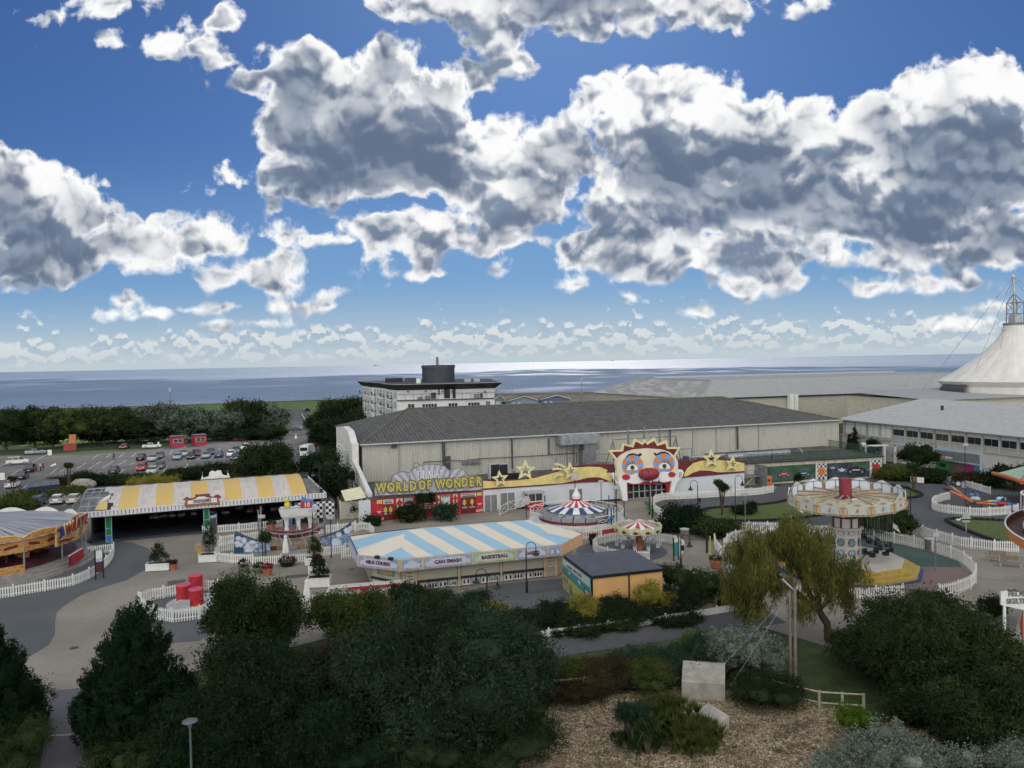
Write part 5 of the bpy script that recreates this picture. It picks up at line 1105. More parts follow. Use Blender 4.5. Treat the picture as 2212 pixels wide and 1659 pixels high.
for x0,x1 in ((1.4,5.1),(5.5,9.2),(9.6,W0-1.4)):
    pan(wi[0],wi[1],x0,x1,1.0,2.6,SHT,'shutter'); pan(wi[0],wi[1],x0-.05,x1+.05,.84,.98,BLACK,'counter',.04,.35)
    k = 4; 
    for i in range(k):
        xa = x0+(x1-x0)*i/k+.08; xb = x0+(x1-x0)*(i+1)/k-.06; pa = pan(wi[0],wi[1],xa,xb,.12,.8,mat('prize_panel_white',(0.55,0.56,0.58),.6,.05),'prize_panel',.05,.04)
        a_, d_2 = Vector(wi[0]), (Vector(wi[1])-Vector(wi[0])).normalized(); n_2 = Vector((d_2.y,-d_2.x)); mb = MB(); rg = random.Random(int(x0*10)+i)
        for q_ in range(2+i%2):
            c = a_+d_2*(xa+(xb-xa)*(q_+.5)/(2+i%2))+n_2*.1; mb.ell((c.x,c.y,.52),(.09,.03,.09),8); mb.ell((c.x,c.y,.36),(.12,.03,.14),8)
        mb.build('prize_drawing', rg.choice([DRED,BLACK,GREY]), pa)
pan(wi[0],wi[1],.3,1.05,.9,2.6,mat('notice_cream',(.45,.42,.33),.7,.1),'notice'); pan(wi[0],wi[1],W0-1.05,W0-.2,1.0,2.6,mat('notice_peach',(.45,.37,.28),.7,.1),'notice')
for k in range(5):
    pan(wi[0],wi[1],.42,.95,2.3-.3*k,2.4-.3*k,GREY,'notice_line',.1,.02); pan(wi[0],wi[1],W0-.9,W0-.35,2.4-.3*k,2.5-.3*k,GREY,'notice_line',.1,.02)
W7 = (Vector(wi[0])-Vector(wi[7])).length
sp_ = pan(wi[7],wi[0],.3,W7-.3,1.0,2.6,mat('side_panel_cream',(0.42,0.40,0.30),.8,.1),'side_panel'); pan(wi[7],wi[0],.2,W7-.2,.84,.98,BLACK,'counter',.04,.3)
pan(wi[7],wi[0],.9,W7-.9,1.3,2.4,mat('scroll_teal',(0.10,0.25,0.22),.7,.2),'painted_scroll',.1,.02,sp_); pan(wi[7],wi[0],1.2,W7-1.2,1.45,2.25,mat('scroll_peach',(0.42,0.25,0.14),.7,.1),'painted_scroll',.12,.02,sp_)
for i in range(3): pan(wi[7],wi[0],.3+i*(W7-.6)/3,.2+(i+1)*(W7-.6)/3,.12,.8,mat('prize_panel_white',(1,1,1)),'prize_panel',.05,.04)
for x in (2.4,3.9): MB().box(x-.2,-.45,1.05,x+.2,-.15,1.3).build('floodlight', BLACK, f7)
# ---- small cafe kiosk with mural
kf = [P(*q, 3.1) for q in ((1278,1245),(1433.5,1228),(1364,1186),(1217,1199))]; ko = kf[0].copy(); ko.z = 0; kd = kf[1]-kf[0]; krz = math.atan2(kd.y,kd.x); KR = Matrix.Rotation(-krz,3,'Z'); kl = [KR @ (p-ko) for p in kf]
kiosk = thing('cafe_kiosk', 'orange flat-roofed kiosk with a teal and yellow seaside mural on one side', 'kiosk', ko, krz)
kp2 = [(p.x,p.y) for p in kl]
def ins(poly, d): c = Vector((sum(p[0] for p in poly)/4, sum(p[1] for p in poly)/4)); return [(c.x+(p[0]-c.x)*(1-d), c.y+(p[1]-c.y)*(1-d)) for p in poly]
MB().prism(ins(kp2,.025), 0, 2.85).build('wall', mat('kiosk_orange',(0.58,0.34,0.13),.8,.06,.8,dirt=.12), kiosk)
def _kroof(T, co, X):
    n = T.noise(co, .9, 6, .7).outputs[0]; return (T.mix(T.ss(n,.35,.7), (0.035,0.04,0.05), (0.085,0.095,0.115)), T.ss(n,.3,.7,.35,.75), None)
MB().prism(kp2, 2.86, 3.1).build('roof', [BLACK], kiosk); MB().prism(ins(kp2,.012), 3.1, 3.115).build('roof_felt', special('felt_roof',_kroof), kiosk)
Lk = Vector(kp2[1]).length
MB().box(Lk*.505,-.06+.12,0,Lk*.525,.12,2.85).box(.03,.02,0,.12,.2,2.85).build('drainpipe', BLACK, kiosk)
ms = Vector(kp2[3])*.975; Lm = Vector(kp2[3]).length; ma = math.atan2(kp2[3][1],kp2[3][0])
mur = thing('x','',''); bpy.data.objects.remove(mur)
# mural built along the left side, local x from the front corner backwards
mu = MB().box(.15,.02,.05,Lm-.15,.1,2.84).build('mural', mat('mural_teal',(0.05,0.22,0.22),.7,.08), kiosk, (0,0,0), ma)
def mq(pts, m_, nm, d=.12, par=mu):
    return MB().plate([(Lm*x, z) for x, z in pts], d, d+.03).build(nm, m_, par)
MUY = mat('mural_yellow',(0.34,0.34,0.07),.7,.1); MUP = mat('mural_pale',(0.42,0.46,0.42),.7,.05); MUO = mat('mural_olive',(0.26,0.25,0.13),.7,.1); MUB = mat('mural_brown',(0.14,0.12,0.095),.7,.1)
mq([(.02,2.83),(.98,2.83),(.98,2.30),(.02,2.15)], MUP, 'sign_band')
mq([(.02,.06),(.98,.06),(.98,1.55),(.8,1.45),(.6,1.35),(.4,1.25),(.22,1.28),(.02,1.0)], MUY, 'painted_field'); mq([(.98,2.0),(.98,1.55),(.7,1.40),(.78,1.6),(.9,1.78)], MUB, 'painted_cliff', .14)
mq([(.98,.06),(.98,1.0),(.75,1.1),(.62,.9),(.55,.06)], MUO, 'painted_hill', .14); mq([(.72,.06),(.56,.06),(.66,1.25)], MUB, 'painted_tent', .16); mq([(.02,.06),(.5,.06),(.55,.45),(.45,.6),(.3,.5),(.02,.1)], MUB, 'painted_path', .15)
for cx_ in (.9,.8): mq([(cx_-.02,.95),(cx_+.02,.9),(cx_+.03,1.15),(cx_,1.4),(cx_-.03,1.15)], MUB, 'painted_tree', .16)
for cx_,cz in ((.38,1.85),(.34,1.75),(.72,1.9)): mq([(cx_-.02,cz),(cx_+.02,cz),(cx_,cz+.2)], WHITE, 'painted_sail', .15)
mq([(.03,.06),(.17,.06),(.17,1.75),(.03,1.75)], mat('kiosk_door_beige',(0.36,0.29,0.22),.7,.1), 'door', .15); mq([(.17,.06),(.19,.06),(.19,1.8),(.02,1.8),(.02,1.75),(.17,1.75)], BLACK, 'door_frame', .16); mq([(.06,1.05),(.13,1.05),(.13,1.35),(.06,1.35)], mat('door_notice',(0.25,0.04,0.12),.7,.1), 'door_notice', .19)
txt('CRAFTER CRAFTY DUNCES'[:0] or '', .3, GREY, mu, (0,0,0)) if False else None
lb = MB(); 
for k in range(22):
    if k in (8,15): continue
    x = .80-k*.0245; lb.box(Lm*(x-.017), .14, 2.36+.004*k, Lm*x, .17, 2.60+.004*k)
lb.build('lettering', GREY, mu)
# ---- dodgems hall
DA, DB = P(187,1176), P(700,1127); DW = Wall(DA, DB); DL = DW.L
dod = thing('dodgems_hall', 'open dodgem hall with yellow and white striped barrel canvas roof', 'ride building', DW.A, DW.rz)
xl, xr = DW.sh((154,1111),-1.2)[0], DW.sh((705,1070),-1.2)[0]; DP_ = 15.5
MB().box(0,0,0.02,DL,DP_,.28).build('floor', mat('dodgem_floor',(0.035,0.042,0.06),.45,.3,.6), dod)
MB().box(0,DP_-.2,.3,DL,DP_,3.4).box(DL-.2,2,.3,DL,DP_,3.4).box(0,5,.3,.2,DP_,3.4).build('wall', DKGREY, dod)
MB().box(xl,-1.2,3.35,xr,DP_+.4,3.5).build('ceiling', mat('ceiling_brown',(0.09,0.075,0.06),.9,.2), dod)
fas = MB().box(xl,-1.32,3.42,xr,-1.2,4.12).build('fascia', mat('fascia_white',(0.56,0.58,0.60),.6,.05), dod)
m = MB(); k = int((xr-xl)/.42)
for i in range(k): x = xl+.2+(xr-xl)*i/k; m.box(x,-1.35,3.5,x+.09,-1.32,3.95)
m.build('fascia_stripes', GREY, fas); m = MB()
for i in range(k): x = xl+.245+(xr-xl)*i/k; m.ell((x,-1.36,3.99),(.075,.03,.075),6)
m.build('lamp_bulbs', mat('bulb_red',(0.3,0.08,0.1),.5,.1), fas)
MB().box(xr-.12,-1.2,3.4,xr,DP_+.4,4.1).build('side_fascia', WHITE, dod)
MB().box(xl,-1.19,3.52,xr-.12,DP_+.3,3.8).build('roof_deck', special('timber_roof_deck', lambda T, co, X: (T.mix(T.ss(T.noise(T.v('MULTIPLY',co,(4,.3,1)),1.2,5,.7).outputs[0],.4,.6),(0.13,0.13,0.125),(0.24,0.24,0.23)),.8,None)), dod)
def arch(t): return 3.85+1.75*math.sin(PI*t)**.8
c0, c1 = xl+2.9, xr-2.4; 
b = MB(); N_ = 16; K_ = 12
CANY = special('yellow_canvas', lambda T, co, X: (T.mix(T.ss(T.noise(T.v('MULTIPLY',co,(2.2,.35,1)),1.2,6,.7).outputs[0],.35,.72),(0.56,0.36,0.07),(0.46,0.36,0.20)),.6,None))
CANW = special('white_canvas', lambda T, co, X: (T.mix(T.ss(T.noise(T.v('MULTIPLY',co,(2.2,.35,1)),1.2,6,.7).outputs[0],.35,.72),(0.50,0.46,0.42),(0.38,0.345,0.33)),.6,None))
for s_ in range(K_):
    xa = c0+(c1-c0)*s_/K_; xb = c0+(c1-c0)*(s_+1)/K_
    for i in range(N_):
        ta, tb = i/N_, (i+1)/N_; j = .0
        ya, yb = -.9+ta*(DP_+.8), -.9+tb*(DP_+.8); za, zb = arch(ta), arch(tb)
        if s_ == 0 and ta < .35: xa2 = xa+1.2*(1-ta)+.3*math.sin(i*2.1)
        else: xa2 = xa
        mid = (xa2+xb)/2; sag = .07
        b.add([(xa2,ya,za),(mid,ya,za-sag),(xb,ya,za),(xb,yb,zb),(mid,yb,zb-sag),(xa2,yb,zb)], [(0,1,4,5),(1,2,3,4)], (s_+1) % 2, False)
b.build('canvas_roof', [CANY, CANW], dod)
fr_ = MB()
for x in (c0-2.2,c0-1.3,c0-.4):
    fr_.tube([(x,-.9+t/10*(DP_+.8),arch(t/10)-.1) for t in range(11)], .09, 5)
for t in (.1,.25,.4,.55,.7): fr_.tube([(c0-2.2,-.9+t*(DP_+.8),arch(t)-.1),(c0,-.9+t*(DP_+.8),arch(t)-.1)], .06, 4)
for t in (.1,.3,.5): fr_.tube([(c0-2.2,-.9+t*(DP_+.8),arch(t)-.1),(c0-.4,-.9+(t+.15)*(DP_+.8),arch(t+.15)-.1)], .05, 4)
fr_.build('roof_frame', GALV, dod)
MB().add([(c0-.6,2,4.4),(c0+.8,2,5.0),(c0+.9,4,5.3),(c0-.3,4.5,4.7)],[(0,1,2,3)]).add([(c0-.5,-.6,4.2),(c0+.8,-.7,4.1),(c0+.7,1.5,4.9),(c0-.2,1.2,4.7)],[(0,1,2,3)],1).build('torn_canvas', [WHITE, CANY], dod)
m = MB(); 
for i in range(int((xr-xl)/.9)): x = xl+i*.9; m.box(x,DP_+.35,3.8,x+.07,DP_+.42,4.7)
m.box(xl,DP_+.35,4.6,xr,DP_+.42,4.7).box(xl,DP_+.38,3.9,xr,DP_+.4,4.5); m.build('back_railing', DKGREY, dod)
m = MB()
for i in range(20): y = -1.1+i*.8; m.box(xl,y,3.8,xl+.06,y+.07,4.8)
m.box(xl,-1.1,4.75,xl+.08,DP_,4.85); m.build('end_railing', GREY, dod)
# pillars
for u,v in ((236,1169),(447,1150),(625,1133)):
    x = DW.sh((u,v))[0]; pl = MB().box(x-.32,-.1,.02,x+.32,.35,3.4).build('pillar', mat('pillar_purple',(0.13,0.05,0.12),.6,.1), dod)
    MB().box(x-.3,-.16,.9,x+.3,-.1,3.3).build('pillar_panel', GREEN, pl); m = MB()
    for xx in (x-.36,x+.28): m.box(xx,-.2,.02,xx+.08,-.08,3.35)
    for zz in (.02,.85,1.7,3.28): m.box(x-.36,-.21,zz,x+.36,-.09,zz+.07)
    m.build('pillar_border', LBLUE, pl); MB().box(x-.28,-.17,.1,x+.28,-.11,.85).build('pillar_foot_panel', BLUE, pl)
# parked dodgem cars inside
def dodgem(): 
    r = thing('dodgem_car','','dodgem car')
    MB().lathe([(.55,.1),(.62,.2),(.62,.32),(.55,.38)], 16).build('bumper', RUBBER, r); m = MB(); m.ell((0,0,.42),(.5,.62,.3),14); m.build('body', LTGREY, r); MB().box(-.3,-.45,.6,.3,-.38,1.0).build('seat_back', DRED, r); MB().tube([(0,.5,.5),(0,.55,2.8)], .02, 4).build('pole', BLACK, r); return r
dc = dodgem(); dk_ = tree_of(dc); xs_ = [z3 for z3 in ()]; zd = Zm(600,1900,2.765)
rg = random.Random(3); first = True
ps = [(zd(40,390)),(zd(120,380)),(zd(220,370)),(zd(320,365)),(zd(455,350)),(zd(655,335)),(zd(800,340)),(zd(950,290)),(zd(1060,320)),(zd(1170,310)),(zd(1330,300)),Zm(0,1900,2.765)(1650,390)]
places = ['leftmost of the row before the middle pillar','second from the left in the row','third from the left in the row','fourth from the left in the row','left of the middle green pillar','just right of the middle green pillar','second right of the middle green pillar','at the back of the floor','in the middle of the right bay','right of centre in the right bay','nearest the right green pillar','at the left end, pale nose out']
for i,q in enumerate(ps):
    p = P(q[0],q[1]+4,.3); p.z = .3; lab = 'shaded grey dodgem car, '+places[i]
    if i == 0: dc.location = p; dc['label'] = lab; dc['group'] = 'dodgem cars in the hall'; dc.rotation_euler.z = .3
    else: d2 = dup(dc, dk_, p, rg.uniform(-1,1), lab); d2['group'] = 'dodgem cars in the hall'
# name sign DODGEMS
zs_ = Zm(500,1650,4.424); dsg = lambda pts: [DW.sh(zs_(*p), -1.5) for p in pts]
MRN = mat('sign_maroon',(0.17,0.035,0.06),.6,.1); OCB = mat('sign_ochre_border',(0.30,0.11,0.05),.6,.3,6)
s_ = MB().plate(dsg([(970,1400),(1050,1355),(1080,1380),(1150,1380),(1195,1350),(1180,1320),(1440,1298),(1450,1340),(1500,1360),(1550,1320),(1600,1320),(1648,1360),(1600,1395),(1620,1490),(1540,1490),(1330,1500),(1110,1530),(1020,1540),(1000,1500),(1020,1420)]), -1.5,-1.36).build('name_sign', MRN, dod)
MB().plate(dsg([(1010,1400),(1045,1395),(1050,1460),(1200,1465),(1320,1440),(1560,1440),(1570,1370),(1600,1370),(1610,1480),(1330,1495),(1110,1520),(1025,1525)]), -1.53,-1.49).build('sign_border', OCB, s_)
MB().plate(dsg([(1058,1482),(1055,1420),(1120,1415),(1200,1385),(1235,1355),(1345,1345),(1410,1370),(1565,1372),(1568,1450),(1440,1450),(1320,1460),(1200,1478)]), -1.56,-1.52).build('sign_face', WHITE, s_)
(xa,za),(xb,zb) = DW.sh(zs_(1180,1440),-1.6), DW.sh(zs_(1450,1410),-1.6)
for i,ch in enumerate('DODGEMS'): t = i/6; txt(ch, .58, BLACK, s_, (xa+(xb-xa)*t,-1.6,za+(zb-za)*t), bold=.012, wid=.7)
# white scroll sign seen from behind on the roof's back edge
(xa,za),(xb,zb) = DW.sh(zs_(1250,1085),DP_), DW.sh(zs_(1830,1030),DP_); w_ = xb-xa
bs = thing('roof_scroll_sign', 'white scrolled signboard seen from behind above the dodgems roof', 'sign', DW.at(xa,DP_,0), DW.rz)
o_ = MB().plate([(0,3.9),(.1,4.4),(w_*.08,4.9),(w_*.11,5.3),(w_*.14,4.9),(w_*.3,5.1),(w_*.33,5.7),(w_*.42,5.9),(w_*.5,5.7),(w_*.58,5.9),(w_*.68,5.8),(w_*.72,5.2),(w_*.85,5.0),(w_*.88,5.5),(w_*.93,5.0),(w_,4.1),(w_*.9,4.4),(w_*.5,4.2)], .5, .62).build('signboard', WHITE, bs)
m = MB()
for t in (.12,.38,.6,.88): m.tube([(w_*t,.7,3.6),(w_*t,.7,5.8)], .06, 4)
m.tube([(0,.7,4.6),(w_,.7,4.6)], .05, 4); m.build('support', GREY, bs)
# ---- waltzer
wc = Vector((-58.5,82,0)); WR = 10.6
wal = thing('waltzer_ride', 'waltzer ride with silver slatted roof and flame painted fronts at the left edge', 'ride', wc)
MB().lathe([(WR+1.5,0),(WR+1.5,.25),(WR+1.1,.25),(WR+1.1,.5),(WR+.7,.5),(WR+.7,.75),(WR+.2,.75),(WR+.2,.95),(0,.95)], 48).build('platform', mat('deck_grey',(0.25,0.24,0.23),.7,.15,dirt=.3), wal)
MB().lathe([(WR-.6,.96),(6,1.6),(5,1.6),(0,1.2)], 36).build('turntable', mat('waltz_floor',(0.10,0.03,0.045),.5,.4,.8), wal)
WROOF = special('silver_slats', lambda T, co, X: (T.mix(T.ss(T.noise(T.n('ShaderNodeCombineXYZ', {0: T.m('MULTIPLY', T.m('ARCTAN2', X[1], X[0]), 22.0), 1: T.m('MULTIPLY', X[2], 0.8)}).outputs[0], 1.0, 4, .7).outputs[0], .42, .56), (0.12,0.12,0.12), (0.36,0.355,0.35)), .35, None))
MB().lathe([(WR+.2,4.1),(7,4.7),(3,5.2),(.8,5.4),(0,5.6)], 64).build('roof', WROOF, wal)
FL = special('flame_airbrush', lambda T, co, X: (T.ramp(T.noise(T.v('MULTIPLY', co, (.7,.7,1.6)), 2.3, 4, .6, 2.2).outputs[0], [(0,(0.04,0.015,0.03)),(.36,(0.22,0.03,0.02)),(.43,(0.36,0.08,0.03)),(.47,(0.50,0.28,0.07)),(.52,(0.48,0.40,0.12)),(.56,(0.28,0.05,0.03)),(.60,(0.50,0.34,0.09)),(.66,(0.42,0.14,0.04)),(.74,(0.06,0.05,0.14)),(1,(0.05,0.05,0.12))]), .5, None))
angs = [math.radians(a) for a in (-132,-105,-78,-54,-30,-6,18,42,66,90,114,138,162,186,210)]
for i in range(len(angs)-1):
    a, b_ = angs[i], angs[i+1]; pa = Vector((math.cos(a),math.sin(a),0))*WR; pb = Vector((math.cos(b_),math.sin(b_),0))*WR; d = pb-pa; L_ = d.length; rz = math.atan2(d.y,d.x)
    if i < 5:
        sh_ = [(0,2.9),(L_,2.9),(L_,4.3),(L_*.85,4.6),(L_*.5,4.75),(L_*.15,4.6),(0,4.3)]
        f_ = MB().plate(sh_, -.08, .08).build('front_panel', FL, wal, pa, rz)
        m = MB(); m.tube([(x,0,z) for x,z in sh_+[sh_[0]]], .05, 4); m.build('panel_edge', YEL, f_); m = MB()
        for k in (-1,1): m.plate([(L_/2+k*.4,3.3),(L_/2+k*1.6,3.45),(L_/2+k*1.75,3.6),(L_/2+k*1.6,3.75),(L_/2+k*.5,3.55)], -.12, -.08)
        m.build('flame_tongue', DRED, f_)
        MB().plate([(0,.05),(L_,.05),(L_,1.7),(0,1.7)], -.06, .06).build('lower_panel', FL, wal, pa*1.02, rz) if i < 4 else None
    else:
        f_ = MB().plate([(0,3.7),(L_,3.7)]+[(L_*(1-t/8),3.9+.75*math.sin(PI*t/8)) for t in range(9)], -.05, .05).build('rear_scallop', WHITE, wal, pa, rz)
        m = MB(); m.tube([(0,-.1,4.05),(L_,-.1,4.05)], .03, 4).tube([(L_/2,-.1,3.8),(L_/2,-.1,4.6)], .03, 4); m.build('scallop_frame', GREY, f_)
    MB().cyl(pa.x,pa.y,.9,4.2,.09,.09,8).build('post', GALV, wal)
m = MB(); m.lathe([(WR-3,1.0),(WR-3,3.3)], 40, a0=PI*.25, a1=PI*1.2); m.build('back_wall', mat('waltz_back',(0.045,0.015,0.025),.6,.5,.8), wal)
for a_ in (-1.75,-1.2,-.65,-.1,.45):
    x, y = 6.6*math.cos(a_), 6.6*math.sin(a_); m = MB(); m.lathe([(1.1,.0),(1.2,.4),(1.15,1.0),(.95,1.05),(.9,.4),(.2,.35)], 16, a0=a_-2.4+PI, a1=a_+2.4+PI); c_ = m.build('waltzer_car', FL, wal, (x,y,1.4)); MB().ell((0,0,.5),(.7,.7,.15),12).build('seat', RED, c_)
# entrance sign with partly seen WALTZ lettering
e0, e1 = P(*Zm(0,1980,4.608)(1010,800),2.9), P(*Zm(0,1980,4.608)(1555,590),2.9); EW = Wall((e0.x,e0.y),(e1.x,e1.y)); EWL = EW.L
zw = Zm(0,1980,4.608); q = [EW.sh(zw(*p)) for p in ((1012,800),(1390,665),(1552,580),(1545,230),(1500,185),(1410,195),(1330,250),(1250,350),(1180,400),(1060,430),(1015,480))]
o_r = EW.A - wc
es = MB().plate(q, -.1, .1).build('entrance_sign', mat('sign_navy_gold',(0.40,0.22,0.08),.5,.5,1.5), wal, (o_r.x,o_r.y,0), EW.rz)
MB().plate([EW.sh(zw(*p)) for p in ((1020,490),(1180,405),(1260,350),(1340,250),(1530,240),(1520,340),(1180,560),(1040,680),(1080,560))], -.14,-.1).build('sign_field', mat('sign_blue',(0.03,0.035,0.16),.5,.2), es)
for ch,(u,v),s2 in (('W',(1190,490),1.5),('A',(1290,430),1.45),('L',(1375,375),1.4),('T',(1440,335),1.4),('Z',(1510,300),1.4)):
    x,z_ = EW.sh(zw(u,v)); txt(ch, s2, mat('waltz_red',(0.26,0.03,0.03),.5,.1), es, (x,-.3,z_), bold=.03, ex=.05, shear=.15, wid=.7); txt(ch, s2*1.1, mat('waltz_cream',(0.55,0.45,0.25),.5,.1), es, (x,-.2,z_), bold=.09, ex=.05, shear=.15, wid=.7, name='letter_edge')
MB().tube([(EWL,0,0),(EWL,0,4.8)], .08, 6).build('sign_post', GALV, es)
m = MB(); m.plate([EW.sh(zw(*p)) for p in ((1040,700),(1170,650),(1240,650),(1290,625),(1340,620),(1280,650),(1230,680),(1100,710),(1060,740))], -.18,-.12); m.build('flame_tongue', DRED, es)
MB().plate([EW.sh(zw(*p)) for p in ((1400,600),(1405,520),(1425,490),(1450,510),(1450,580))], -.16,-.1).build('painted_window', mat('sign_teal',(0.05,0.20,0.22),.5,.1), es)
rp = [P(*zw(*p),z_) for p,z_ in (((1255,1140),.9),((1290,1010),2.0),((1470,860),2.0),((1500,990),.9))]
# red banister panel on the steps
g = thing('step_banister', 'red ticket banister with white top rail on the waltzer steps', 'handrail', (rp[0].x,rp[0].y,.7)); d = rp[3]-rp[0]
MB().add([(0,0,.1),(d.x,d.y,.1),(d.x,d.y,1.15),(0,0,1.15),(.08,.06,.1),(d.x+.08,d.y+.06,.1),(d.x+.08,d.y+.06,1.15),(.08,.06,1.15)],[(0,1,2,3),(7,6,5,4),(0,4,5,1),(3,2,6,7)]).build('panel', RED, g); MB().tube([(0,0,1.2),(d.x,d.y,1.2)], .06, 6).build('rail', WHITE, g)
# ---- teacup-like hat ride
hc = P(428,1308); hat = thing('hat_ride', "children's ride of three red drums on a round grey turntable", 'ride', hc)
MB().lathe([(2.6,0.1),(2.6,.35),(2.4,.4),(0,.4)], 32).build('turntable', LTGREY, hat)
for (u0,v0,u1) in ((382,1299,413),(408,1309,440),(409,1277,438)):
    c = P((u0+u1)/2, v0-3, .4) - hc; r = (P(u1,v0,.4)-P(u0,v0,.4)).length/2
    d_h = MB().lathe([(r*1.05,.42),(r*.98,.5),(r*.93,1.0),(r*1.0,1.75),(r*.9,1.75)], 24, (c.x,c.y)).build('drum', RED, hat)
    MB().lathe([(r*.98,1.7),(r*.9,1.82),(0,1.86)], 24, (c.x,c.y)).build('lid', mat('faded_red_lid',(0.42,0.07,0.11),.6,.1), d_h); MB().lathe([(r*1.2,.4),(r*1.2,.46),(0,.46)], 20, (c.x,c.y)).build('brim', YEL, d_h)
MB().box(-.9,-2.0,.4,.1,-1.85,1.1).build('step_box', LTGREY, hat)
# ---- pirate ship ride with wave boards
def waveboard(lab, pts, zf, top, blobs_):
    q = [P(*zf(*pts[0])), P(*zf(*pts[1]))]; W_ = Wall((q[0].x,q[0].y),(q[1].x,q[1].y)); t = thing('wave_board', lab, 'backdrop', W_.A, W_.rz, 'painted wave backdrops of the boat ride')
    out = [W_.sh(zf(*p)) for p in top]; out = [(x,max(.05,z)) for x,z in out]
    o_ = MB().plate(out, -.05, .05).build('board', special('painted_sea_swirl', lambda T, co, X: (T.mix(T.ss(T.m('SINE', T.m('MULTIPLY', T.noise(T.v('MULTIPLY', co, (.5,1,.9)), 1.0, 3, .5, 1.0).outputs[0], 40.0)), -.5, .7), (0.10,0.16,0.28), (0.26,0.33,0.44)), .6, None)), t)
    MB().plate([W_.sh(zf(*p)) for p in blobs_[0]], -.07, -.04).build('painted_night_sea', mat('wave_navy',(0.012,0.06,0.14),.6,.1), o_)
    m = MB()
    for (u,v,r) in blobs_[1]:
        x,z_ = W_.sh(zf(u,v)); rg = random.Random(int(u)); pts_ = [(x+(r/75)*(1+.22*math.sin(k*2.4))*math.cos(2*PI*k/18), max(.08,z_+(r/75)*(1+.22*math.cos(k*2.1))*math.sin(2*PI*k/18)*.9)) for k in range(18)]; m.plate(pts_, -.10, -.065)
    m.build('painted_foam', mat('foam_white',(0.48,0.52,0.60),.6,.12,2), o_)
    tt = [W_.sh(zf(*p)) for p in blobs_[2]]; MB().tube([(x,0,z_+.06) for x,z_ in tt], .12, 5).build('top_rail', mat('rail_slate',(0.04,0.06,0.07),.6,.2), o_)
zp = Zm(900,1980,2.267)
waveboard('dark blue painted wave board at the left end of the pirate boat ride', [(50,450),(375,442)], zp, [(50,265),(70,262),(140,300),(220,330),(300,348),(360,352),(378,440),(50,452)], (((52,268),(130,300),(135,440),(52,448)), ((95,360,38),(130,335,28),(185,400,45),(215,360,30),(240,380,24),(90,320,26)), ((62,265),(140,300),(220,330),(300,348),(362,352))))
waveboard('pale blue painted wave board at the right end of the pirate boat ride', [(818,392),(1100,378)], zp, [(818,312),(900,290),(980,260),(1040,225),(1095,178),(1100,378),(818,392)], (((1000,255),(1090,190),(1096,250),(1010,290)), ((960,355,42),(985,280,24),(1060,245,30),(1085,225,20)), ((818,312),(900,290),(980,260),(1040,225),(1095,178))))
bc = P(633,1172); brz = .22; bt = thing('boat_ride', 'red and grey swinging boat ride with empty seats on its wooden deck', 'ride', bc, brz)
m = MB(); sec = []; n_ = 14
for i in range(n_+1):
    t = -1+2*i/n_; x = t*3.2; w_ = .85*(1-abs(t)**3*.7); zb = .65+.55*t*t; zt_ = 1.15+.6*t*t
    sec.append([(x,-w_,zt_),(x,-w_*.7,zb),(x,w_*.7,zb),(x,w_,zt_)])
vs = [v for s_2 in sec for v in s_2]; fs = [(i*4+j,i*4+j+1,(i+1)*4+j+1,(i+1)*4+j) for i in range(n_) for j in range(3)]
m.add(vs, fs); m.add([s_2[k] for s_2 in (sec[0],) for k in range(4)], [(0,1,2,3)]); m.add(list(sec[-1]), [(3,2,1,0)]); m.build('hull', mat('boat_hull_red',(0.20,0.03,0.035),.5,.2), bt)
m = MB(); m.tube([s_2[0] for s_2 in sec], .12, 6).tube([s_2[3] for s_2 in sec], .12, 6); m.ell((-3.35,0,1.7),(.45,.6,.3),10).ell((3.35,0,1.7),(.45,.6,.3),10); m.build('gunwale', GREY, bt)
for i in range(7): x = -2.5+i*.83; MB().box(x-.3,-.55,1.2+.05*x*x,x-.2,.55,1.75+.05*x*x).build('seat_back', RED, bt)
for sx in (-3.7,3.7):
    for sy in (-1.3,1.3): MB().tube([(sx,sy,0),(sx,sy,4.3)], .09, 6).build('post', GREY, bt)
MB().box(-3.9,-3.3,0.05,3.9,-1.3,.5).build('deck', WOOD, bt); MB().box(-3.9,-3.34,.05,-1.6,-3.3,.45).build('deck_skirt', DRED, bt)
rm = MB()
for xa,xb in ((-3.6,-1.8),(-.5,.5),(1.6,3.5)):
    rm.tube([(xa,-1.6,.5),(xa,-1.6,1.5),(xb,-1.6,1.5),(xb,-1.6,.5)], .04, 5)
for xa in (-1.5,1.0): rm.tube([(xa,-1.7,1.5),(xa+.6,-3.6,.75),(xa+.6,-3.6,.05)], .04, 5); rm.tube([(xa+.9,-1.7,1.5),(xa+1.5,-3.6,.75),(xa+1.5,-3.6,.05)], .04, 5)
rm.build('handrails', GALV, bt)
for i in range(2): MB().box(-.6+i*2.5,-4.2,.02,.7+i*2.5,-3.3,.3).build('steps', GREY, bt)
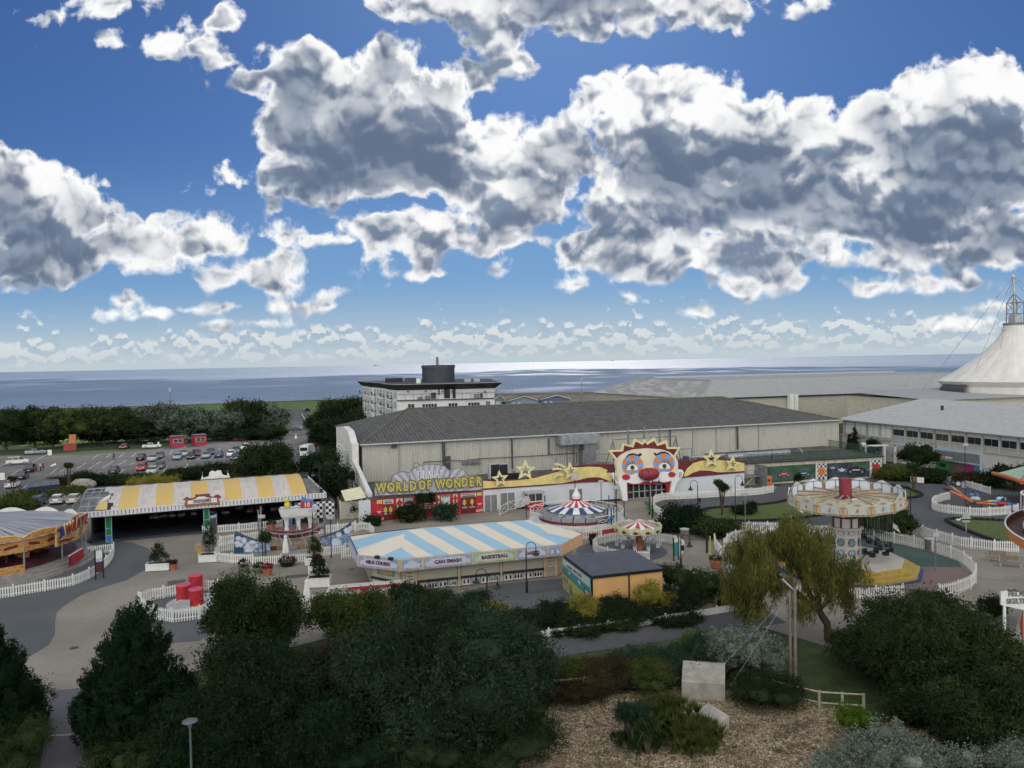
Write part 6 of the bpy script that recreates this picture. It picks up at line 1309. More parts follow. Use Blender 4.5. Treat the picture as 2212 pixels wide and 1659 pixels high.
# bath tub slide stand behind
tb = P(647,1148); tw = thing('bathtub_stand', 'white arcaded stand carrying a bathtub with yellow ducks and a number ten', 'ride', tb, .2)
m = MB()
for x in (-1.55,-.1,1.35): m.lathe([(.34,0),(.22,.7),(.3,1.5),(.5,1.9)], 10, (x,0))
m.box(-1.95,-.45,1.85,1.8,.45,2.05); m.build('arches', WHITE, tw); m = MB(); m.add([(-2.1,-.7,2.05),(2.0,-.7,2.05),(2.0,.7,2.05),(-2.1,.7,2.05),(-2.4,-.95,3.1),(2.3,-.95,3.1),(2.3,.95,3.1),(-2.4,.95,3.1)],[(0,1,5,4),(1,2,6,5),(2,3,7,6),(3,0,4,7),(0,3,2,1)]); m.build('tub', WHITE, tw)
MB().box(-2.1,-.8,2.95,2.0,.8,3.0).build('bath_water', LBLUE, tw); m = MB(); m.ell((-1.4,0,3.4),(.4,.35,.55),10).ell((-1.5,0,4.0),(.3,.28,.35),10); m.build('duck_figure', mat('duck_yellow',(0.55,0.42,0.06),.5,.1), tw)
nb_ = MB().plate([(.2,3.1),(1.6,3.0),(1.9,4.1),(1.0,4.25),(.4,4.6)], -.9,-.6).build('number_board', BLUE, tw); txt('10', .75, WHITE, nb_, (1.05,-.93,3.5), bold=.02); MB().plate([(.25,3.15),(1.6,3.05),(1.7,3.9),(.35,3.95)], -.92,-.89).build('number_field', RED, nb_)
cb = P(662,1146)+Vector((.5,1.8,0)); ck = thing('chequered_boards', 'black and white chequered barrier boards beside the dodgems', 'barrier', cb, .2); MB().box(-2.3,0,1.2,2.6,.1,3.3).build('board', CHK, ck); MB().box(-2.4,.1,0,-2.2,.2,3.3).box(2.5,.1,0,2.7,.2,3.3).build('post', GREY, ck)
# ---- spinning disc ride (red, white and blue canopy)
pc = P(1246,1136); pr = thing('spinning_disc_ride', 'circular spinning ride with red, white and blue canopy and ring of seats', 'ride', pc, .3); pr.scale = (1.1,1.1,1.05)
MB().lathe([(5.5,0.02),(5.5,.62)], 48).build('skirt', RED, pr); MB().lathe([(5.56,.6),(5.56,.95),(5.4,.97),(0,.97)], 48).build('deck', mat('deck_white',(0.48,0.47,0.45),.6,.1,dirt=.2), pr)
MB().lathe([(4.3,.98),(4.4,1.1),(4.3,1.25),(3.5,1.2),(1.0,1.1)], 48).build('rotor', DRED, pr)
vs = MB(); K_ = 24; RWB = [WHITE, RED, NAVY]
for k in range(K_):
    a, b_ = 2*PI*k/K_, 2*PI*(k+1)/K_
    for (ra,za,rb,zb),(m0,m1) in zip(((.5,3.15,1.9,2.55),(1.9,2.55,3.3,2.05)), ((0,1),(0,2))):
        rp_ = [(ra*math.cos(a),ra*math.sin(a),za),(rb*math.cos(a),rb*math.sin(a),zb),(rb*math.cos(b_),rb*math.sin(b_),zb),(ra*math.cos(b_),ra*math.sin(b_),za)]; mi = m0 if (k+(m1==2))%2 else m1; vs.add(rp_, [(0,1,2,3)], mi)
cn = vs.build('canopy', RWB, pr); MB().lathe([(3.3,2.05),(3.25,1.95)],24).build('canopy_rim', LTGREY, cn)
MB().lathe([(.55,3.1),(.6,3.3),(.5,3.35)],14).build('finial_base', RED, pr); MB().lathe([(.48,3.3),(.5,3.7),(.2,4.3),(0,4.9)],14).build('finial', WHITE, pr)
me = None
for k in range(20):
    a = 2*PI*k/20
    if me is None:
        m = MB(); m.add([(3.4,-.5,1.3),(4.3,-.62,1.3),(4.3,.62,1.3),(3.4,.5,1.3),(3.35,-.5,1.95),(4.35,-.62,1.7),(4.35,.62,1.7),(3.35,.5,1.95)],[(0,1,5,4),(1,2,6,5),(2,3,7,6),(3,0,4,7),(0,3,2,1)]); m.tube([(4.35,-.6,1.75),(4.35,.6,1.75),(3.4,.5,2.0)], .05, 4); q = m.build('seat_car', mat('car_silver',(0.36,0.37,0.38),.35,.2,3,metal=.4), pr); me = q.data
    else: q = objm('seat_car', me, pr)
    q.rotation_euler.z = a
me = None; m = MB()
for k in range(16):
    a, b_ = 2*PI*k/16, 2*PI*(k+1)/16
    if 9 <= k <= 11: continue
    pa, pb = Vector((5.4*math.cos(a),5.4*math.sin(a),0)), Vector((5.4*math.cos(b_),5.4*math.sin(b_),0)); z0_,z1_2 = 1.0,2.1; up = lambda p,z: (p.x,p.y,z)
    m.tube([up(pa,z1_2),up(pb,z1_2)], .045, 4); m.tube([up(pa,z0_+.1),up(pb,z0_+.1)], .035, 4); c1_,c2_ = pa.lerp(pb,.3), pa.lerp(pb,.7)
    m.tube([up(pa,z1_2),up(c1_,1.55),up(pa,z0_)], .03, 4).tube([up(pb,z1_2),up(c2_,1.55),up(pb,z0_)], .03, 4).tube([up(c1_,1.55),up(c1_.lerp(c2_,.25),1.7),up(c1_.lerp(c2_,.75),1.7),up(c2_,1.55),up(c1_.lerp(c2_,.75),1.4),up(c1_.lerp(c2_,.25),1.4),up(c1_,1.55)], .03, 4)
m.build('railing', mat('railing_white',(0.6,0.6,0.58),.5,.05), pr)
for k in (1,3,5,13,15): a = 2*PI*k/16; MB().cyl(5.45*math.cos(a),5.45*math.sin(a),.0,3.0,.07,.07,6).build('post', NAVY, pr)
# control booth
bo = P(1153,1099); bt2 = thing('ticket_booth', 'red booth with white waist stripe, windows and flat grey roof', 'booth', bo, AW.rz)
MB().box(-1.1,-.8,0,1.1,.8,1.15).build('base', RED, bt2); gl2 = MB().box(-1.05,-.75,1.15,1.05,.75,2.3).build('glazing', mat('booth_glass',(0.07,0.075,0.08),.15,.3,1,spec=.8), bt2)
m = MB()
for x in (-1.1,-.02,1.02):
    for y in (-.8,.72): m.box(x,y,1.15,x+.08,y+.08,2.3)
m.box(-1.1,-.83,1.1,1.1,-.78,1.25); m.build('window_frame', WHITE, gl2); MB().box(-1.35,-1.05,2.3,1.35,1.0,2.55).build('roof', LTGREY, bt2)
m = MB(); m.plate([(-1.1,.5),(-.5,.5),(-.1,.72),(.3,.5),(1.1,.5),(1.1,.62),(.3,.62),(-.1,.86),(-.5,.62),(-1.1,.62)], -.84,-.8); m.build('waist_stripe', WHITE, bt2); MB().plate([(-.4,.6),(-.1,.42),(.2,.6),(-.1,.8)], -.86,-.82).build('blue_diamond', NAVY, bt2)
# ramp handrails left of the ride
rr = P(1030,1112); zb6 = Zm(1800,1700,2.765); pts = [P(*zb6(460,920)),P(*zb6(560,860),.3),P(*zb6(690,830),.6),P(*zb6(745,800),.9)]
r_ = thing('ramp_railing', 'white tubular ramp railing climbing to the spinning ride', 'railing', pts[0]); m = MB()
for i in range(3):
    a, b_ = pts[i]-pts[0], pts[i+1]-pts[0]; U = Vector((0,0,1.2)); m.tube([a+U,b_+U], .05, 5).tube([a+U*.1,b_+U*.1], .04, 5).tube([a,a+U], .05, 5).tube([b_,b_+U], .05, 5); c = a.lerp(b_,.5); m.tube([a+U,c+U*.6,b_+U], .03, 4).tube([a+U*.1,c+U*.6,b_+U*.1], .03, 4)
m.build('rail', mat('railing_white',(1,1,1)), r_)
# ---- small red and white swing carousel
sc_c = P(1379,1189); sm_ = thing('toddler_swing_carousel', 'small swing carousel with red and white striped cone canopy inside picket fence', 'ride', sc_c)
m = MB(); K_ = 16
for k in range(K_):
    a, b_ = 2*PI*k/K_, 2*PI*(k+1)/K_; m.add([(0,0,3.25),(2.1*math.cos(a),2.1*math.sin(a),2.55),(2.1*math.cos(b_),2.1*math.sin(b_),2.55)], [(0,1,2)], k%2)
m.build('canopy', [WHITE, mat('canopy_red',(0.36,0.04,0.06),.6,.05)], sm_)
SCR = mat('carousel_cream_scroll',(0.40,0.42,0.25),.6,.5,7)
for k in range(12):
    a, b_ = 2*PI*k/12, 2*PI*(k+1)/12; pa, pb = Vector((2.6*math.cos(a),2.6*math.sin(a),0)), Vector((2.6*math.cos(b_),2.6*math.sin(b_),0)); d = pb-pa; L_ = d.length
    sh_ = [(0,2.45)]+[(L_*t/6, 2.3-.12*math.sin(PI*t/6)) for t in range(7)]+[(L_,2.75)]+[(L_*(1-t/6), 2.75+.22*math.sin(PI*t/6)) for t in range(7)]
    f_ = MB().plate(sh_, -.04, .04).build('rim_panel', SCR, sm_, pa, math.atan2(d.y,d.x)); MB().plate(oval(L_/2,2.42,.28,.16,10), -.07,-.03).build('panel_medallion', DRED, f_); MB().plate(sh_[8:]+[(0,2.6),(L_,2.6)][:0], .045,.07).build('panel_back', mat('pink_white',(0.55,0.50,0.47),.6,.05), f_)
MB().lathe([(.7,0.03),(.62,.5),(.3,1.6),(.3,2.5)], 6).build('tower', mat('carousel_tower',(0.28,0.10,0.05),.6,.5,4), sm_); MB().lathe([(1.0,.02),(1.0,.2),(0,.22)], 12).build('base', DRED, sm_)
m = MB(); [m.tube([(2.4*math.cos(2*PI*k/6+.3),2.4*math.sin(2*PI*k/6+.3),2.5),(.5*math.cos(2*PI*k/6+.3),.5*math.sin(2*PI*k/6+.3),.9)], .03, 4) for k in range(6)]; m.build('brace', BLACK, sm_)
me = None
for k in range(10):
    a = 2*PI*k/10; x, y = 2.35*math.cos(a), 2.35*math.sin(a)
    if me is None: m = MB(); m.box(-.18,-.18,.6,.18,.18,.66).box(-.18,.14,.66,.18,.18,.95); [m.tube([(sx,sy,.66),(0,0,2.5)], .012, 3) for sx in (-.17,.17) for sy in (-.17,.17)]; q = m.build('swing_seat', LTGREY, sm_, (x,y,0)); me = q.data
    else: q = objm('swing_seat', me, sm_, (x,y,0))
# ---- big chair swing ride
bc_ = P(1828,1226); bg = thing('swing_ride', 'large tilted chair swing ride with cream panelled ring and red column', 'ride', bc_)
def octa(r, k=8, ph=PI/8): return [(r*math.cos(2*PI*i/k+ph), r*math.sin(2*PI*i/k+ph)) for i in range(k)]
YSTEP = mat('step_yellow',(0.36,0.26,0.06),.7,.15,dirt=.2); PINK = mat('step_pinkish',(0.50,0.43,0.37),.7,.08,dirt=.15)
MB().prism(octa(7.0,10), .02, .14).build('kerb_ring', NAVY, bg)
for i,(r,z_) in enumerate(((6.7,.4),(6.2,.68),(5.7,.96))):
    o_ = octa(r,10); m = MB(); 
    m.prism(o_, .14 if i == 0 else z_-.28, z_)
    for q_ in range(len(m.m)):
        c_ = sum((Vector(m.v[k]) for k in m.f[q_]), Vector())/len(m.f[q_]); m.m[q_] = 0 if c_.y < -c_.x*.25+.6 or len(m.f[q_]) > 4 else 1
    m.build('step', [YSTEP, PINK], bg)
MB().prism(octa(5.3,10), .96, 1.1).build('deck', mat('deck_pale',(0.44,0.41,0.36),.7,.1,dirt=.25), bg)
m = MB(); m.prism(octa(1.35,8), 1.1, 4.1); m.prism(octa(1.6,8), 3.95, 4.15); twr = m.build('tower', mat('tower_cream',(0.46,0.44,0.39),.6,.12,3,dirt=.1), bg)
for i in range(8):
    a = 2*PI*(i+.5)/8+PI/8; c = Vector((1.27*math.cos(a),1.27*math.sin(a),0)); ang = a+PI/2; 
    for z_,hh,m_ in ((1.75,.5,LBLUE),(2.75,.75,mat('medallion_teal',(0.10,0.22,0.25),.6,.4,6)),(3.65,.35,LIL)):
        o_ = MB().plate(oval(0,z_,.36,hh*.55,12), -.04, .0).build('medallion_border', DRED if z_ != 3.65 else GREY, twr, c, ang); MB().plate(oval(0,z_,.28,hh*.45,12), -.06, -.03).build('medallion', m_, o_)
MB().cyl(0,0,4.1,5.8,1.2,1.2,16).build('drum', WHITE, bg); m = MB()
for i in range(8): a = 2*PI*i/8; m.cyl(1.25*math.cos(a),1.25*math.sin(a),4.1,5.8,.09,.09,5)
m.build('drum_ribs', DRED, bg); MB().lathe([(1.25,5.05),(1.45,5.2),(1.55,6.3),(1.4,6.5)], 20).build('collar', mat('collar_red',(0.17,0.012,0.02),.5,.1), bg)
hd = thing('x','',''); bpy.data.objects.remove(hd)
RT = Matrix.Rotation(math.radians(-3), 4, 'Y') @ Matrix.Rotation(math.radians(3), 4, 'X'); cz_ = Vector((0,0,6.9)); NP = 14; RR = 5.4
def tl(p): return (RT @ Vector(p)) + cz_
def tmb(m):
    m.v = [tuple(tl(v)) for v in m.v]; return m
m = MB(); m.lathe([(1.2,.1),(3.2,-.05),(5.5,-.25)], NP*2); tmb(m).build('ring_floor', special('parchment_painting', lambda T, co, X: (T.mix(T.ss(T.noise(co, 1.1, 5, .65).outputs[0], .4, .62), (0.34,0.29,0.20), (0.52,0.45,0.31)), .7, None)), bg)
m = MB()
for i in range(NP): a = 2*PI*i/NP; m.tube([(1.0*math.cos(a),1.0*math.sin(a),.5),(RR*math.cos(a),RR*math.sin(a),.05)], .09, 4)
tmb(m).build('spokes', mat('spoke_tan',(0.26,0.21,0.14),.7,.15), bg)
m = MB(); m.box(-.45,-.45,0,.45,.45,2.0); tmb(m).build('mast_box', mat('mast_red',(0.22,0.03,0.04),.6,.08), bg)
PCR = mat('panel_cream',(0.45,0.44,0.37),.6,.08,2,dirt=.08); PBK = mat('panel_back_white',(0.60,0.65,0.73),.6,.04); SCRG = mat('scroll_grey',(0.24,0.23,0.18),.7,.3,8)
for i in range(NP):
    a, b_ = 2*PI*(i-.5)/NP, 2*PI*(i+.5)/NP; pa, pb = Vector((RR*math.cos(a),RR*math.sin(a),0)), Vector((RR*math.cos(b_),RR*math.sin(b_),0)); d = pb-pa; L_ = d.length; ang = math.atan2(d.y,d.x)
    Mx = Matrix.Translation(cz_) @ RT @ Matrix.Translation(pa) @ Matrix.Rotation(ang, 4, 'Z')
    def put(mb, nm, m_, par): 
        o = mb.build(nm, m_, par)
        if par is bg: o.matrix_local = Mx
        return o
    sh_ = [(.05,-.45),(L_-.05,-.45),(L_-.05,.55),(L_*.78,.72),(L_*.6,.95),(L_*.5,1.02),(L_*.4,.95),(L_*.22,.72),(.05,.55)]
    pn = put(MB().plate(sh_, -.03, .03), 'ring_panel', PCR, bg); MB().plate([(x*.94+L_*.03,z*.9+.02) for x,z in sh_], .035, .06).build('panel_back', PBK, pn)
    m = MB(); m.tube([(.15,.09,-.3),(.15,.09,.45),(.5,.09,.72),(L_-.5,.09,.72),(L_-.15,.09,.45),(L_-.15,.09,-.3)], .03, 4).tube([(L_/2,.09,-.3),(L_/2,.09,.75)], .03, 4); m.build('back_frame', DKGREY, pn)
    m = MB()
    for k in range(5): x = .25+k*(L_-.5)/4; m.plate(oval(x,-.33,.13,.05,6), -.06,-.03)
    for k in (0,1): x = .22+k*(L_-.44); m.plate(oval(x,.35,.12,.09,6), -.06,-.03); m.plate(oval(x+(.1 if k==0 else -.1),0,.04,.25,6), -.06,-.03)
    m.plate(oval(L_/2,.62,.3,.08,8), -.06,-.03); m.build('scrollwork', SCRG, pn)
    if i % 2:
        for q_,(dx,m_) in enumerate(((-.42,LBLUE),(-.22,LBLUE),(0,RED),(.22,LBLUE),(.42,LBLUE))): MB().plate([(L_/2+dx*.12-.03,-.12),(L_/2+dx*.12+.03,-.12),(L_/2+dx*1.1+.07,.28-abs(dx)*.3),(L_/2+dx*.9-.03,.33-abs(dx)*.3)], -.06,-.03).build('fan_ray', m_, pn)
    else: txt('B', .42, mat('monogram_pink',(0.35,0.17,0.12),.6,.1), pn, (L_/2,-.06,.08), ex=.01)
    pm_ = MB().box(-.09,-.08,-.5,.09,.08,.5); put(pm_, 'ring_pilaster', GOLD, bg)
# hanging chairs
me = None; zc9 = Zm(3250,1850,4.147)
for k,(u,v) in enumerate(((630,1120),(722,1190),(850,1160),(845,1230),(885,1300),(1028,1250),(1070,1325),(982,1385),(822,1350),(655,1375),(770,1415))):
    p = P(*zc9(u,v),2.0) - bc_
    if me is None: m = MB(); m.box(-.24,-.2,-.05,.24,.22,.03).box(-.24,.17,0,.24,.23,.5).box(-.24,-.2,0,-.2,.2,.25).box(.2,-.2,0,.24,.2,.25); q = m.build('swing_chair', BLACK, bg, p); me = q.data
    else: q = objm('swing_chair', me, bg, p)
    q.rotation_euler.z = k*.7
    rr_ = math.hypot(p.x,p.y); tpp = (p.x/rr_*min(rr_,5.3), p.y/rr_*min(rr_,5.3), 6.6); c_ = MB(); [c_.tube([Vector((sx,0,.0)), Vector(tpp)-p+Vector((sx,0,0))], .012, 3) for sx in (-.22,.22)]; cc = c_.build('chain', GREY, bg, p)
# white pennants on poles round the ride
PEN = mat('pennant_white',(0.62,0.60,0.57),.8,.08,2); zf9 = Zm(2850,1650,2.765)
for i,((u,v),fl,lab) in enumerate((((740,1330),1,'white pennant flag left of the swing ride column'),((870,1290),1,'white pennant drooping under the left of the swing ring'),((950,1280),-1,'white pennant hanging beside its neighbour under the ring'),((1700,1300),-1,'tall white pennant flag right of the swing ride booth'),((1625,1370),-1,'limp white pennant behind the black swing chairs'),((1840,1350),-1,'white pennant flag standing furthest right of the swing ride'))):
    hgt = {0:(1040,1110),1:(985,1020),2:(985,1045),3:(1055,1140),4:(1195,1320),5:(1130,1245)}[i]
    b0 = P(*zf9(u,v)); ht = PY(*zf9(u,hgt[0]), b0.y).z; hb = PY(*zf9(u,hgt[1]), b0.y).z; t = thing('pennant_flag', lab, 'flag', b0, 0, 'white pennants round the swing ride')
    MB().tube([(0,0,0),(0,0,ht+.1)], .035, 5).build('pole', GREY, t); w_ = .9*fl*-1 if i != 4 else .3
    MB().add([(0,0,ht),(0,0,ht-.5),(w_*.6,.08,hb+.25),(w_,0,hb),(w_*.5,-.06,(ht+hb)/2+.3)],[(0,1,2,4),(4,2,3)]).build('cloth', PEN, t)
# pay booth behind the tower
pb_ = P(*zc9(505,1010)); pbt = thing('pay_booth', 'narrow cream pay booth with white roof beside the swing ride tower', 'booth', (pb_.x,pb_.y+1,0)); MB().box(-.7,-.6,0,.7,.6,3.4).build('wall', CREAM, pbt); MB().box(-.9,-.8,3.4,.9,.8,3.65).build('roof', WHITE, pbt); MB().box(-.4,-.64,1.6,.3,-.6,2.8).build('hatch', DKGREY, pbt)
# ---- helter skelter on the right edge
hs = Vector((39.3,52.0,0)); hk = thing('helter_skelter', 'red and white helter skelter tower with spiral slide at the right edge', 'ride', hs); hk.scale = (1, 1, .925)
HSP = special('helter_paint', lambda T, co, X: (T.mix(T.ss(T.m('SINE', T.m('ADD', T.m('MULTIPLY', T.m('ARCTAN2', X[1], X[0]), 6.0), T.m('MULTIPLY', X[2], 1.4))), .45, .55), (0.52,0.50,0.43), (0.42,0.09,0.03)), .6, None))
MB().lathe([(4.7,0),(3.2,6.5),(2.3,10.6)], 16).build('tower', HSP, hk)
GAL = mat('gallery_red',(0.30,0.04,0.03),.6,.15); MB().lathe([(2.1,10.6),(4.0,10.7),(4.0,10.85),(2.1,10.9)], 16).build('gallery_floor', WHITE, hk); MB().lathe([(3.95,10.85),(4.0,11.85)], 16).build('gallery_wall', GAL, hk)
m = MB(); [m.tube([(4.06*math.cos(2*PI*k/48),4.06*math.sin(2*PI*k/48),10.8),(4.06*math.cos(2*PI*k/48),4.06*math.sin(2*PI*k/48),11.9)], .045, 4) for k in range(48) if k%3]; m.lathe([(4.05,11.85),(4.12,11.95),(3.95,12.0)], 32); m.build('gallery_balusters', WHITE, hk)
MB().lathe([(2.0,10.9),(2.0,13.5),(2.6,13.6),(0,15.5)], 16).build('turret', mat('turret_red',(0.33,0.05,0.03),.6,.1), hk)
m = MB(); rim1 = []; rim2 = []; N_ = 90; vs = []; fs = []
for i in range(N_+1):
    t = i/N_; a = PI*.2 + t*2*PI*.95; z_ = 10.6-t*4.6; r0_, r1_ = 3.9, 5.0
    for (r,dz) in ((r0_,.35),(r0_+.1,0),(r1_-.1,0),(r1_,.45)): vs.append((r*math.cos(a), r*math.sin(a), z_+dz))
    rim1.append((r0_*math.cos(a), r0_*math.sin(a), z_+.37)); rim2.append((r1_*math.cos(a), r1_*math.sin(a), z_+.47))
    if i: fs += [((i-1)*4+j,(i-1)*4+j+1,i*4+j+1,i*4+j) for j in range(3)]
sl = MB().add(vs, fs).build('slide', mat('slide_brown',(0.10,0.045,0.03),.5,.2), hk); MB().tube(rim1, .06, 5).tube(rim2, .07, 5).build('slide_rim', WHITE, sl)
vs = []; 
for i in range(N_+1): (x,y,z_) = rim2[i]; k = 1.005; vs += [(x*k,y*k,z_),(x*k*.985,y*k*.985,z_-.75)]
MB().add(vs, [(2*i,2*i+1,2*i+3,2*i+2) for i in range(N_)]).build('slide_side', ORANGE, sl)
sg2 = P(*Zm(3232,1850,2.765)(2090,1460), 1.8); 
sb = thing('helter_skelter_sign', 'white arched HELTER SKELTER sign at the foot of the tower', 'sign', PY(2212,1300,46.5)*1.0, .0)
p0, p1 = PY(*Zm(3632,1950,2.765)(850,1200),46.5), PY(*Zm(3632,1950,2.765)(1130,1240),46.5); sb.location = (p0.x,46.5,0); Wd = p1.x-p0.x; zA = PY(2170,1290,46.5).z
zt_ = PY(*Zm(3632,1950,2.765)(990,1045),46.5).z; zb_ = PY(*Zm(3632,1950,2.765)(990,1225),46.5).z
bd = MB().plate([(0,zb_+.2),(0,zb_+1.0),(Wd*.25,zb_+1.05),(Wd*.35,zt_-.15),(Wd*.5,zt_),(Wd*.7,zt_-.05),(Wd*.9,zt_-.4),(Wd*1.1,zb_+.9),(Wd*1.1,zb_-.2),(Wd*.5,zb_)], -.06,.06).build('board', WHITE, sb)
txt('HELTER', .42, GREY, bd, (Wd*.66,-.08,zb_+.88), bold=.02, wid=.85); txt('SKELTER', .42, GREY, bd, (Wd*.64,-.08,zb_+.42), bold=.02, wid=.85); MB().tube([(Wd*.3,0,zb_+1.1),(Wd*.4,0,zt_),(Wd*.55,0,zt_+.1),(Wd*.8,0,zt_-.15),(Wd*1.1,0,zb_+.95)], .05, 5).build('arch', BLACK, bd)
MB().box(Wd*.1,-.05,0,Wd*.2,.05,zb_+.3).box(Wd*.9,-.05,0,Wd,.05,zb_).build('post', WHITE, sb)
# ---- Speed Demons stall
q = P(2212,1092); sd_ = thing('speed_demons_stall', 'ride entrance with orange-edged green roof and SPEED DEMONS board', 'stall', q, -.12)
MB().box(-.3,-.4,3.0,9,6,3.3).build('canopy', WHITE, sd_); m = MB(); m.add([(-.6,-.8,3.3),(9.5,-.8,3.3),(9.5,7,3.3),(-.6,7,3.3),(3,3,5.4),(7,3,5.4)],[(0,1,5,4),(1,2,5),(2,3,4,5),(3,0,4)]); m.build('roof', mat('roof_mint',(0.30,0.42,0.33),.6,.1), sd_)
MB().tube([(-.7,-.9,3.3),(2.6,2.6,5.5),(9,3,6.2)], .32, 6).tube([(-.7,-.9,3.3),(-.8,1.5,3.5),(-.7,7,3.4)], .3, 6).build('roof_edge', mat('edge_orange',(0.42,0.12,0.04),.6,.1), sd_)
fb = MB().plate([(-.4,2.6),(0,2.3),(9,2.2),(9,3.3),(.3,3.4)], -.95,-.85).build('name_board', WHITE, sd_); txt('SPEED DEMONS', .85, mat('lettering_plum',(0.10,0.04,0.12),.6,.1), fb, (.4,-.97,2.83), bold=.02, align='LEFT')
for x in (.2,3.2,6.2,8.8): MB().box(x-.12,-.4,0,x+.12,-.2,3).build('post', DRED, sd_)
MB().box(.5,2,0,9,2.2,3).build('back_wall', mat('speed_wall',(0.12,0.04,0.05),.7,.4,2), sd_)
# ---- plane and car children's ride
ac = P(2105,1098); ap = thing('aeroplane_ride', "children's ride with orange lifting arms carrying small planes and cars", 'ride', ac)
MB().lathe([(1.0,0),(1.0,.5),(.5,.7),(0,.8)], 16).build('hub', DKGREY, ap)
cols_ = (BLACK, DKGREY, LTGREY, RED, LBLUE, BLUE)
for i in range(6):
    a = 2*PI*i/6+2.1; ex = Vector((3.6*math.cos(a),3.6*math.sin(a), (2.7,2.5,1.6,.9,.9,.9)[i])); MB().tube([(0,0,.7),ex*.5+Vector((0,0,.35)),ex], .14, 6).build('arm', mat('arm_orange',(0.50,0.10,0.04),.5,.1), ap)
    m = MB(); m.ell(ex+Vector((0,0,.3)),(.7,.4,.35),10); m.box(ex.x-.25,ex.y-.8,ex.z+.25,ex.x+.25,ex.y+.8,ex.z+.32); c_ = m.build('cabin', cols_[i], ap)
    m = MB(); m.ell(ex+Vector((0,0,.75)),(.2,.2,.3),8); m.build('dummy_head', DKGREY, c_)
    for s_ in (-.12,.12): MB().tube([ex*.5+Vector((0,s_,.5)), ex+Vector((0,s_,.1))], .05, 4).build('strut', YEL, ap)
jp = P(2166,1103,0); jo = thing('toy_jeep', 'blue child-sized open jeep behind the picket fence by Speed Demons', 'toy car', jp, .1)
m = MB(); m.plate([(-1.3,.4),(1.4,.4),(1.45,.9),(.5,1.0),(.3,.85),(-.5,.85),(-.7,1.25),(-1.3,1.15)], -.6, .6); m.build('body', BLUE, jo)
for x in (-.85,.9):
    for y in (-.6,.6): MB().lathe([(.0,-.12),(.34,-.12),(.36,0),(.34,.12),(0,.12)], 12).build('wheel', RUBBER, jo, (x,y,.36)).rotation_euler.x = PI/2
# ---- red double swing ride with bulb-studded frame
zx = Zm(1400,2230,3.175); y0 = 66.0
fs0, fs1 = PY(*zx(-10,235),y0), PY(*zx(615,180),y0+.9); so2 = Vector((fs0.x,fs0.y,0)); sw2 = thing('bulb_framed_swing_ride', 'white bulb-studded frame with two red hanging seats in front of the game stall', 'ride', so2, math.atan2(fs1.y-fs0.y, fs1.x-fs0.x)); Ls = math.hypot(fs1.x-fs0.x, fs1.y-fs0.y); H0 = fs0.z
BW_ = mat('bulb_white',(0.62,0.62,0.60),.5,.05)
m = MB(); m.box(-2.2,-.1,H0-.12,Ls,.1,H0+.02); [m.ell((-2.1+k*(Ls+2.1)/44,-.05,H0+.09),(.075,.075,.09),6) for k in range(45)]; m.build('top_beam', BW_, sw2); MB().box(-.6,-.05,H0-.38,Ls,.05,H0-.12).build('red_beam', RED, sw2)
for x in (1.35,Ls-.9): 
    m = MB(); m.tube([(x,0,0),(x,0,H0-.1)], .05, 5); [m.ell((x,-.08,.1+k*.16),(.06,.06,.06),6) for k in range(int(H0/.16))]; m.build('post', BW_, sw2)
for s_ in (0,1):
    x = (-2.1,Ls)[s_]; m = MB(); e = (x+(-1.3 if s_==0 else 2.2), -1.6 if s_==0 else -.3, .1); m.tube([(x,0,H0),e], .07, 5); [m.ell(tuple(Vector((x,-.05,H0)).lerp(Vector(e),k/16)+Vector((0,0,.08))),(.07,.07,.07),6) for k in range(17)]; m.build('sloping_leg', BW_, sw2)
for u,v in ((270,490),(490,460)):
    p = PY(*zx(u,v), y0-.3); x = (Vector((p.x,p.y,0))-so2).length; z_ = p.z; st = MB().box(x-.36,-.9,z_-.35,x+.36,-.85,z_+.35).box(x-.36,-.9,z_-.4,x+.36,-.45,z_-.33).build('seat', RED, sw2); MB().tube([(x-.3,-.85,z_+.3),(x-.3,0,H0-.3)], .025, 4).tube([(x+.3,-.85,z_+.3),(x+.3,0,H0-.3)], .025, 4).build('hanger', LTGREY, st)
MB().box(.6,.3,0,1.0,.5,H0-.4).build('red_column', RED, sw2)
# low gate house and cream shed at the hall end
zg = Zm(900,1350,2.212); ga, gb = P(*zg(975,1540)), P(*zg(1200,1525)); GW = Wall((ga.x,ga.y),(gb.x,gb.y)); gt = thing('yard_gate', 'cream boarded yard gates with sloping pent roof beside the end wall', 'gate', GW.A, GW.rz)
hL,hR = GW.sh(zg(1000,1385))[1], GW.sh(zg(1190,1365))[1]
MB().box(0,0,.05,GW.L,.08,hL).build('gate_boards', special('gate_boarding', lambda T, co, X: (T.mix(T.ss(T.m('FRACT', T.m('MULTIPLY', X[0], 6.0)), .8, .95), (0.46,0.44,0.37), (0.2,0.19,0.16)), .7, None)), gt)
r0_ = [GW.sh(zg(*p)) for p in ((1035,1370),(1195,1330))]; MB().add([(r0_[0][0]-.3,-.5,hL+.15),(GW.L+.2,-.5,hL+.5),(GW.L-.6,2.8,hL+1.5),(r0_[0][0]-.8,2.8,hL+1.1)],[(0,1,2,3)]).build('roof', CREAM, gt)
for x in (0,GW.L*.45,GW.L): MB().box(x-.08,-.05,0,x+.08,.12,hL+.2).build('post', CREAM, gt)
fn = [P(*zg(*p)) for p in ((975,1540),(925,1330),(1170,1300))]
f_ = thing('yard_wall', 'grey boarded yard wall behind the cream gates', 'wall', fn[0]); d = fn[1]-fn[0]; MB().box(0,-.08,0,d.length,.08,1.9).build('wall', mat('yard_boards',(0.25,0.24,0.21),.85,.15,2,dirt=.3), f_).rotation_euler.z = math.atan2(d.y,d.x)
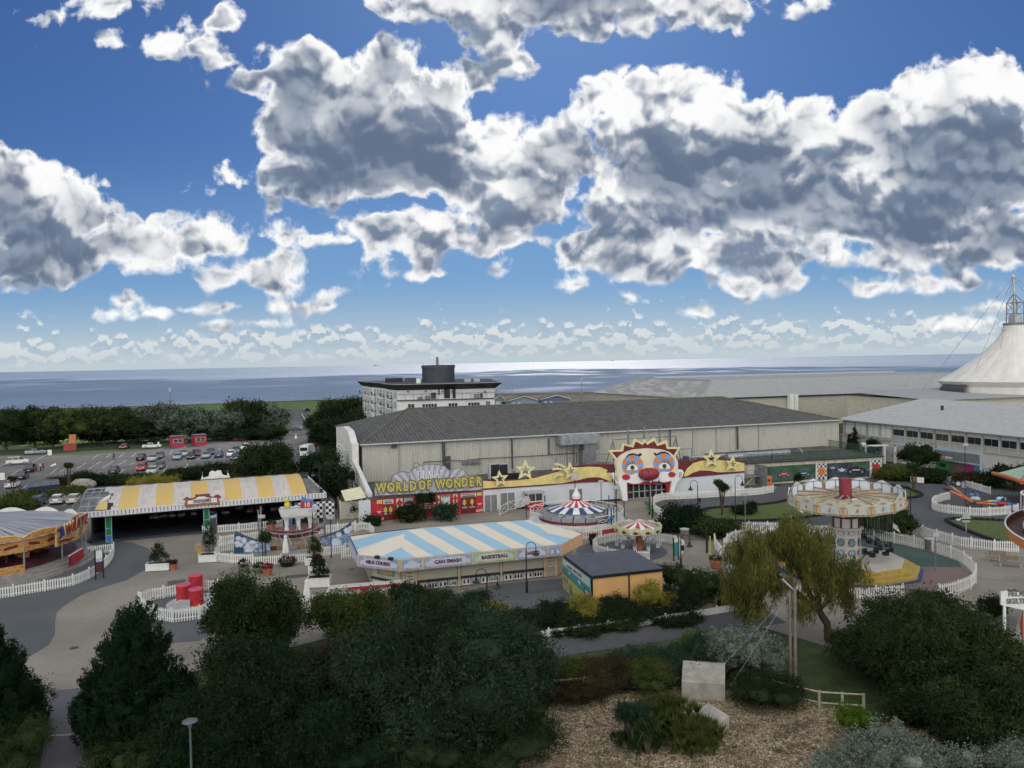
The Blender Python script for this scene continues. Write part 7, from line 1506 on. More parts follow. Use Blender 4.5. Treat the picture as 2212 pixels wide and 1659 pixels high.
# palisade shelter with green roof among shrubs
sh = P(*zg(880,1190)); s3 = thing('garden_shelter', 'small pergola shelter with pale green edged roof among dark shrubs', 'shelter', sh, .1); MB().box(-2.6,-1,3.6,2.6,1,3.85).build('roof', mat('moss_green',(0.07,0.10,0.04),.9,.3), s3); MB().tube([(-2.7,-1.1,3.7),(2.7,-1.1,3.7),(2.7,1.1,3.7),(-2.7,1.1,3.7),(-2.7,-1.1,3.7)], .14, 4).build('roof_edge', mat('pale_green_trim',(0.35,0.42,0.30),.7,.1), s3)
for x in (-2.3,2.3):
    for y in (-.8,.8): MB().box(x-.08,y-.08,0,x+.08,y+.08,3.6).build('post', DKGREY, s3)
# metal staging right of the arcade with orange life-ring box
stg = AW.at(AL+.4,1.0); s4 = thing('steel_staging', 'galvanised steel staging and grey panel at the right end of the arcade', 'platform', stg, AW.rz)
m = MB()
for x in (0,2.2,4.4): m.tube([(x,0,0),(x,0,2.9)], .07, 5); m.tube([(x,2,0),(x,2,2.9)], .07, 5)
m.tube([(0,0,.2),(2.2,0,1.7),(4.4,0,.2)], .06, 4); m.tube([(0,0,2.9),(4.4,0,2.9)], .06, 4); m.build('frame', GALV, s4); MB().box(-.1,-.1,1.7,4.5,2.1,1.82).build('platform', GREY, s4); MB().box(3.4,-1.6,.3,3.5,1.5,3.6).build('grey_panel', GREY, s4)
ob = P(*z5(2145,740)); o5 = thing('orange_bin', 'bright orange litter bin with rounded lid behind the kart fence', 'bin', (ob.x,ob.y,0)); MB().box(-.4,-.4,0,.4,.4,1.5).build('body', mat('bin_orange',(0.60,0.13,0.05),.5,.05), o5); MB().box(-.46,-.46,1.5,.46,.46,1.72).build('lid', mat('bin_orange_lid',(0.65,0.18,0.08),.5,.05), o5); MB().box(-.2,-.42,1.0,.2,-.4,1.3).build('slot', BLACK, o5)
# white pergola arch
pg = P(*Zm(3232,1400,2.765)(660,1195)); p5 = thing('pergola_arch', 'white timber pergola arch beside the red chequered board', 'arch', (pg.x,pg.y+2,0), .1); m = MB()
for x in (-2.2,1.6,3.8): m.box(x-.2,-.2,0,x+.2,.2,3.4)
m.box(-2.9,-.25,3.4,2.4,.25,3.7).box(-3.0,-.1,3.6,-2.2,.1,4.2).box(3.4,-.2,3.2,5.4,.2,3.4).build('frame', WHITE, p5)
# ================================================================== FENCES
fence('white picket fence curving in front of the waltzer ride', DP([(-40,1298),(8,1293),(60,1284),(119,1274),(170,1262),(208,1242),(232,1222),(243,1208),(246,1199)]), sm=4)
fence('short white picket fence behind the waltzer steps', DP([(188,1201),(215,1198),(246,1193)]))
fence('white picket fence in front of the dodgems, left of the middle pillar', DP([(438,1155),(456,1154)]), posts=2)
fence('long white picket fence in front of the dodgems right bay', DP([(468,1153),(540,1147),(610,1140)]))
fence('white picket fence at the foot of the bathtub stand', DP([(668,1134),(688,1131)]), h=1.3)
fence('white picket fence round the back of the red drum ride', DP([(302,1308),(327,1298),(349,1294),(395,1285),(439,1278),(470,1278)]), h=1.15)
fence('white picket fence round the front of the red drum ride', DP([(302,1310),(310,1326),(333,1339),(375,1346),(434,1338),(480,1322)]), h=1.15)
fence('white picket fence along the front of the pirate boat ride, left part', DP([(476,1181),(466,1200),(463,1214),(504,1218),(545,1219)]))
fence('white picket fence along the front of the pirate boat ride, right part', DP([(547,1225),(587,1222),(630,1219),(667,1216)]))
fence('white picket fence behind the left wave board', DP([(476,1179),(500,1174),(540,1169),(576,1164)]))
fence('white picket fence dividing the left end of the boat enclosure', DP([(470,1194),(504,1190)]))
fence('white picket fence behind the right wave board', DP([(690,1154),(730,1150),(768,1145)]))
fence('white picket fence with curved end beside the striped stall', DP([(768,1150),(785,1146),(800,1150),(806,1158)]), sm=3)
fence('white picket fence in front of the right wave board', DP([(696,1202),(722,1200),(746,1197)]))
fence('white picket gate panel with small notice near the stall corner', DP([(738,1207),(762,1206)]), h=1.25)
fence('white picket fence round the bulb framed swing ride, behind the seats', [PY(u,1340,65) for u in ()] or [Vector((-24+.0,65.2,0)),Vector((-14.5,67.6,0)),Vector((-9.0,69.2,0))], h=1.0)
fence('white picket fence left of the bulb framed swing ride', [P(663,1345),P(672,1318),P(700,1316),P(735,1322)], h=1.0)
fence('white picket fence between the striped stall and spinning ride', DP([(1253,1168),(1275,1165),(1300,1162)]), h=1.15)
fence('white picket fence circle round the toddler swing carousel', [sc_c+Vector((5.0*math.cos(a),4.6*math.sin(a),0)) for a in [-.6+i*2*PI/14 for i in range(13)]], h=1.1)
fence('white trellis fence along the clown face side of the kart track', DP([(1436,1122),(1416,1108),(1409,1097),(1414,1088),(1433,1081),(1470,1079),(1512,1077),(1570,1073),(1631,1070),(1671,1064)]), sm=3, gap=.2, rails=(.15,.5,.85), h=1.15)
fence('long white picket fence between the kart track and the path', DP([(1538,1147),(1600,1148),(1673,1149),(1740,1150)]), h=1.2)
fence('white picket fence on the left side of the swing ride enclosure', DP([(1600,1268),(1572,1231),(1560,1205),(1548,1190),(1545,1177)]), sm=3, h=1.2)
fence('white picket fence sweeping round the back of the swing ride', DP([(1566,1200),(1566,1188),(1575,1176),(1595,1168),(1631,1163),(1690,1160),(1760,1157),(1830,1158),(1888,1166),(1952,1178),(2021,1196),(2071,1213),(2098,1235),(2108,1253),(2098,1271),(2067,1285),(2027,1293)]), sm=4, h=1.25, gap=.24)
fence('white picket fence in front of the swing ride, behind the big bush', DP([(1700,1290),(1760,1294),(1860,1296),(1952,1290)]), h=1.1)
fence('white picket fence along the kart track behind the litter bin', DP([(1963,1150),(2021,1168),(2075,1183),(2142,1192),(2200,1194)]), h=1.25)
fence('white picket fence looping round the front of the aeroplane ride', DP([(2050,1080),(2030,1085),(2014,1093),(2016,1102),(2036,1108),(2066,1112),(2119,1116),(2172,1113),(2200,1109)]), sm=3, h=1.2)
fence('white picket fence behind the kart track, by the round tree', DP([(1913,1033),(1950,1034),(1990,1039)]), h=1.0)
fence('white picket fence behind the kart track with banner boards', DP([(2026,1040),(2060,1046),(2100,1056),(2138,1068)]), h=1.1)
fence('low white close-boarded fence along the bottom road', DP([(1120,1385),(1180,1377),(1290,1364),(1376,1352)]), h=.62, gap=.125, wd=.12, posts=2.6)
fence('low white close-boarded fence below the kiosk shrubs, right part', DP([(1381,1354),(1481,1338),(1588,1321),(1650,1308)]), h=.62, gap=.125, wd=.12, posts=2.6)
fence('low white border fence in front of the yellow shrub by the kiosk', DP([(1300,1345),(1322,1343)]), h=.5, posts=0)
fence('short white fence in the bushes under the helter skelter', DP([(2150,1470),(2230,1450)]), h=1.2)
fence('low wooden fence panels beside the ball shrubs', DP([(1500,1300),(1540,1297),(1545,1312)]), h=.9, gap=.15, wd=.14, m=WOOD, name='wooden_fence', group=None)
railing('car_park_fence', 'green metal fence between the car park and the far lawn', [P(-60,1000)+Vector((-10,20,0)),Vector((-118,192,0)),Vector((-98,214,0)),Vector((-70,222,0))], 2.0, .35, GRF, 'fence', .05)
railing('car_park_end_fence', 'dark fence along the trees behind the red kiosks', [Vector((-98,217,0)),Vector((-62,232,0))], 2.0, .35, GRF, 'fence', .05)
# ================================================================== STREET LAMPS
def swan(label, base, ht, side=-1, box=False, double=False, rz=0.0, ref=None):
    r = thing('street_lamp', label, 'street lamp', base, rz, 'black swan-neck street lamps')
    m = MB(); m.cyl(0,0,0,.9,.13,.11,8); m.cyl(0,0,.9,ht-.9,.07,.05,8); m.ell((0,0,.95),(.14,.14,.08),8); m.build('pole', BLACK, r)
    for sd in ((side,-side) if double else (side,)):
        hh = ht if sd == side else ht-.5; m = MB(); m.tube([(0,0,hh-1.0)]+[(sd*(.45-.45*math.cos(PI*t/10)),0,hh-.75+.5*math.sin(PI*t/10)) for t in range(11)]+[(sd*.9,0,hh-1.0)], .035, 6); m.build('arm', BLACK, r)
        s_ = MB().lathe([(.07,hh-1.0),(.12,hh-1.05),(.1,hh-1.2),(.2,hh-1.3),(.36,hh-1.42)], 14, (sd*.9,0)).build('lamp_shade', BLACK, r); MB().lathe([(.3,hh-1.42),(.2,hh-1.55),(0,hh-1.58)],12,(sd*.9,0)).build('lamp_glass', LTGREY, s_)
    if box: MB().box(.06,-.15,ht*.5,.35,.15,ht*.5+.5).build('speaker', BLACK, r)
    return r
def lampat(label, u, vb, vt, **k):
    b = P(u, vb); return swan(label, b, PY(u, vt, b.y).z, **k)
lampat('black swan-neck lamp before the left doors of the show front', 693,1125,1003, side=-1, box=True)
lampat('black swan-neck lamp before the right doors of the show front', 895,1116,996, side=1, box=True)
lampat('black swan-neck lamp behind the spinning ride, under the comet star', 1209,1090,998, side=.01 and 1, rz=1.4)
lampat('black swan-neck lamp left of the clown chin', 1329,1094,998, side=-1)
lampat('black swan-neck lamp standing in front of the clown nose', 1403,1110,1010, side=-1)
lampat('tall black swan-neck lamp in front of the DARTS sign', 1138,1280,1165, side=1)
lampat('black double-armed lamp in front of the BASKETBALL counter', 1053,1322,1222, side=-1, double=True)
lampat('black swan-neck lamp with speaker box right of the small carousel', 1471,1228,1150, side=1, box=True)
lampat('black swan-neck lamp on the path by the conical evergreen', 1508,1135,1033, side=-1, box=True)
lampat('black swan-neck lamp at the left picket fence of the track path', 1410,1118,1022, side=1)
lampat('black swan-neck lamp standing in front of the kart island', 1589,1140,1023, side=1)
lampat('black swan-neck lamp right of the swing ride by the litter bin', 1967,1160,1045, side=-1)
lampat('black swan-neck lamp above the triangular lawn', 2186,1172,1055, side=-1, box=True)
lampat('black swan-neck lamp half hidden by the willow', 1553,1225,1200-20, side=1)
lampat('black swan-neck lamp poking out behind the big bush', 2057,1345,1273, side=-1, double=True)
def poleflood(label, u, vb, vt, box=True):
    b = P(u, vb); h = PY(u, vt, b.y).z; r = thing('floodlight_pole', label, 'floodlight', b, 0, 'slim floodlight poles')
    MB().cyl(0,0,0,h,.06,.05,6).build('pole', GREY if not box else BLACK, r); MB().box(-.35,-.15,h-.05,.35,.1,h+.3).build('floodlight', LTGREY, r)
poleflood('slim floodlight pole in front of the racing murals', 1668,1041,968)
poleflood('tall black pole with white lamp head behind the aeroplane ride', 2085,1090,962)
poleflood('slim floodlight pole left of the pirate boat', 568,1207,1118); poleflood('slim floodlight pole right of the pirate boat', 677,1195,1105)
poleflood('short black floodlight pole behind the spinning ride', 1299,1098,1042); poleflood('slim grey lamp pole standing behind the swing ride flags', 2021,1235,1158, False); poleflood('small pale lamp pole on the grass island', 1610,1128,1070, False)
poleflood('black pole before the spinning ride by the picket fence', 1333,1150,1055); poleflood('black floodlight pole beside the right wave board', 716,1205,1120)
# near lamp, disc head
b = PY(410,1558,36); r = thing('disc_lamp', 'grey post lamp with flat round disc head near the bottom edge', 'street lamp', (b.x,36,0)); MB().cyl(0,0,0,b.z-.15,.06,.05,8).build('pole', mat('teal_grey_pole',(0.07,0.10,0.10),.5,.1), r); MB().lathe([(0,b.z+.12),(.12,b.z+.1),(.36,b.z+.02),(.36,b.z-.02),(.1,b.z-.1),(.08,b.z-.3)], 20).build('lamp_head', mat('lamp_head_grey',(0.13,0.14,0.16),.35,.1,metal=.4), r)
# poles by the sea
for u,vt,vb,y,lab in ((368,846,905,320,'thin navigation pole with square head rising above the left trees'),(1256,822,862,420,'thin navigation pole with square head left of the exhibition hall'),(1073,841,880,420,'thin seafront lamp post right beside the hotel'),(1106,838,880,420,'thin seafront lamp post above the middle chalet')):
    b = PY(u,vt,y); r = thing('seafront_pole', lab, 'pole', (b.x,y,0)); MB().cyl(0,0,0,b.z,.15,.12,6).build('pole', GREY, r); MB().box(-.5,-.4,b.z,.5,.4,b.z+(1.6 if 'navig' in lab else .6)).build('head', LTGREY, r)
# ================================================================== CARS
def carmesh(kind):
    P_ = {'hatch':([(-1.95,.35),(-2.0,.75),(-1.9,.98),(-1.0,1.02),(1.15,1.0),(1.75,.85),(1.98,.62),(1.95,.3)],[(-1.85,.98),(-1.55,1.45),(-.1,1.5),(.45,1.42),(1.25,.98)],1.72),
          'saloon':([(-2.25,.35),(-2.3,.8),(-2.15,.95),(-1.4,.98),(1.2,.95),(2.0,.82),(2.3,.6),(2.25,.3)],[(-1.75,.96),(-1.0,1.38),(.2,1.42),(1.2,.94)],1.78),
          'suv':([(-2.1,.4),(-2.15,.85),(-2.05,1.1),(-1.0,1.14),(1.1,1.1),(1.95,.98),(2.15,.7),(2.1,.38)],[(-2.0,1.1),(-1.8,1.62),(-.1,1.7),(.5,1.62),(1.15,1.1)],1.85),
          'van':([(-2.5,.4),(-2.55,1.0),(-2.5,1.2),(0,1.2),(1.7,1.15),(2.35,.95),(2.5,.7),(2.45,.38)],[(-2.5,1.2),(-2.45,1.95),(0,2.0),(1.0,1.9),(1.75,1.14)],1.95)}[kind]
    return P_
CARP = {}
def carproto(kind):
    body, cab, w_ = carmesh(kind); b = MB(); n_ = len(body); k = w_/2; sec = (-k, -k*.97, k*.97, k)
    def loft(out, ys, mi=0):
        vs = []; n2 = len(out); zc_ = .6
        for y,sc3 in ys: vs += [(x*sc3 if abs(x) > 1 else x, y, z) for x,z in out]
        fs = [(i*n2+j,i*n2+(j+1)%n2,(i+1)*n2+(j+1)%n2,(i+1)*n2+j) for i in range(len(ys)-1) for j in range(n2)]; fs += [tuple(range(n2-1,-1,-1)), tuple(range((len(ys)-1)*n2,len(ys)*n2))]; b.add(vs, fs, mi)
    loft(body, ((-k,.94),(-k*.85,1.0),(k*.85,1.0),(k,.94)))
    xr = [(x,z) for x,z in cab]; vs = []; n2 = len(cab); top = max(z for _,z in cab); bot = cab[0][1]
    for s_ in (-1,1):
        for x,z in cab: t = (z-bot)/(top-bot); vs.append((x*(1-.0*t), s_*(k*.93-t*.2), z))
    roof_ = MB(); roof_.add(vs, [(j,j+1,n2+j+1,n2+j) for j in range(1,n2-2)], 0)
    b.add([v for v in vs], [(j,j+1,n2+j+1,n2+j) for j in range(1,n2-2)], 0)
    g_ = MB(); e = .985; g_.add([(x*e if True else x, y*.98, z*.992) for x,y,z in vs], [tuple(range(n2-1,-1,-1)), tuple(range(n2,2*n2)), (0,1,n2+1,n2), (n2-2,n2-1,2*n2-1,2*n2-2)])
    wh = MB(); wh.lathe([(0,-.11),(.31,-.11),(.33,0),(.31,.11),(0,.11)], 12); rim = MB(); rim.lathe([(.2,-.12),(0,-.13)], 8).lathe([(.2,.12),(0,.13)], 8)
    hl_ = MB(); hl_.box(-.06,-.2,-.08,.06,.2,.08); pl = MB().box(-.02,-.28,-.07,.02,.28,.07)
    pil = MB()
    for s_ in (-1,1):
        for x in (cab[1][0]*.45, .35): pil.tube([(x,s_*(k*.93-.02),bot),(x-.1,s_*(k*.93-.19),top-.03)], .035, 4)
    out = {}
    for nm, mb in (('body',b),('window_glass',g_),('wheel',wh),('rim',rim),('lamp',hl_),('number_plate',pl),('door_pillars',pil)):
        me = bpy.data.meshes.new(nm+'_'+kind); me.from_pydata(mb.v, [], mb.f); me.polygons.foreach_set('use_smooth', mb.s); me.update(); out[nm] = me
    return out, body, w_
CGLASS = mat('car_glass',(0.02,0.025,0.03),.06,.3,.5,spec=.8); TAIL = mat('tail_lamp_red',(0.35,0.02,0.02),.3,.1); HEADL = mat('head_lamp_clear',(0.55,0.57,0.6),.15,.1); PLATE = mat('number_plate_white',(0.5,0.5,0.45),.5,.05)
def paint(name, c): return mat(name, c, .28, .04, .5, spec=.6)
CPT = {k: paint('car_paint_'+k, c) for k, c in {'white':(.66,.66,.65),'silver':(.38,.40,.42),'black':(.015,.016,.02),'blue':(.03,.10,.28),'navy':(.012,.03,.07),'red':(.38,.02,.025),'maroon':(.14,.015,.025),'palegreen':(.42,.48,.43),'grey':(.10,.11,.12),'steel':(.10,.15,.20),'ivory':(.60,.58,.48),'darkgreen':(.02,.05,.045),'skyblue':(.20,.30,.36)}.items()}
def car(label, u, v, col_, kind='hatch', rz=0.0, y=None, group='cars in the car park'):
    if kind not in CARP: CARP[kind] = carproto(kind)
    me, body, w_ = CARP[kind]; p = P(u, v); r = thing('parked_car', label, 'car', p+Vector((0,0,.01)), rz, group)
    bm = me['body'].copy() if me['body'].materials else me['body']; bm.materials.clear(); bm.materials.append(CPT[col_]); objm('body', bm, r)
    for nm, m_ in (('window_glass',CGLASS),('door_pillars',CPT[col_])):
        q = me[nm] if nm != 'door_pillars' else me[nm].copy(); q.materials.clear(); q.materials.append(m_); objm(nm, q, r)
    L_ = body[-2][0]
    for x in (-L_*.62, L_*.65):
        for s_ in (-1,1):
            wq = me['wheel']; wq.materials.clear(); wq.materials.append(RUBBER); o = objm('wheel', wq, r, (x, s_*(w_/2-.1), .33)); o.rotation_euler.x = PI/2; rq = me['rim']; rq.materials.clear(); rq.materials.append(LTGREY); objm('rim', rq, o)
    for x, nm, m_, z_ in ((L_-.02,'headlight',HEADL,.68),(body[1][0]+.03,'tail_light',TAIL,.85)):
        for s_ in (-1,1):
            q = me['lamp'].copy(); q.materials.clear(); q.materials.append(m_); objm(nm, q, r, (x, s_*(w_/2-.28), z_))
        q = me['number_plate']; q.materials.clear(); q.materials.append(PLATE); objm('number_plate', q, r, (x+(.03 if x > 0 else -.03), 0, .52))
    return r
A_ = .02
car('silver coupe parked along the green fence at the left', 77,981,'silver','saloon',.4)
car('white crossover standing beside the black estate', 38,1003,'white','suv',.45)
car('black and silver estate with tail lights lit, people behind it', 66,1019,'black','suv',1.95)
car('dark blue hatchback behind the black estate', 49,1034,'navy','hatch',1.95)
car('white hatchback parked lowest in the left row', 28,1053,'white','hatch',1.9)
car('metallic blue hatchback at the end of the lower hedge', 80,1092,'steel','hatch',-1.27)
car('small white hatchback seen from behind, middle of the lower three', 127,1087,'white','hatch',1.87)
car('cream rounded hatchback beside the dodgems frame', 162,1086,'ivory','hatch',1.87)
car('dark green hatchback alone in the middle of the car park', 247,1022,'darkgreen','hatch',1.88)
car('maroon saloon in deep shade under the trees', 269,969,'maroon','saloon',-1.3)
car('white saloon with a man leaning at its bonnet', 328,968,'white','saloon',.35)
car('dark saloon half hidden between the two red kiosks', 408+5,958-3,'black','hatch',.3)
car('bright red hatchback parked by the dark trees', 518,951,'red','hatch',.3)
Kc = lambda x,y: Zm(500,1650,4.424)(x,y)
for lab,x,y,c,k,rz in (('black open-backed car left of the silver saloon',255,715,'black','hatch',1.85),('silver saloon facing out, next to the black one',450,725,'silver','saloon',-1.3),('dark saloon tucked behind the silver one',575,680,'grey','saloon',-1.3),('red hatchback facing the viewer, left of the pale green car',262,890,'red','hatch',-1.3),('pale green and white hatchback nearest the viewer in the middle group',445,950,'palegreen','hatch',-1.3),('dark grey saloon right of the pale green car',575,860,'grey','saloon',-1.3),
  ('pale blue-grey hatchback at the left end of the right row',885,700,'skyblue','hatch',-1.28),('silver-green saloon behind the pale blue hatchback',990,640,'silver','saloon',-1.3),('black hatchback facing out, second of the right row',1125,690,'black','hatch',-1.28),('maroon saloon behind the black hatchback',1225,635,'maroon','hatch',-1.0),('sky blue saloon facing out in the right row',1380,675,'skyblue','saloon',-1.28),('dark red saloon behind the sky blue one',1455,610,'maroon','saloon',-1.25),('bright blue hatchback seen from behind in the right row',1605,660,'blue','hatch',1.85),('white hatchback facing out near the right end of the row',1815,650,'white','hatch',-1.28),('dark estate behind the white hatchback',1900,590,'grey','suv',-1.28),('white van-like car partly behind the bush at the row end',2060,540,'white','suv',-1.28),('dark blue car nose-on under the bush',1890,710,'navy','hatch',-1.4)):
    u,v = Kc(x,y); car(lab,u,v,c,k,rz)
car('white hatchback at the far corner by the sea road', 566,944,'white','hatch',-1.2)
car('red car beside the white van on the sea road', 682,968-4,'red','hatch',1.5)
car('dark off-roader at the beach end of the sea road', 662,890,'black','suv',1.2,group='vehicles on the sea road'); car('small dark cars in the lay-by half way down the sea road', 640,930,'steel','hatch',.1,group='vehicles on the sea road')
vp = P(665,985); vn = thing('white_van', 'tall white van with its back to us on the sea road', 'van', vp, 1.52)
b_ = MB(); b_.box(-2.8,-1.0,.45,1.6,1.0,2.7); b_.add([(1.6,-1,.45),(2.7,-.95,.45),(2.7,-.95,1.2),(1.6,-1,2.7),(1.6,1,.45),(2.7,.95,.45),(2.7,.95,1.2),(1.6,1,2.7)],[(0,1,2,3),(7,6,5,4),(1,5,6,2),(2,6,7,3)]); b_.build('body', CPT['white'], vn); MB().box(-2.84,-.85,1.5,-2.8,.85,2.3).build('rear_window', CGLASS, vn); MB().box(-2.86,-.3,.8,-2.8,.3,.95).build('number_plate', PLATE, vn)
for x in (-1.8,1.8):
    for y in (-.95,.95): MB().lathe([(0,-.12),(.36,-.12),(.36,.12),(0,.12)],12).build('wheel', RUBBER, vn, (x,y,.36)).rotation_euler.x = PI/2
car('dark blue people carrier van parked behind the lower hedge', 92,1063,'navy','van',-2.45)
# ================================================================== CAR PARK FURNITURE, PEOPLE
for u,v,lab,rz in ((703/1.0-0,945,'',0),)[:0]: pass
def kio(label, u0, u1, v, rz):
    a, b2 = P(u0,v), P(u1,v-2); r = thing('red_kiosk', label, 'kiosk', a, math.atan2(b2.y-a.y,b2.x-a.x), 'red kiosks in the car park'); W_ = (b2-a).length
    MB().box(0,0,0,W_,3,2.75).build('wall', mat('kiosk_red',(0.36,0.03,0.06),.6,.08,dirt=.1), r); MB().box(-.1,-.2,2.75,W_+.1,3.1,2.95).build('roof', DKGREY, r)
    w_ = MB().box(W_*.16,-.04,1.25,W_*.84,.0,2.1).build('window', GLASS, r); m = MB(); m.box(W_*.12,-.08,1.15,W_*.88,-.03,1.25).box(W_*.12,-.08,2.1,W_*.88,-.03,2.2).box(W_*.12,-.08,1.15,W_*.16,-.03,2.2).box(W_*.84,-.08,1.15,W_*.88,-.03,2.2).box(W_*.485,-.08,1.25,W_*.515,-.03,2.1).box(W_*.16,-.07,1.6,W_*.84,-.04,1.66); m.build('frame', mat('frame_pink_white',(.5,.42,.42),.6,.05), w_)
kio('left one of the two red car park kiosks', *(Kc(782,500)[0],Kc(1000,500)[0],Kc(782,500)[1]), 0); kio('right one of the two red car park kiosks', *(Kc(1178,470)[0],Kc(1390,470)[0],Kc(1178,470)[1]), 0)
p = P(*Zm(0,1650,4.424)(1250,548)); r = thing('orange_hoarding', 'orange and red hoarding box at the car park fence', 'sign', p, .05); MB().box(-.6,0,0,1.1,.3,4.2).build('tall_board', mat('faded_orange',(0.42,0.16,0.06),.7,.12), r); MB().box(-2.0,-.2,0,.9,-.05,1.9).build('red_board', mat('faded_red_board',(0.33,0.05,0.05),.7,.1), r)
for u,v,lab in ((Zm(0,1650,4.424)(868,640)+('white notice board in front of the silver coupe',)),(Zm(0,1650,4.424)(38,1070)+('white notice board at the left edge by the white cars',))): p = P(u,v); r = thing('white_board_sign', lab, 'sign', p, .05, 'white notice boards in the car park'); MB().box(-.5,-.04,.1,.5,.04,1.5).build('board', WHITE, r); MB().box(-.45,-.2,0,-.38,.2,.12).box(.38,-.2,0,.45,.2,.12).build('foot', GREY, r)
def person(label, u, v, top, legs, skin=(.45,.30,.22), rz=0.0, walk=.0, hair=BLACK, z=0.0, lean=0.0, s=1.0):
    p = P(u, v, z); me = bpy.data.meshes.new('person'); J = [(0,0,.95),(0,lean*.3,1.25),(0,lean,1.45),(0,lean*1.1,1.53),(0,lean*1.1,1.68),(-.1,0,.92),(-.12,walk,.5),(-.13,walk*.6,.08),(-.13,walk*.6+.14,.04),(.1,0,.92),(.12,-walk*.3,.5),(.13,-walk,.1),(.13,-walk+.14,.05),(-.2,lean,1.42),(-.27,lean-walk*.4,1.15),(-.24,lean+.12,.93),(-.24,lean+.2,.84),(.2,lean,1.42),(.27,lean+walk*.4,1.15),(.25,lean+.15,.93),(.25,lean+.22,.85),(0,lean*1.1,1.76)]
    E_ = [(0,1),(1,2),(2,3),(3,4),(0,5),(5,6),(6,7),(7,8),(0,9),(9,10),(10,11),(11,12),(2,13),(13,14),(14,15),(15,16),(2,17),(17,18),(18,19),(19,20),(4,21)]
    R2 = [.15,.15,.15,.055,.1,.1,.07,.045,.04,.1,.07,.045,.04,.07,.05,.035,.035,.07,.05,.035,.035,.07]
    me.from_pydata(J, E_, []); o = bpy.data.objects.new('person', me); col.objects.link(o)
    md = o.modifiers.new('skin','SKIN'); 
    for i, sv in enumerate(me.skin_vertices[0].data): sv.radius = (R2[i], R2[i]*(.7 if i < 3 else 1)); sv.use_root = (i == 0)
    o.modifiers.new('sub','SUBSURF').levels = 1; dg = bpy.context.evaluated_depsgraph_get(); m2 = bpy.data.meshes.new_from_object(o.evaluated_get(dg)); bpy.data.objects.remove(o)
    sk = mat('skin', skin, .7, .05)
    for m_ in (sk, top, legs, BLACK, hair): m2.materials.append(m_)
    for f in m2.polygons:
        c = f.center; f.material_index = 1 if (1.0 < c.z < 1.5 and not (abs(c.x) > .2 and c.z < 1.12)) else 2 if .12 < c.z <= 1.0 and abs(c.x) < .22 else 3 if c.z <= .12 else 4 if (c.z > 1.72 or (c.z > 1.6 and c.y < lean*1.1-.02)) else 0
        f.use_smooth = True
    o = bpy.data.objects.new('person', m2); col.objects.link(o); o.location = p; o.rotation_euler.z = rz; o.scale = (s,s,s); tag(o, label, 'person'); return o
za = Zm(0,1650,4.424)
DKT = mat('dark_trousers',(0.012,0.012,0.016),.8,.2)
person('person in white top and black trousers behind the black estate', *za(708,905), WHITE, DKT, rz=2.4, lean=.05)
person('person in red top holding a bag behind the black estate', *za(752,888), RED, DKT, rz=-2.4)
person('person in black shirt and shorts striding across the car park', *za(1985,708), mat('dark_shirt',(0.02,0.02,0.025),.8,.2), DKT, walk=.28, rz=1.3)
person('person in white shirt leaning over the white saloon', *Kc(550,500), WHITE, DKT, lean=.22, rz=.3)
person('child in dark clothes near the left red kiosk', *Kc(685,500), DKT, DKT, s=.7)
# ================================================================== PLANTERS, POTS, BENCHES, BINS, SIGNS
LEAFD = leafmat('leaf_dark_green', (0.013,0.023,0.011), (0.036,0.053,0.025)); LEAFM = leafmat('leaf_mid_green', (0.022,0.038,0.015), (0.056,0.080,0.030)); LEAFP = leafmat('leaf_purple', (0.035,0.02,0.018), (0.075,0.04,0.028)); LEAFR = leafmat('flower_red', (0.30,0.02,0.05), (0.12,0.04,0.03)); LEAFY = leafmat('leaf_yellow', (0.16,0.15,0.03), (0.32,0.29,0.06)); LEAFS = leafmat('leaf_silver', (0.09,0.115,0.09), (0.20,0.235,0.19), .15); LEAFO = leafmat('leaf_olive', (0.038,0.052,0.016), (0.10,0.115,0.034)); LEAFB = leafmat('leaf_bluegreen', (0.018,0.038,0.022), (0.05,0.078,0.048))
LEAFW = leafmat('leaf_willow', (0.09,0.092,0.022), (0.24,0.215,0.06), .35); LEAFN = leafmat('needles_dark', (0.006,0.016,0.008), (0.018,0.036,0.018), .1); LEAFBR = leafmat('leaf_brown_red', (0.032,0.024,0.015), (0.062,0.047,0.026)); LEAFT = leafmat('leaf_bright_green', (0.05,0.09,0.012), (0.10,0.15,0.025))
def planter(label, u, v, w_, d_, h_, pl_h, leaf, mode, rz=.2, seed=1):
    p = P(u, v); r = thing('planter_box', label, 'planter', p, rz, 'white planter boxes'); m = MB(); m.box(-w_/2,-d_/2,.08,w_/2,d_/2,h_)
    m.build('box', WHITE, r); MB().box(-w_/2+.06,-d_/2+.06,h_-.04,w_/2-.06,d_/2-.06,h_+.03).build('soil', SOIL, r)
    m = MB(); m.box(-w_/2-.04,-d_/2-.04,h_,w_/2+.04,-d_/2+.05,h_+.07).box(-w_/2-.04,d_/2-.05,h_,w_/2+.04,d_/2+.04,h_+.07).box(-w_/2-.04,-d_/2,h_,-w_/2+.05,d_/2,h_+.07).box(w_/2-.05,-d_/2,h_,w_/2+.04,d_/2,h_+.07); m.build('rim', WHITE, r)
    bl = [(0,0,h_+pl_h*.55,w_*.28,d_*.3,pl_h*.5),(.1,0,h_+pl_h*.3,w_*.38,d_*.35,pl_h*.3)]; q = thing('planter_shrub', 'shrub growing in the '+' '.join(label.split()[:12]), 'plant', p+Vector((0,0,0)), rz)
    objm('foliage', fol_mesh('foliage', bl, 2200, .13, seed, leaf, .14, mode=mode, core=False), q); MB().tube([(0,0,h_-.05),(.05,0,h_+pl_h*.6)], .04, 5).build('stem', BARK, q)
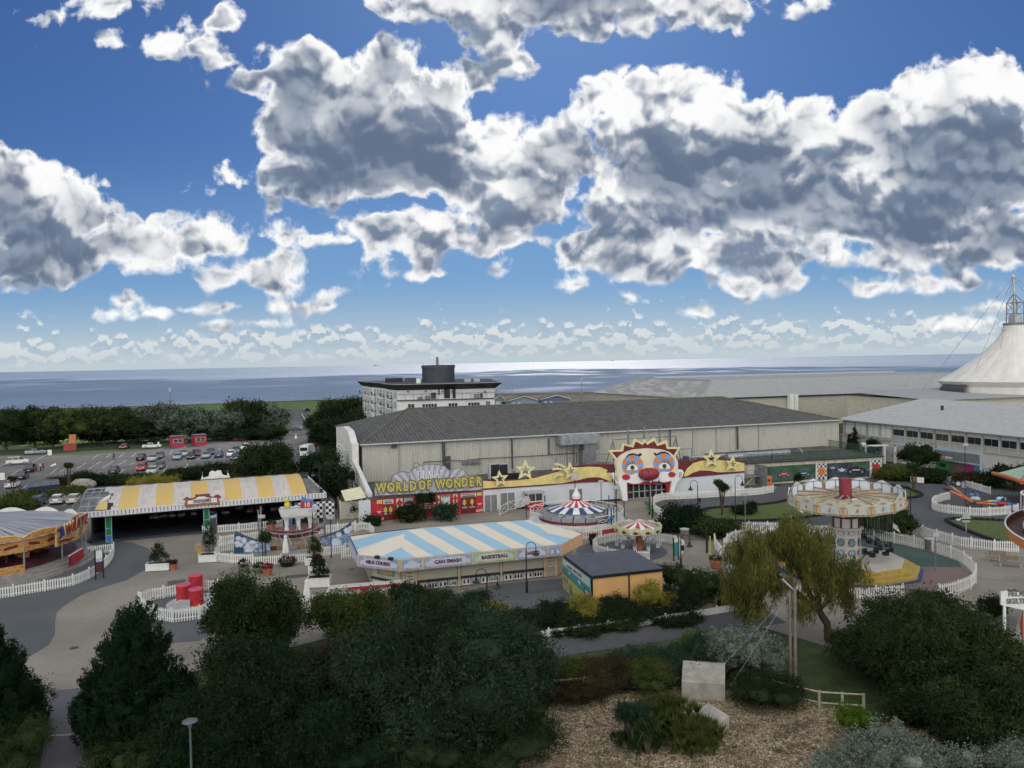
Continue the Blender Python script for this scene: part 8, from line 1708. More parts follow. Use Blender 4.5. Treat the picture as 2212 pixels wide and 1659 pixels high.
planter('long white planter with a pine sapling on the open paving', 343,1232, 2.3,1.0,.75, 2.0, LEAFD, 'leaf', .15, 2)
planter('tall-shrub planter left of the pirate boat enclosure', 452,1213, 1.9,1.3,.8, 3.3, LEAFD, 'leaf', .1, 3)
planter('white planter with bushy conifer at the enclosure corner', 680,1220, 1.9,1.0,.8, 2.1, LEAFM, 'leaf', .1, 4)
planter('white planter with dark spiky plant, middle of three', 686,1240, 1.7,1.0,.85, 1.0, LEAFP, 'leaf', .1, 5)
planter('white planter with airy shrub, nearest of the three', 690,1267, 2.1,1.2,.9, 1.4, LEAFD, 'leaf', .1, 6)
def pot(label, u, v, r_, h_, leaf, ph, seed=1, m_=TERRA, mode='leaf'):
    p = P(u, v); r = thing('plant_pot', label, 'plant pot', p); o = MB().lathe([(r_*.7,0),(r_*.98,h_*.85),(r_*1.08,h_*.86),(r_*1.08,h_),(r_*.9,h_),(r_*.88,h_*.9),(0,h_*.9)], 18).build('pot', m_, r); q = thing('potted_plant', 'plant in the '+' '.join(label.split()[:12]), 'plant', p)
    objm('foliage', fol_mesh('foliage', [(0,0,h_+ph*.4,r_*1.0,r_*1.0,ph*.55)], 700, .12, seed, leaf, .08, mode=mode, core=False), q)
pot('dark pot with drooping plant beside the long planter', 366,1231,.3,.5,LEAFP,.5,1,mat('pot_dark',(0.09,0.06,0.05),.8,.1)); pot('terracotta pot beside the long white planter', 374,1231,.42,.65,LEAFBR,.3,2)
pot('yellow barrel topped with cream flowers', 431,1198,.4,.85,mat('blossom_cream',(0.5,0.42,0.30),.8,.2,9),.3,3,mat('barrel_yellow',(0.50,0.34,0.10),.6,.15))
pot('terracotta pot on the path in front of the dodgems fence', 654-70+2,1146-4+3,.55,.8,LEAFM,.4,4); pot('green bowl with reddish spiky plant at the boat fence', 527,1236,.6,.6,LEAFP,.8,5,mat('pot_green',(0.10,0.14,0.07),.8,.1)); pot('green bowl with round shrub at the boat fence', 559,1238,.55,.6,LEAFM,.5,6,mat('pot_green',(1,1,1))); pot('terracotta pot full of red flowers', 578,1243,.5,.7,LEAFR,.5,7)
pot('terracotta pot with round shrub below the yellow height gauge', 1546,1228,.6,.85,LEAFM,.45,8); pot('low dark trough of flowers hung on the boat fence', 621,1222,.9,.55,LEAFP,.4,9,BLACK)
pot('hanging pot of trailing leaves by the carousel fence corner', 1282,1176,.55,.7,LEAFBR,.6,10,BLACK)
def bench(label, u, v, rz):
    p = P(u, v); r = thing('park_bench', label, 'bench', p, rz, 'park benches'); m = MB()
    for k in range(3): m.box(-1.0,-.3+k*.18,.42,1.0,-.16+k*.18,.47)
    m.build('seat', WOOD, r); m = MB()
    for k in range(3): m.box(-1.0,.24,.58+k*.16,1.0,.29,.70+k*.16)
    m.build('backrest', GREEN if 'green' in label else WOOD, r)
    for x in (-.85,.85): m = MB(); m.box(x-.05,-.3,0,x+.05,-.2,.42).box(x-.05,.2,0,x+.05,.3,1.0).box(x-.05,-.3,.36,x+.05,.3,.42); m.build('leg', LTGREY, r)
bench('green-backed bench nearest the clown, on the paving by the track fence', 1403,1100,1.9); bench('green-backed bench below its twin at the track fence', 1409,1113,1.9)
bench('wooden bench against the picket fence left of the helter skelter', 2155,1213,-.35); bench('wooden bench close to the helter skelter slide', 2182,1224,-.35)
def bin_(label, u, v, m_, r_=.35, h_=1.0): p = P(u, v); r = thing('litter_bin', label, 'bin', p); MB().lathe([(r_*1.3,0),(r_*1.3,.12),(r_,.15),(r_,h_)], 14).build('body', m_, r); MB().lathe([(r_*1.1,h_),(r_*1.1,h_+.1),(0,h_+.14)],14).build('lid', LTGREY, r)
bin_('brown round litter bin at the picket fence right of the swing ride', 2009,1191, mat('bin_brown',(0.16,0.13,0.12),.8,.15), .5, 1.3); bin_('brown litter bin with pale lid behind the small carousel lamp', 1479,1172, mat('bin_brown',(1,1,1)), .5, 1.5); bin_('bin with round white lid by the swing ride fence', 946,1317, DKGREY, .4, .8)
def signpost(label, u0, u1, v, h_, cols2, frame=BLACK):
    a, b2 = P(u0,v), P(u1,v-3); W_ = (b2-a).length; r = thing('information_sign', label, 'sign', a, math.atan2(b2.y-a.y,b2.x-a.x))
    MB().cyl(-.05,0,0,h_,.07,.07,6).build('post', frame, r); MB().cyl(W_+.05,0,0,h_,.07,.07,6).build('post', frame, r); z_ = h_-.15
    for hh,m_ in cols2: MB().box(.03,-.04,z_-hh,W_-.03,.04,z_).build('panel', m_, r); z_ -= hh
signpost('framed sign with white, blue and maroon panels by the waltzer fence', 208,223,1252, 3.0, ((.75,WHITE),(.35,LBLUE),(1.05,mat('panel_maroon',(0.07,0.02,0.03),.6,.2)))); signpost('sign with blue and white panels before the spinning ride', 1314,1325,1150, 3.0, ((.3,LBLUE),(.6,WHITE),(.7,mat('panel_sky',(0.05,0.22,0.45),.6,.05)),(.9,GREY)))
signpost('teal sign at the carousel fence', 1456,1465,1212, 2.4, ((.35,WHITE),(1.4,mat('panel_teal',(0.03,0.20,0.24),.6,.05)))); signpost('grey signboard beside the middle green dodgems pillar', 455,468,1156, 2.6, ((.35,LBLUE),(1.9,DKGREY)), GREY)
p = P(1530,1196); r = thing('height_gauge', 'black post with yellow height gauge bracket on the path', 'gauge', p); MB().cyl(-.15,0,0,2.6,.12,.12,8).build('post', BLACK, r); MB().box(.15,-.05,0,.25,.05,1.9).box(-.4,-.1,0,.3,.1,.08).build('gauge', mat('gauge_yellow',(0.5,0.42,0.03),.6,.05), r)
p = P(2087,1150); r = thing('warning_sign', 'white triangular warning sign on a post on the lawn', 'sign', p); MB().cyl(0,0,0,1.3,.06,.06,5).build('post', LTGREY, r); MB().plate([(-.6,1.6),(.6,1.6),(0,2.6)], -.04,.04).build('triangle', LTGREY, r); MB().box(-.45,-.05,1.2,.45,.03,1.4).build('plate', LTGREY, r)
for i,(u0,u1,v,m_) in enumerate(((1967,1980,1043,mat('banner_ochre',(0.30,0.22,0.10),.7,.2)),(1981,1996,1045,WHITE),(2066,2076,1053,DKGREY),(2078,2088,1056,LTGREY))):
    a, b2 = P(u0,v), P(u1,v+1); r = thing('banner_board', ('ochre banner board on the fence behind the kart track','white banner board right of the ochre one','dark banner board with white ring on the track fence','pale banner board on the track fence')[i], 'banner', a, math.atan2(b2.y-a.y,b2.x-a.x)); W_ = (b2-a).length; MB().box(0,-.15,.2,W_,-.1,1.1).build('board', m_, r)
    if i == 2: MB().plate(oval(W_/2,.65,.32,.32,16), -.2,-.15).build('white_ring', WHITE, r)
def parasol(label, u, v, h_):
    p = P(u, v); r = thing('closed_parasol', label, 'parasol', p); MB().cyl(0,0,0,h_,.04,.04,6).build('pole', BLACK, r); MB().cyl(0,0,0,.12,.35,.3,10).build('base', DKGREY, r)
    m = MB(); n_ = 12; vs = []
    for z_,rr in ((h_*.32,.30),(h_*.36,.33),(h_*.6,.26),(h_*.9,.13),(h_*.93,.17),(h_,.03)):
        for j in range(n_): k = rr*(1.12 if j%2 else .85); vs.append((k*math.cos(2*PI*j/n_), k*math.sin(2*PI*j/n_), z_))
    m.add(vs, [(i*n_+j,i*n_+(j+1)%n_,(i+1)*n_+(j+1)%n_,(i+1)*n_+j) for i in range(5) for j in range(n_)]); m.build('canopy', WHITE, r)
parasol('folded white parasol beside the pirate boat deck', 618,1213,2.9); parasol('folded white parasol at the swing ride fence, nearest the viewer', 664,1318,2.7)
p = P(1209,1085+25); 
for lab,u,v,h_ in (('round mirror sign on a post beside the ramp',1137,1118,2.3),('round dial sign standing behind the canopy finial',1243,1098,4.6)):
    p = P(u, v); r = thing('round_sign', lab, 'sign', p); MB().cyl(0,0,0,h_-.5,.06,.06,6).build('post', BLACK, r); m = MB(); m.plate(oval(0,h_,.6,.6,20), -.05,.05); m.build('disc', LTGREY, r); MB().plate(oval(0,h_,.45,.45,18), -.07,-.05).build('face', mat('dial_pink',(0.45,0.38,0.36),.6,.2,5), r)
# concrete anchor blocks, poles, guy wires and rails near the viewer
def block(label, pts, h0, h1):
    g_ = [P(*q, 0) for q in pts]; o_ = g_[0].copy(); r = MB(); n_ = len(g_); r.add([tuple(p-o_) for p in g_]+[tuple(p-o_+Vector((0,0,h))) for p,h in zip(g_,h1)], [tuple(range(n_,2*n_))]+[(i,(i+1)%n_,n_+(i+1)%n_,n_+i) for i in range(n_)]); o = r.build('concrete_block', CONC, None, o_); tag(o, label, 'concrete block', 'concrete anchor blocks')
zb2 = Zm(2000,2424,2.1434)
block('large square concrete anchor block with wires fixed to its top', [zb2(1468,700),zb2(1832,725),zb2(1835,575),zb2(1480,550)], 0, (1.05,1.05,1.35,1.35)); block('small tilted concrete slab behind the pampas grass', [zb2(1560,960),zb2(1760,990),zb2(1868,950),zb2(1690,870)], 0, (.75,.35,.7,.95))
zt9 = Zm(3000,2274,2.1434)
def rod(label, a, b2, r_, m_, name, cat): o_ = Vector((a.x,a.y,0)); o = MB().tube([a-o_, b2-o_], r_, 7).build(name, m_, None, o_); tag(o, label, cat)
pa = P(*zt9(243,870)); pb2 = P(*zt9(285,880)); h1_ = PY(*zt9(235,110), pa.y).z
rod('left timber pole of the pair on the lower lawn', pa, Vector((pa.x,pa.y,h1_)), .10, mat('pole_grey_wood',(0.16,0.14,0.11),.9,.2), 'timber_pole', 'pole'); rod('right timber pole of the pair on the lower lawn', pb2, Vector((pb2.x,pb2.y,h1_+.2)), .11, mat('pole_grey_wood',(1,1,1)), 'timber_pole', 'pole')
c = Vector(((pa.x+pb2.x)/2, pa.y, h1_)); rod('grey cross spar on top of the timber poles', c+Vector((-.6,0,.75)), c+Vector((.2,0,-.05)), .06, LTGREY, 'cross_spar', 'spar'); rod('thin guy wire from the poles down to the large block', c, P(*zb2(1650,600),1.25), .007, LTGREY, 'guy_wire', 'wire'); rod('thin guy wire from the poles to the ground right of the block', c, P(*zb2(1835,660),.3), .007, LTGREY, 'guy_wire', 'wire')
def rail(label, top, zf, h_=1.05, m_=WOOD):
    g_ = [P(*zf(*q), 0) for q in top]; o_ = g_[0].copy(); r = thing('rail_fence', label, 'fence', o_, 0, 'two-rail timber fences'); g_ = [p-o_ for p in g_]
    for hh in (h_,h_*.35): m = MB(); m.tube([p+Vector((0,0,hh)) for p in g_], .055, 6); m.build('rail', m_, r)
    for p in g_: MB().cyl(p.x,p.y,0,h_+.08,.09,.085,7).build('post', m_, r)
rail('weathered two-rail fence at the edge of the gravel, left', [(380,690),(645,670),(865,590),(1010,520)], zb2); rail('pale two-rail fence below the lower lawn', [(100,1010),(290,1060),(485,1105),(680,1120),(860,1130)], zt9, 1.0, mat('pale_timber',(0.30,0.27,0.21),.85,.2,3))
rail('white-topped rail among the dark bushes at the bottom', [(580,1000),(700,985),(830,965)], Zm(900,2274,1.8433), .8, LTGREY)
# boats
def yacht(label, u, v, L_, mast): p = P(u, v, -3.0); r = thing('sailing_boat', label, 'boat', p, .1); MB().add([(-L_/2,-.0,.9),(-L_/2,0,0),(L_*.35,0,0),(L_/2,0,1.1),(-L_/2,2.2,.9),(-L_/2,2.2,0),(L_*.35,1.4,0),(0,2.6,.9)],[(0,1,2,3),(4,5,1,0),(0,3,7,4)]).build('hull', WHITE, r); MB().cyl(0,1,0,mast,.12,.08,5).build('mast', LTGREY, r); MB().box(-1.5,.5,.9,1.5,1.7,1.7).build('cabin', LTGREY, r)
yacht('white sailing yacht with bare mast far out on the sea', 613,813,16,24)
def ship(label, u, v, L_): p = P(u, v, -3.0); r = thing('ship', label, 'ship', p); MB().plate([(-L_/2,0),(L_/2,0),(L_*.54,9),(-L_/2,8)], 0, 20).build('hull', DKGREY, r); MB().box(-L_*.42,2,8,-L_*.28,18,22).build('bridge', GREY, r); MB().box(-L_*.1,6,8,L_*.4,14,13).build('cargo', GREY, r)
ship('small grey cargo ship on the horizon right of centre', 1323,779.2, 120); ship('tiny ship on the horizon left of the hotel', 810,790.0, 60)
# gull
g = P(*Zm(3500,1800,4.147)(1130,1060)); gm = MB(); gm.ell((0,0,.28),(.3,.13,.14),10).ell((.28,0,.42),(.1,.09,.09),8); o = gm.build('gull', WHITE, None, g); tag(o, 'white gull standing on the triangular lawn', 'bird'); MB().tube([(.05,.04,0),(.05,.04,.2)], .015, 4).tube([(.05,-.04,0),(.05,-.04,.2)], .015, 4).build('legs', ORANGE, o)
# ================================================================== TREES AND SHRUBS
def T3(name, label, u0, u1, vt, y, leaves, n, size, seed, zb=1.0, **k):   # placed by crown width, top and distance
    a, b = PY(u0,vt,y), PY(u1,vt,y); um = (u0+u1)/2; top = PY(um,vt,y).z; c = (a+b)/2
    return tree(name, label, Vector((c.x,y,0)), (b-a).length*.97, top*.95, zb, leaves, n, size, seed, **k)
# near trees
def pineb(w, h, seed):
    rg = random.Random(seed); out = []
    for i in range(8):
        t = i/7; z = .7+(h-1.3)*t; r = w*.5*(1-t*.72)*(.85 if i == 0 else 1)
        out.append((0,0,z,r*.5,r*.5,h*.09))
        for k in range(max(3,7-i//2)): a = 2*PI*k/max(3,7-i//2)+i*.9; out.append((math.cos(a)*r*.68, math.sin(a)*r*.68, z+rg.uniform(-.2,.3), r*.30, r*.30, h*.075))
    return out
T3('pine_tree', 'dark pine with upright needle tufts left of the path, nearest', 175,398,1318,43,LEAFN,110000,.2,11,zb=.6,mode='needle',spread=.30,blobs=pineb(7.6,7.0,1),shell=.6,per=90,asp=.28,tr=.22)
T3('pine_tree', 'dark pine cut off by the left edge', -150,108,1400,41,LEAFN,90000,.2,12,zb=.5,mode='needle',spread=.30,blobs=pineb(6.0,6.4,2),shell=.6,per=90,asp=.28)
T3('leafy_tree', 'large round blue-green tree in the bottom centre', 735,1195,1292,43,[LEAFB,LEAFD],170000,.15,13,zb=-.5,nb=26,spread=.32,tr=.3)
T3('leafy_tree', 'bushy green tree left of the closed parasols', 447,648,1222,53,[LEAFM,LEAFD],95000,.17,14,zb=-.6,nb=20,spread=.32)
T3('leafy_tree', 'dark broad tree in the bottom left centre', 395,660,1385,41,[LEAFD,LEAFN],80000,.15,15,zb=-.5,nb=12,spread=.3)
T3('leafy_tree', 'grey-leaved tree between the dark trees', 590,800,1378,46,[LEAFB,LEAFBR],50000,.15,16,zb=.5,nb=10,spread=.28)
T3('leafy_tree', 'feathery yellow-green tree in front of the bulb framed swings', 665,850,1277,56,[LEAFO,LEAFM],42000,.16,17,zb=.6,nb=12,spread=.3,core=False,shell=.35)
T3('leafy_tree', 'low dark tree filling the bottom edge left of centre', 330,620,1500,39.5,[LEAFN,LEAFD],60000,.13,18,zb=-1,nb=9,spread=.3)
T3('leafy_tree', 'very dark tree at the bottom edge below the grey-leaved one', 560,820,1480,39.8,[LEAFN,LEAFD],60000,.13,19,zb=-1,nb=9,spread=.3)
T3('leafy_tree', 'big dark green tree below the swing ride', 1815,2170,1290,47,[LEAFM,LEAFD],110000,.16,20,zb=-.3,nb=24,spread=.32)
T3('leafy_tree', 'dark tree in the bottom right corner', 1930,2260,1430,41.5,[LEAFD,LEAFM],80000,.14,21,zb=-.5,nb=11,spread=.3)
T3('leafy_tree', 'green tree at the right edge under the helter skelter', 2110,2330,1395,44,[LEAFM,LEAFO],45000,.15,22,zb=0,nb=9,spread=.3)
# willow
wt = P(1790,1385); top = PY(1720,1118,wt.y).z; a = PY(1568,1200,wt.y).x-wt.x; b = PY(1848,1200,wt.y).x-wt.x; cx_ = (a+b)/2
rg = random.Random(31); wb_ = []; hw = (b-a)/2
for k in range(30):
    t = rg.uniform(-1,1); zt = top*(1.12-.34*abs(t)**1.7)*rg.uniform(.60,1.0); rr = rg.uniform(.9,1.6); wb_.append((cx_+t*hw*.84, rg.uniform(-2.4,2.4), zt-rr*.7, rr, rr, rr*.75))
wb_ += [(a+1.0,0,top*.46,1.1,1.2,1.3),(a+1.8,-.5,top*.34,.9,1,1.0),(cx_+.6,-1,top*.36,1.0,1.0,.9),(b-1.2,-.6,top*.42,1.0,1.0,1.2)]
wr = thing('willow_tree', 'golden weeping willow left of the swing ride', 'tree', wt)
objm('crown', fol_mesh('crown', wb_, 62000, .32, 23, [LEAFW,LEAFO], .42, mode='droop', droop=1.5, core=False, shell=.3, per=70, asp=.14), wr)
m = MB(); m.tube([(0,0,-.1),(-.1,0,1.3),(-.9,0,2.6),(-1.8,.2,4.4),(-2.4,.2,6.6)], [.33,.28,.24,.16,.07], 8)
for e in ((-5.2,-.3,6.2),(-4.0,-1,7.4),(2.6,-.5,6.6),(-1.5,.4,8.0),(-4.5,-.3,5.2),(-.3,.4,7.0),(1.2,-.2,5.4),(-3.2,-.8,6.8)): m.tube([(-.7,0,2.2),(e[0]*.5-.3,e[1]*.5,e[2]*.7),e], [.16,.11,.04], 6)
m.build('trunk', BARK, wr)
# trees behind the car park
FT = [(-40,60,868+12,185,'dark spreading tree at the far left edge',[LEAFD,LEAFM]),(40,105,868,190,'ragged pine standing above the left trees',[LEAFN]),(70,150,876,188,'broad tree behind the white crossover',[LEAFD,LEAFO]),(95,215,866,192,'pale topped tree behind the silver coupe',[LEAFO,LEAFD]),(170,275,874,194,'yellowish topped tree behind the orange hoarding',[LEAFD,LEAFO]),(240,330,872,196,'dark tree behind the striding walker',[LEAFD,LEAFM]),(300,372,868,198,'tree with silvery top left of the red kiosks',[LEAFS,LEAFD]),(345,425,876,200,'silver-leaved tree directly behind the red kiosks',[LEAFS,LEAFB]),(400,470,880,202,'silver-leaved tree right of the red kiosks',[LEAFS,LEAFB]),(450,520,882,206,'silvery tree behind the bright red hatchback',[LEAFS,LEAFD]),(500,575,862,212,'rounded tree above the far corner of the car park',[LEAFD,LEAFM]),(552,618,872,214,'silvery tree at the start of the sea road',[LEAFS,LEAFD]),(668,735,868,215,'dark tree on the right of the sea road',[LEAFD,LEAFN]),(700,778,878,222,'dark tree left of the tall end wall',[LEAFD,LEAFB]),(672,760,905,190,'very dark tree leaning over the sea road',[LEAFN,LEAFD]),(725,790,900,170,'dark tree close behind the tall end wall',[LEAFD,LEAFN])]
for i,(u0,u1,vt,y,lab,lv) in enumerate(FT):
    T3('roadside_tree', lab, u0-10, u1+10, vt+2, y+(20 if i < 12 else 0), lv, 17000, .5, 30+i, zb=.5 if i < 12 else .1, nb=11, spread=.6, tr=.3, core=True, per=30)
for i,(u0,u1,vt,y,lab) in enumerate(((480,560,862,262,'small round tree above the silver ones, near the sea'),(740,800,858,330,'long dark hedge tree between the sea and the hotel'),(690,760,864,330,'dark hedge tree at the beach end of the sea road'),(640+900,700+860,893,160,'small conifer beside the white building'))[:3]):
    T3('seaside_tree', lab, u0, u1, vt, y, [LEAFD,LEAFO], 5000, .8, 60+i, zb=.5, nb=7, spread=1.0, per=18)
T3('round_tree', 'dark round topped tree in front of the sea side of the dodgems', 512,645,948,120,[LEAFD,LEAFM],26000,.32,70,zb=.3,nb=11,spread=.5)
T3('leafy_tree', 'dark shrubby tree between the dodgems and the end wall', 640,742,975,122,[LEAFD,LEAFN],14000,.32,71,zb=.1,nb=9,spread=.5)
T3('leafy_tree', 'dark low tree beside the white end wall', 690,752,985,112,[LEAFD,LEAFB],9000,.3,72,zb=.1,nb=7,spread=.4)
T3('round_tree', 'round dark tree before the white building on the right', 1945,2022,961,134,[LEAFD,LEAFM],14000,.32,73,zb=1.0,nb=9,spread=.35)
T3('round_tree', 'clipped dark tree above the SPEED DEMONS roof', 2140,2240,1002,118,[LEAFD],9000,.3,74,zb=.5,nb=7,spread=.3)
for u0,u1,vt,y,lab,s_ in ((1836,1856,931,158,'small dark green conifer by the white building',1),(1828,1842,946,158,'tiny conifer left of its taller neighbour',2)):
    c = PY((u0+u1)/2,vt,y); r = thing('conifer', lab, 'tree', (c.x,y,0)); w_ = PY(u1,vt,y).x-PY(u0,vt,y).x; objm('crown', fol_mesh('crown', [(0,0,1.0+c.z*k/6,w_*.5*(1-k/7),w_*.5*(1-k/7),c.z*.13) for k in range(6)], 3000, .25, s_, LEAFD, .15), r); MB().cyl(0,0,0,c.z*.8,.12,.04,6).build('trunk', BARK, r)
T3('pine_tree', 'scraggy small pine between the conifers and the pergola', 1870,1905,948,150,LEAFN,2500,.35,75,zb=1.2,nb=7,spread=.35,core=False)
# cordyline palms
def palm(label, u, v, h_, n=3, s=1.0, leaf=LEAFM, seed=1):
    p = P(u, v); r = thing('cabbage_palm', label, 'palm', p); rg = random.Random(seed); m = MB(); heads = []
    for i in range(n): a = 2*PI*i/n+seed; e = (math.cos(a)*.5*s*(n>1), math.sin(a)*.4*s*(n>1), h_*rg.uniform(.75,.95)); m.tube([(0,0,-.05),(e[0]*.5,e[1]*.5,h_*.5),e], [.12,.09,.07], 6); heads.append((*e,.35*s,.35*s,.3*s))
    m.build('trunk', BARK, r); objm('crown', fol_mesh('crown', heads, 500*n, .75*s, seed, leaf, .12, asp=.09, core=False, shell=.1), r)
palm('cabbage palm on the grass island with bushy head', 1560,1113,4.6,4,1.0,LEAFM,1); palm('cabbage palm on the small island behind the swing ride', 1973,1064,4.2,3,1.0,LEAFM,2); palm('cabbage palm before the show front, between two shrubs', 920,1123,3.4,2,1.5,LEAFD,3)
palm('slim palm in the pirate boat enclosure', 574,1210,3.0,1,1.3,LEAFM,4); palm('bare-stemmed cabbage palm over the lower hedge', 150,1062,5.0,3,.8,LEAFM,5); palm('forked palm rising from the left hedge', 28,1086,4.2,2,.7,LEAFBR,6); palm('thin palm above the yellow hedge behind the dodgems', 588/1.0+0,1050,3.0,1,.8,LEAFD,7) if False else None
palm('dark palm beside the white end wall', 762,1085,5.0,1,1.6,LEAFD,8); palm('spreading palm on the kart island lawn', 1625,1108,1.0,1,1.4,LEAFD,9); palm('green palm in front of the checkered murals', 1725,1052,1.6,1,1.6,LEAFM,10)
# bushes
BU = [('round dark shrub left of the show front palm',885,1126,3.6,2.2,LEAFD),('round dark shrub right of the show front palm',962,1124,3.2,2.3,LEAFB),('small dark shrub at the left end of the show front',806,1135,2.0,1.2,LEAFD),('small standard tree in front of the yard gate',788-20,1118,2.0,2.3,LEAFM),
 ('conical dark evergreen rising beside the kart track',1472,1150,4.6,3.4,LEAFN),('wide green shrub right of the conical evergreen',1545,1158,5.2,1.6,LEAFM),('spiky flax clump between the evergreen and wide shrub',1512,1152,2.4,1.8,LEAFBR),('tangled shrub at the foot of the track lamps',1437,1150,2.8,1.5,LEAFD),
 ('dense green shrubs behind the swing ride pennants',1885,1160,6.5,3.6,LEAFM),('clipped round shrub right of the pennants',1935,1158,4.0,2.6,LEAFM),('clipped ball shrub nearest the kiosk corner',1446,1272,2.6,2.4,LEAFM),('clipped ball shrub in the middle of the three',1490,1290,3.0,2.6,LEAFM),('clipped ball shrub at the right of the three',1548,1300,3.4,2.5,LEAFM),
 ('dark shrub beneath the ball shrubs',1475,1322,3.4,1.8,LEAFD),('mixed shrub right of the ball shrubs',1590,1310,3.6,1.6,LEAFD),('yellow variegated shrub against the orange kiosk wall',1404,1322,2.4,2.4,LEAFY),('smaller yellow shrub right of the bigger one',1442,1322,1.8,1.7,LEAFY),('yellow shrub under the kiosk mural',1262,1338,2.9,2.1,LEAFY),('dark green shrub left of the mural shrub',1205,1350,3.6,1.7,LEAFD),('dark shrub in front of the orange kiosk wall',1325,1338,4.2,1.5,LEAFD),('low dark shrub below the kiosk wall, right',1375,1345,3.0,1.2,LEAFD),
 ('ground-hugging green shrub along the low white fence',1440,1336,5.0,.5,LEAFD),('creeping green shrub along the low white fence, left',1235,1358,5.0,.6,LEAFD),('creeping green shrub along the fence, centre',1325,1350,4.0,.5,LEAFM),('dark shrub left of the kiosk bed',1140,1362,3.6,1.7,LEAFD),('small round bush by the forecourt lamp',1031,1318,2.2,1.7,LEAFD),('yellow-green bush beside the big round tree',1065,1345,2.6,1.7,LEAFY),('dark bush in front of the swing seats',880,1330,3.6,3.0,LEAFD),('low blue-green bush before the stall forecourt',935,1330,4.0,2.2,LEAFB),('small shrub in the planter by the helter skelter sign',2141,1345-10,2.2,1.8,LEAFD),('low shrub behind the swing ride front fence',2005,1305,2.6,.9,LEAFM),
 ('dark shrubs along the bottom road, left',1225,1492,6.0,1.2,LEAFBR),('reddish brown shrub beside the road',1290,1482,4.6,1.4,leafmat('leaf_russet', (0.045,0.032,0.018), (0.085,0.062,0.03))),('green ground shrub between the road and the gravel',1380,1468,6.0,1.3,LEAFB),('green ground shrub in the middle of the bank',1470,1450,5.6,1.2,LEAFB),('lime topped clipped bush on the road bank',1525,1415,3.6,1.2,LEAFT),('grey-green feathery shrub left of the lower lawn',1610,1455,4.6,3.2,LEAFS),('blue-green shrub behind the large concrete block',1545,1440,4.0,2.2,LEAFB),('bright leaved shrub over the left rail fence',1225,1480,2.8,1.4,LEAFT),('broom-like green shrub left of the large concrete block',1400,1492,3.0,1.9,LEAFO),('dark shrub between the rail fence and the block',1350,1478,3.4,1.4,LEAFN),('dark shrubs right of the concrete block',1660,1520,4.4,1.6,LEAFD),
 ('silver shrub in the bottom right, largest',1925,1685,4.0,2.5,LEAFS),('silver shrub at the bottom left of the group',1800,1700,2.0,1.6,LEAFS),('silver shrub right of the largest one',2058,1700,2.3,2.1,LEAFS),('silver shrub in the very corner',2185,1690,2.6,2.2,LEAFS),('lime green broom bush before the silver shrubs',1850,1600,2.2,2.0,LEAFT),
 ('clipped hedge bush left of the path at the bottom',15,1685,4.2,3.0,LEAFM),('dark hedge bush above it at the left edge',20,1590,4.2,3.4,LEAFD),
 ('dark round bush right of the blue van',178,1049,5.0,2.6,LEAFD),('brown-green bush beside the blue van',135,1054,5.0,1.8,LEAFBR),('dark domed bush over the boulders',196,1050,4.6,1.8,LEAFN),('shrub behind the torn end of the canopy',245,1046,6.0,1.2,LEAFD),('green shrub behind the dodgems roof',298,1044,6.0,1.3,LEAFM),('yellowish hedge behind the dodgems roof, left',355,1044,5.4,1.2,LEAFY),('yellowish hedge behind the dodgems roof, lower left',305,1049,4.0,1.2,LEAFY),('dark shrubs behind the scroll sign',405,1036,8.0,2.0,LEAFD),('bright clipped bush by the roof corner',532,1030,4.4,1.6,LEAFT),('shrub between the dodgems and the hall',725,1060,5.0,2.4,LEAFD),('dark shrub under the pergola shelter',700,1040,7.0,2.6,LEAFN),
 ('hedge with yellow tips at the left edge of the car park',20,1105,7.0,1.6,LEAFO),('hedge with yellow tips below the white hatchback',52,1090,5.0,1.6,LEAFO),('hedge end by the metallic blue car',62,1080,3.0,1.5,LEAFM),('dark bush in front of the left hedge',15,1125,5.0,1.8,LEAFD),
 ('hedge in front of the pergola arch',1930,1034,7.0,1.6,LEAFO),('dark shrub below the round tree',2000,1040,6.0,1.8,LEAFD),('shrub by the shopfront',2092,1048,4.4,1.8,LEAFBR),('dark hedge right of the shopfront',2125,1050,5.0,1.8,LEAFD),('clump of low plants on the kart island',1603,1110,2.6,.9,LEAFD)]
for i,(lab,u,v,w_,h_,lv) in enumerate(BU):
    y = P(u,v).y; near = y < 75; n = int((w_*w_*(900 if near else 330))); sz = .10 if y < 50 else .13 if near else .26
    bush('shrub', lab, P(u,v), w_, h_, lv, min(30000,max(1200,n)), sz*(1.25 if lv is LEAFS else 1), 100+i, spread=.19 if near else .3, nb=9, ck=.55, shell=.5, per=70 if near else 30)
BUX = [('dark shrubs joining the round tree to the scroll sign',470,1030,8.0,3.0,LEAFD),('mixed shrubs above the middle of the dodgems roof',440,1030,5.0,1.4,LEAFM),('yellowing hedge in front of the cream hatchback',145,1072,6.0,1.3,LEAFO)]
for i,(lab,u,v,w_,h_,lv) in enumerate(BUX): bush('shrub', lab, P(u,v), w_, h_, lv, 6000, .26, 800+i, spread=.3, nb=9, ck=.55, shell=.5, per=30)
# clipped hedge beside the path
hh = thing('clipped_hedge', 'square clipped green hedge right of the path at the bottom', 'hedge', P(310,1650)); bl = [(x,y,.6,1.0,1.0,.9) for x in (-1.8,-.6,.6,1.8,2.9) for y in (-1,.2,1.4)]
objm('foliage', fol_mesh('foliage', bl, 36000, .1, 200, [LEAFM,LEAFD], .15), hh)
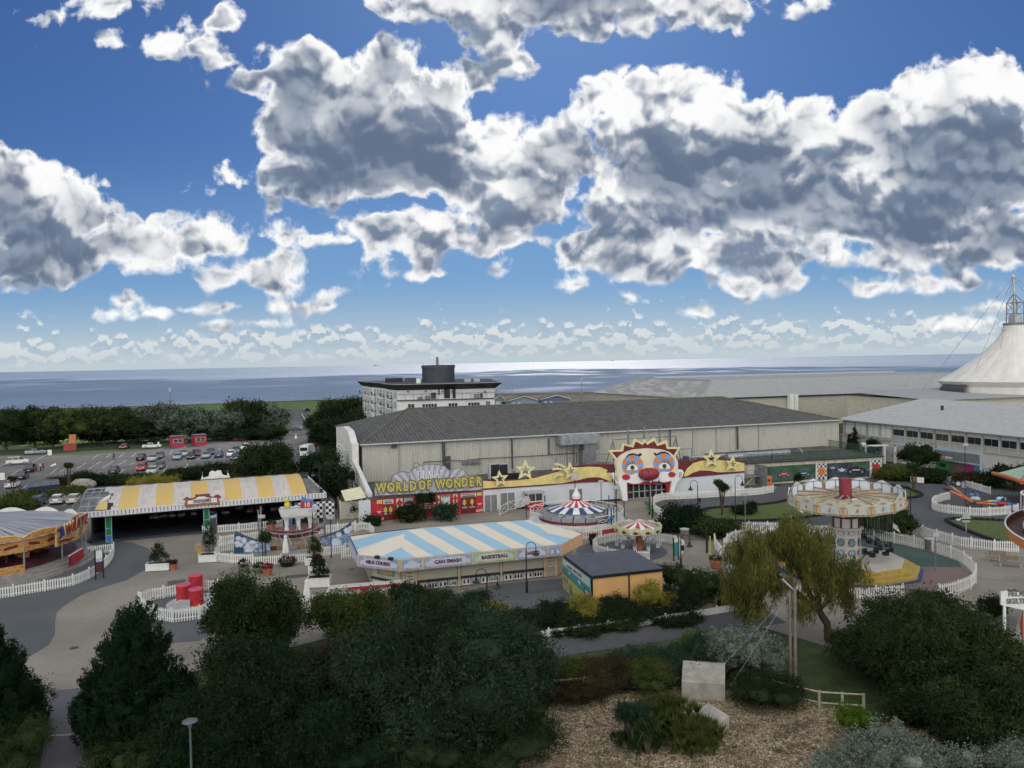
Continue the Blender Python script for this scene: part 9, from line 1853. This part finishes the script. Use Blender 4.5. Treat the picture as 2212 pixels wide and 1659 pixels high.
# fringe of shrubs under the tall trees
for i,(lab,u,v,w_,h_,lv) in enumerate((('dark shrub mass under the big round tree, left',800,1640,6,2.6,LEAFN),('dark shrub mass under the big round tree, right',1080,1640,6,2.4,LEAFD),('dark undergrowth below the grey-leaved tree',640,1600,6,2.4,LEAFN),('dark shrub below the hedge line in the bottom centre',930,1655,6,2.6,LEAFD),('dark shrub at the bottom left centre',480,1640,5,2.0,LEAFN),('shrub between the willow trunk and the big bush',1860,1440,4,2.2,LEAFM),('dark shrub at the foot of the bottom right tree',2040,1560,6,2.4,LEAFN))): bush('shrub', lab, P(u,v), w_, h_, lv, 14000, .12, 300+i, spread=.2, nb=7)
# pampas and spiky plants on the gravel
def clump(name, label, u, v, w_, h_, leaf, n, size, seed, asp=.05, cat='plant'):
    p = P(u, v); r = thing(name, label, cat, p); objm('leaves', fol_mesh('leaves', [(0,0,h_*.3,w_*.5,w_*.45,h_*.35)], n, size, seed, leaf, .2, mode='blade', core=False, asp=asp, per=60, shell=.0), r)
clump('pampas_grass', 'big tussock of arching yellow-green grass on the gravel', 1440,1580,3.8,2.4,LEAFO,9000,.95,1); clump('pampas_grass', 'drooping grass tussock at the right of the plant group', 1500,1610,3.2,1.7,LEAFO,7000,.9,2); clump('flax_clump', 'spiky green flax at the front of the plant group', 1400,1615,2.2,1.3,LEAFM,1500,.9,3,.06); clump('grass_tuft', 'short green tuft at the left of the plant group', 1345,1610,1.5,.9,LEAFM,2200,.4,4)
palm('short cabbage palm at the left of the gravel plants', 1352,1600,1.9,1,1.2,LEAFB,21); palm('blue-green cabbage palm in front of the pampas', 1385,1608,1.6,1,1.3,LEAFB,22); palm('twin-headed cabbage palm at the front of the gravel plants', 1398,1628,1.4,2,1.0,LEAFM,23); clump('flax_clump', 'bright spiky flax near the second parasol', 698,1318,2.2,1.6,LEAFT,900,1.1,6,.07)
# grass tufts scattered thinly over the near lawn and gravel edge: uncountable ground cover
rg = np.random.default_rng(9); pts = []
for u in rg.uniform(1150,2300,900): pts.append(P(float(u), float(rg.uniform(1480,1680))))
N = len(pts)*14; base = np.repeat(np.array([(p.x,p.y,0) for p in pts]), 14, 0) + np.concatenate([rg.normal(size=(N,2))*.14, np.zeros((N,1))], 1)
an = rg.uniform(0,2*PI,N); hgt = rg.uniform(.05,.2,N); q = np.stack([base+np.stack([np.cos(an)*.02,np.sin(an)*.02,0*an],1), base-np.stack([np.cos(an)*.02,np.sin(an)*.02,0*an],1), base+np.stack([np.sin(an)*hgt*.5,np.cos(an)*hgt*.5,hgt],1)],1).reshape(-1,3)
me = bpy.data.meshes.new('low_weeds'); me.from_pydata(q.tolist(), [], np.arange(len(q)).reshape(-1,3).tolist()); me.materials.append(LEAFO); tag(objm('low_weeds', me), 'thin low weeds scattered over the gravel and bank', 'weeds', None, 'stuff')
# dark ground cover bed between the road fence and the kiosk, stones by the dodgems
for i,(lab,u,v,s_) in enumerate((('large pale boulder behind the torn canopy, left',168,1058,1.0),('pale boulder right of the large one',180,1054,1.2))):
    p = P(u,v); m = MB(); m.ell((0,0,.5*s_),(1.9*s_,1.1*s_,.9*s_),12,0,.12,i+3); tag(m.build('boulder', CONC, None, p), lab, 'boulder')

for i,(u,lab) in enumerate(((-20,'at the far left'),(45,'behind the white crossover'),(110,'left of the silver coupe'),(200,'right of the orange hoarding'),(250,'behind the walking person'),(300,'behind the maroon car'),(345,'left of the red kiosks'),(440,'right of the red kiosks'),(490,'behind the bright red hatchback'),(545,'by the far corner'),(590,'at the sea road turning'))):
    c = PY(u, 900, 222); bush('shrub', 'dark shrubs below the car park trees, '+lab, (c.x,222,0), 9.5, 3.4, LEAFN if i % 2 else LEAFD, 3500, .5, 500+i, spread=.5, nb=6)
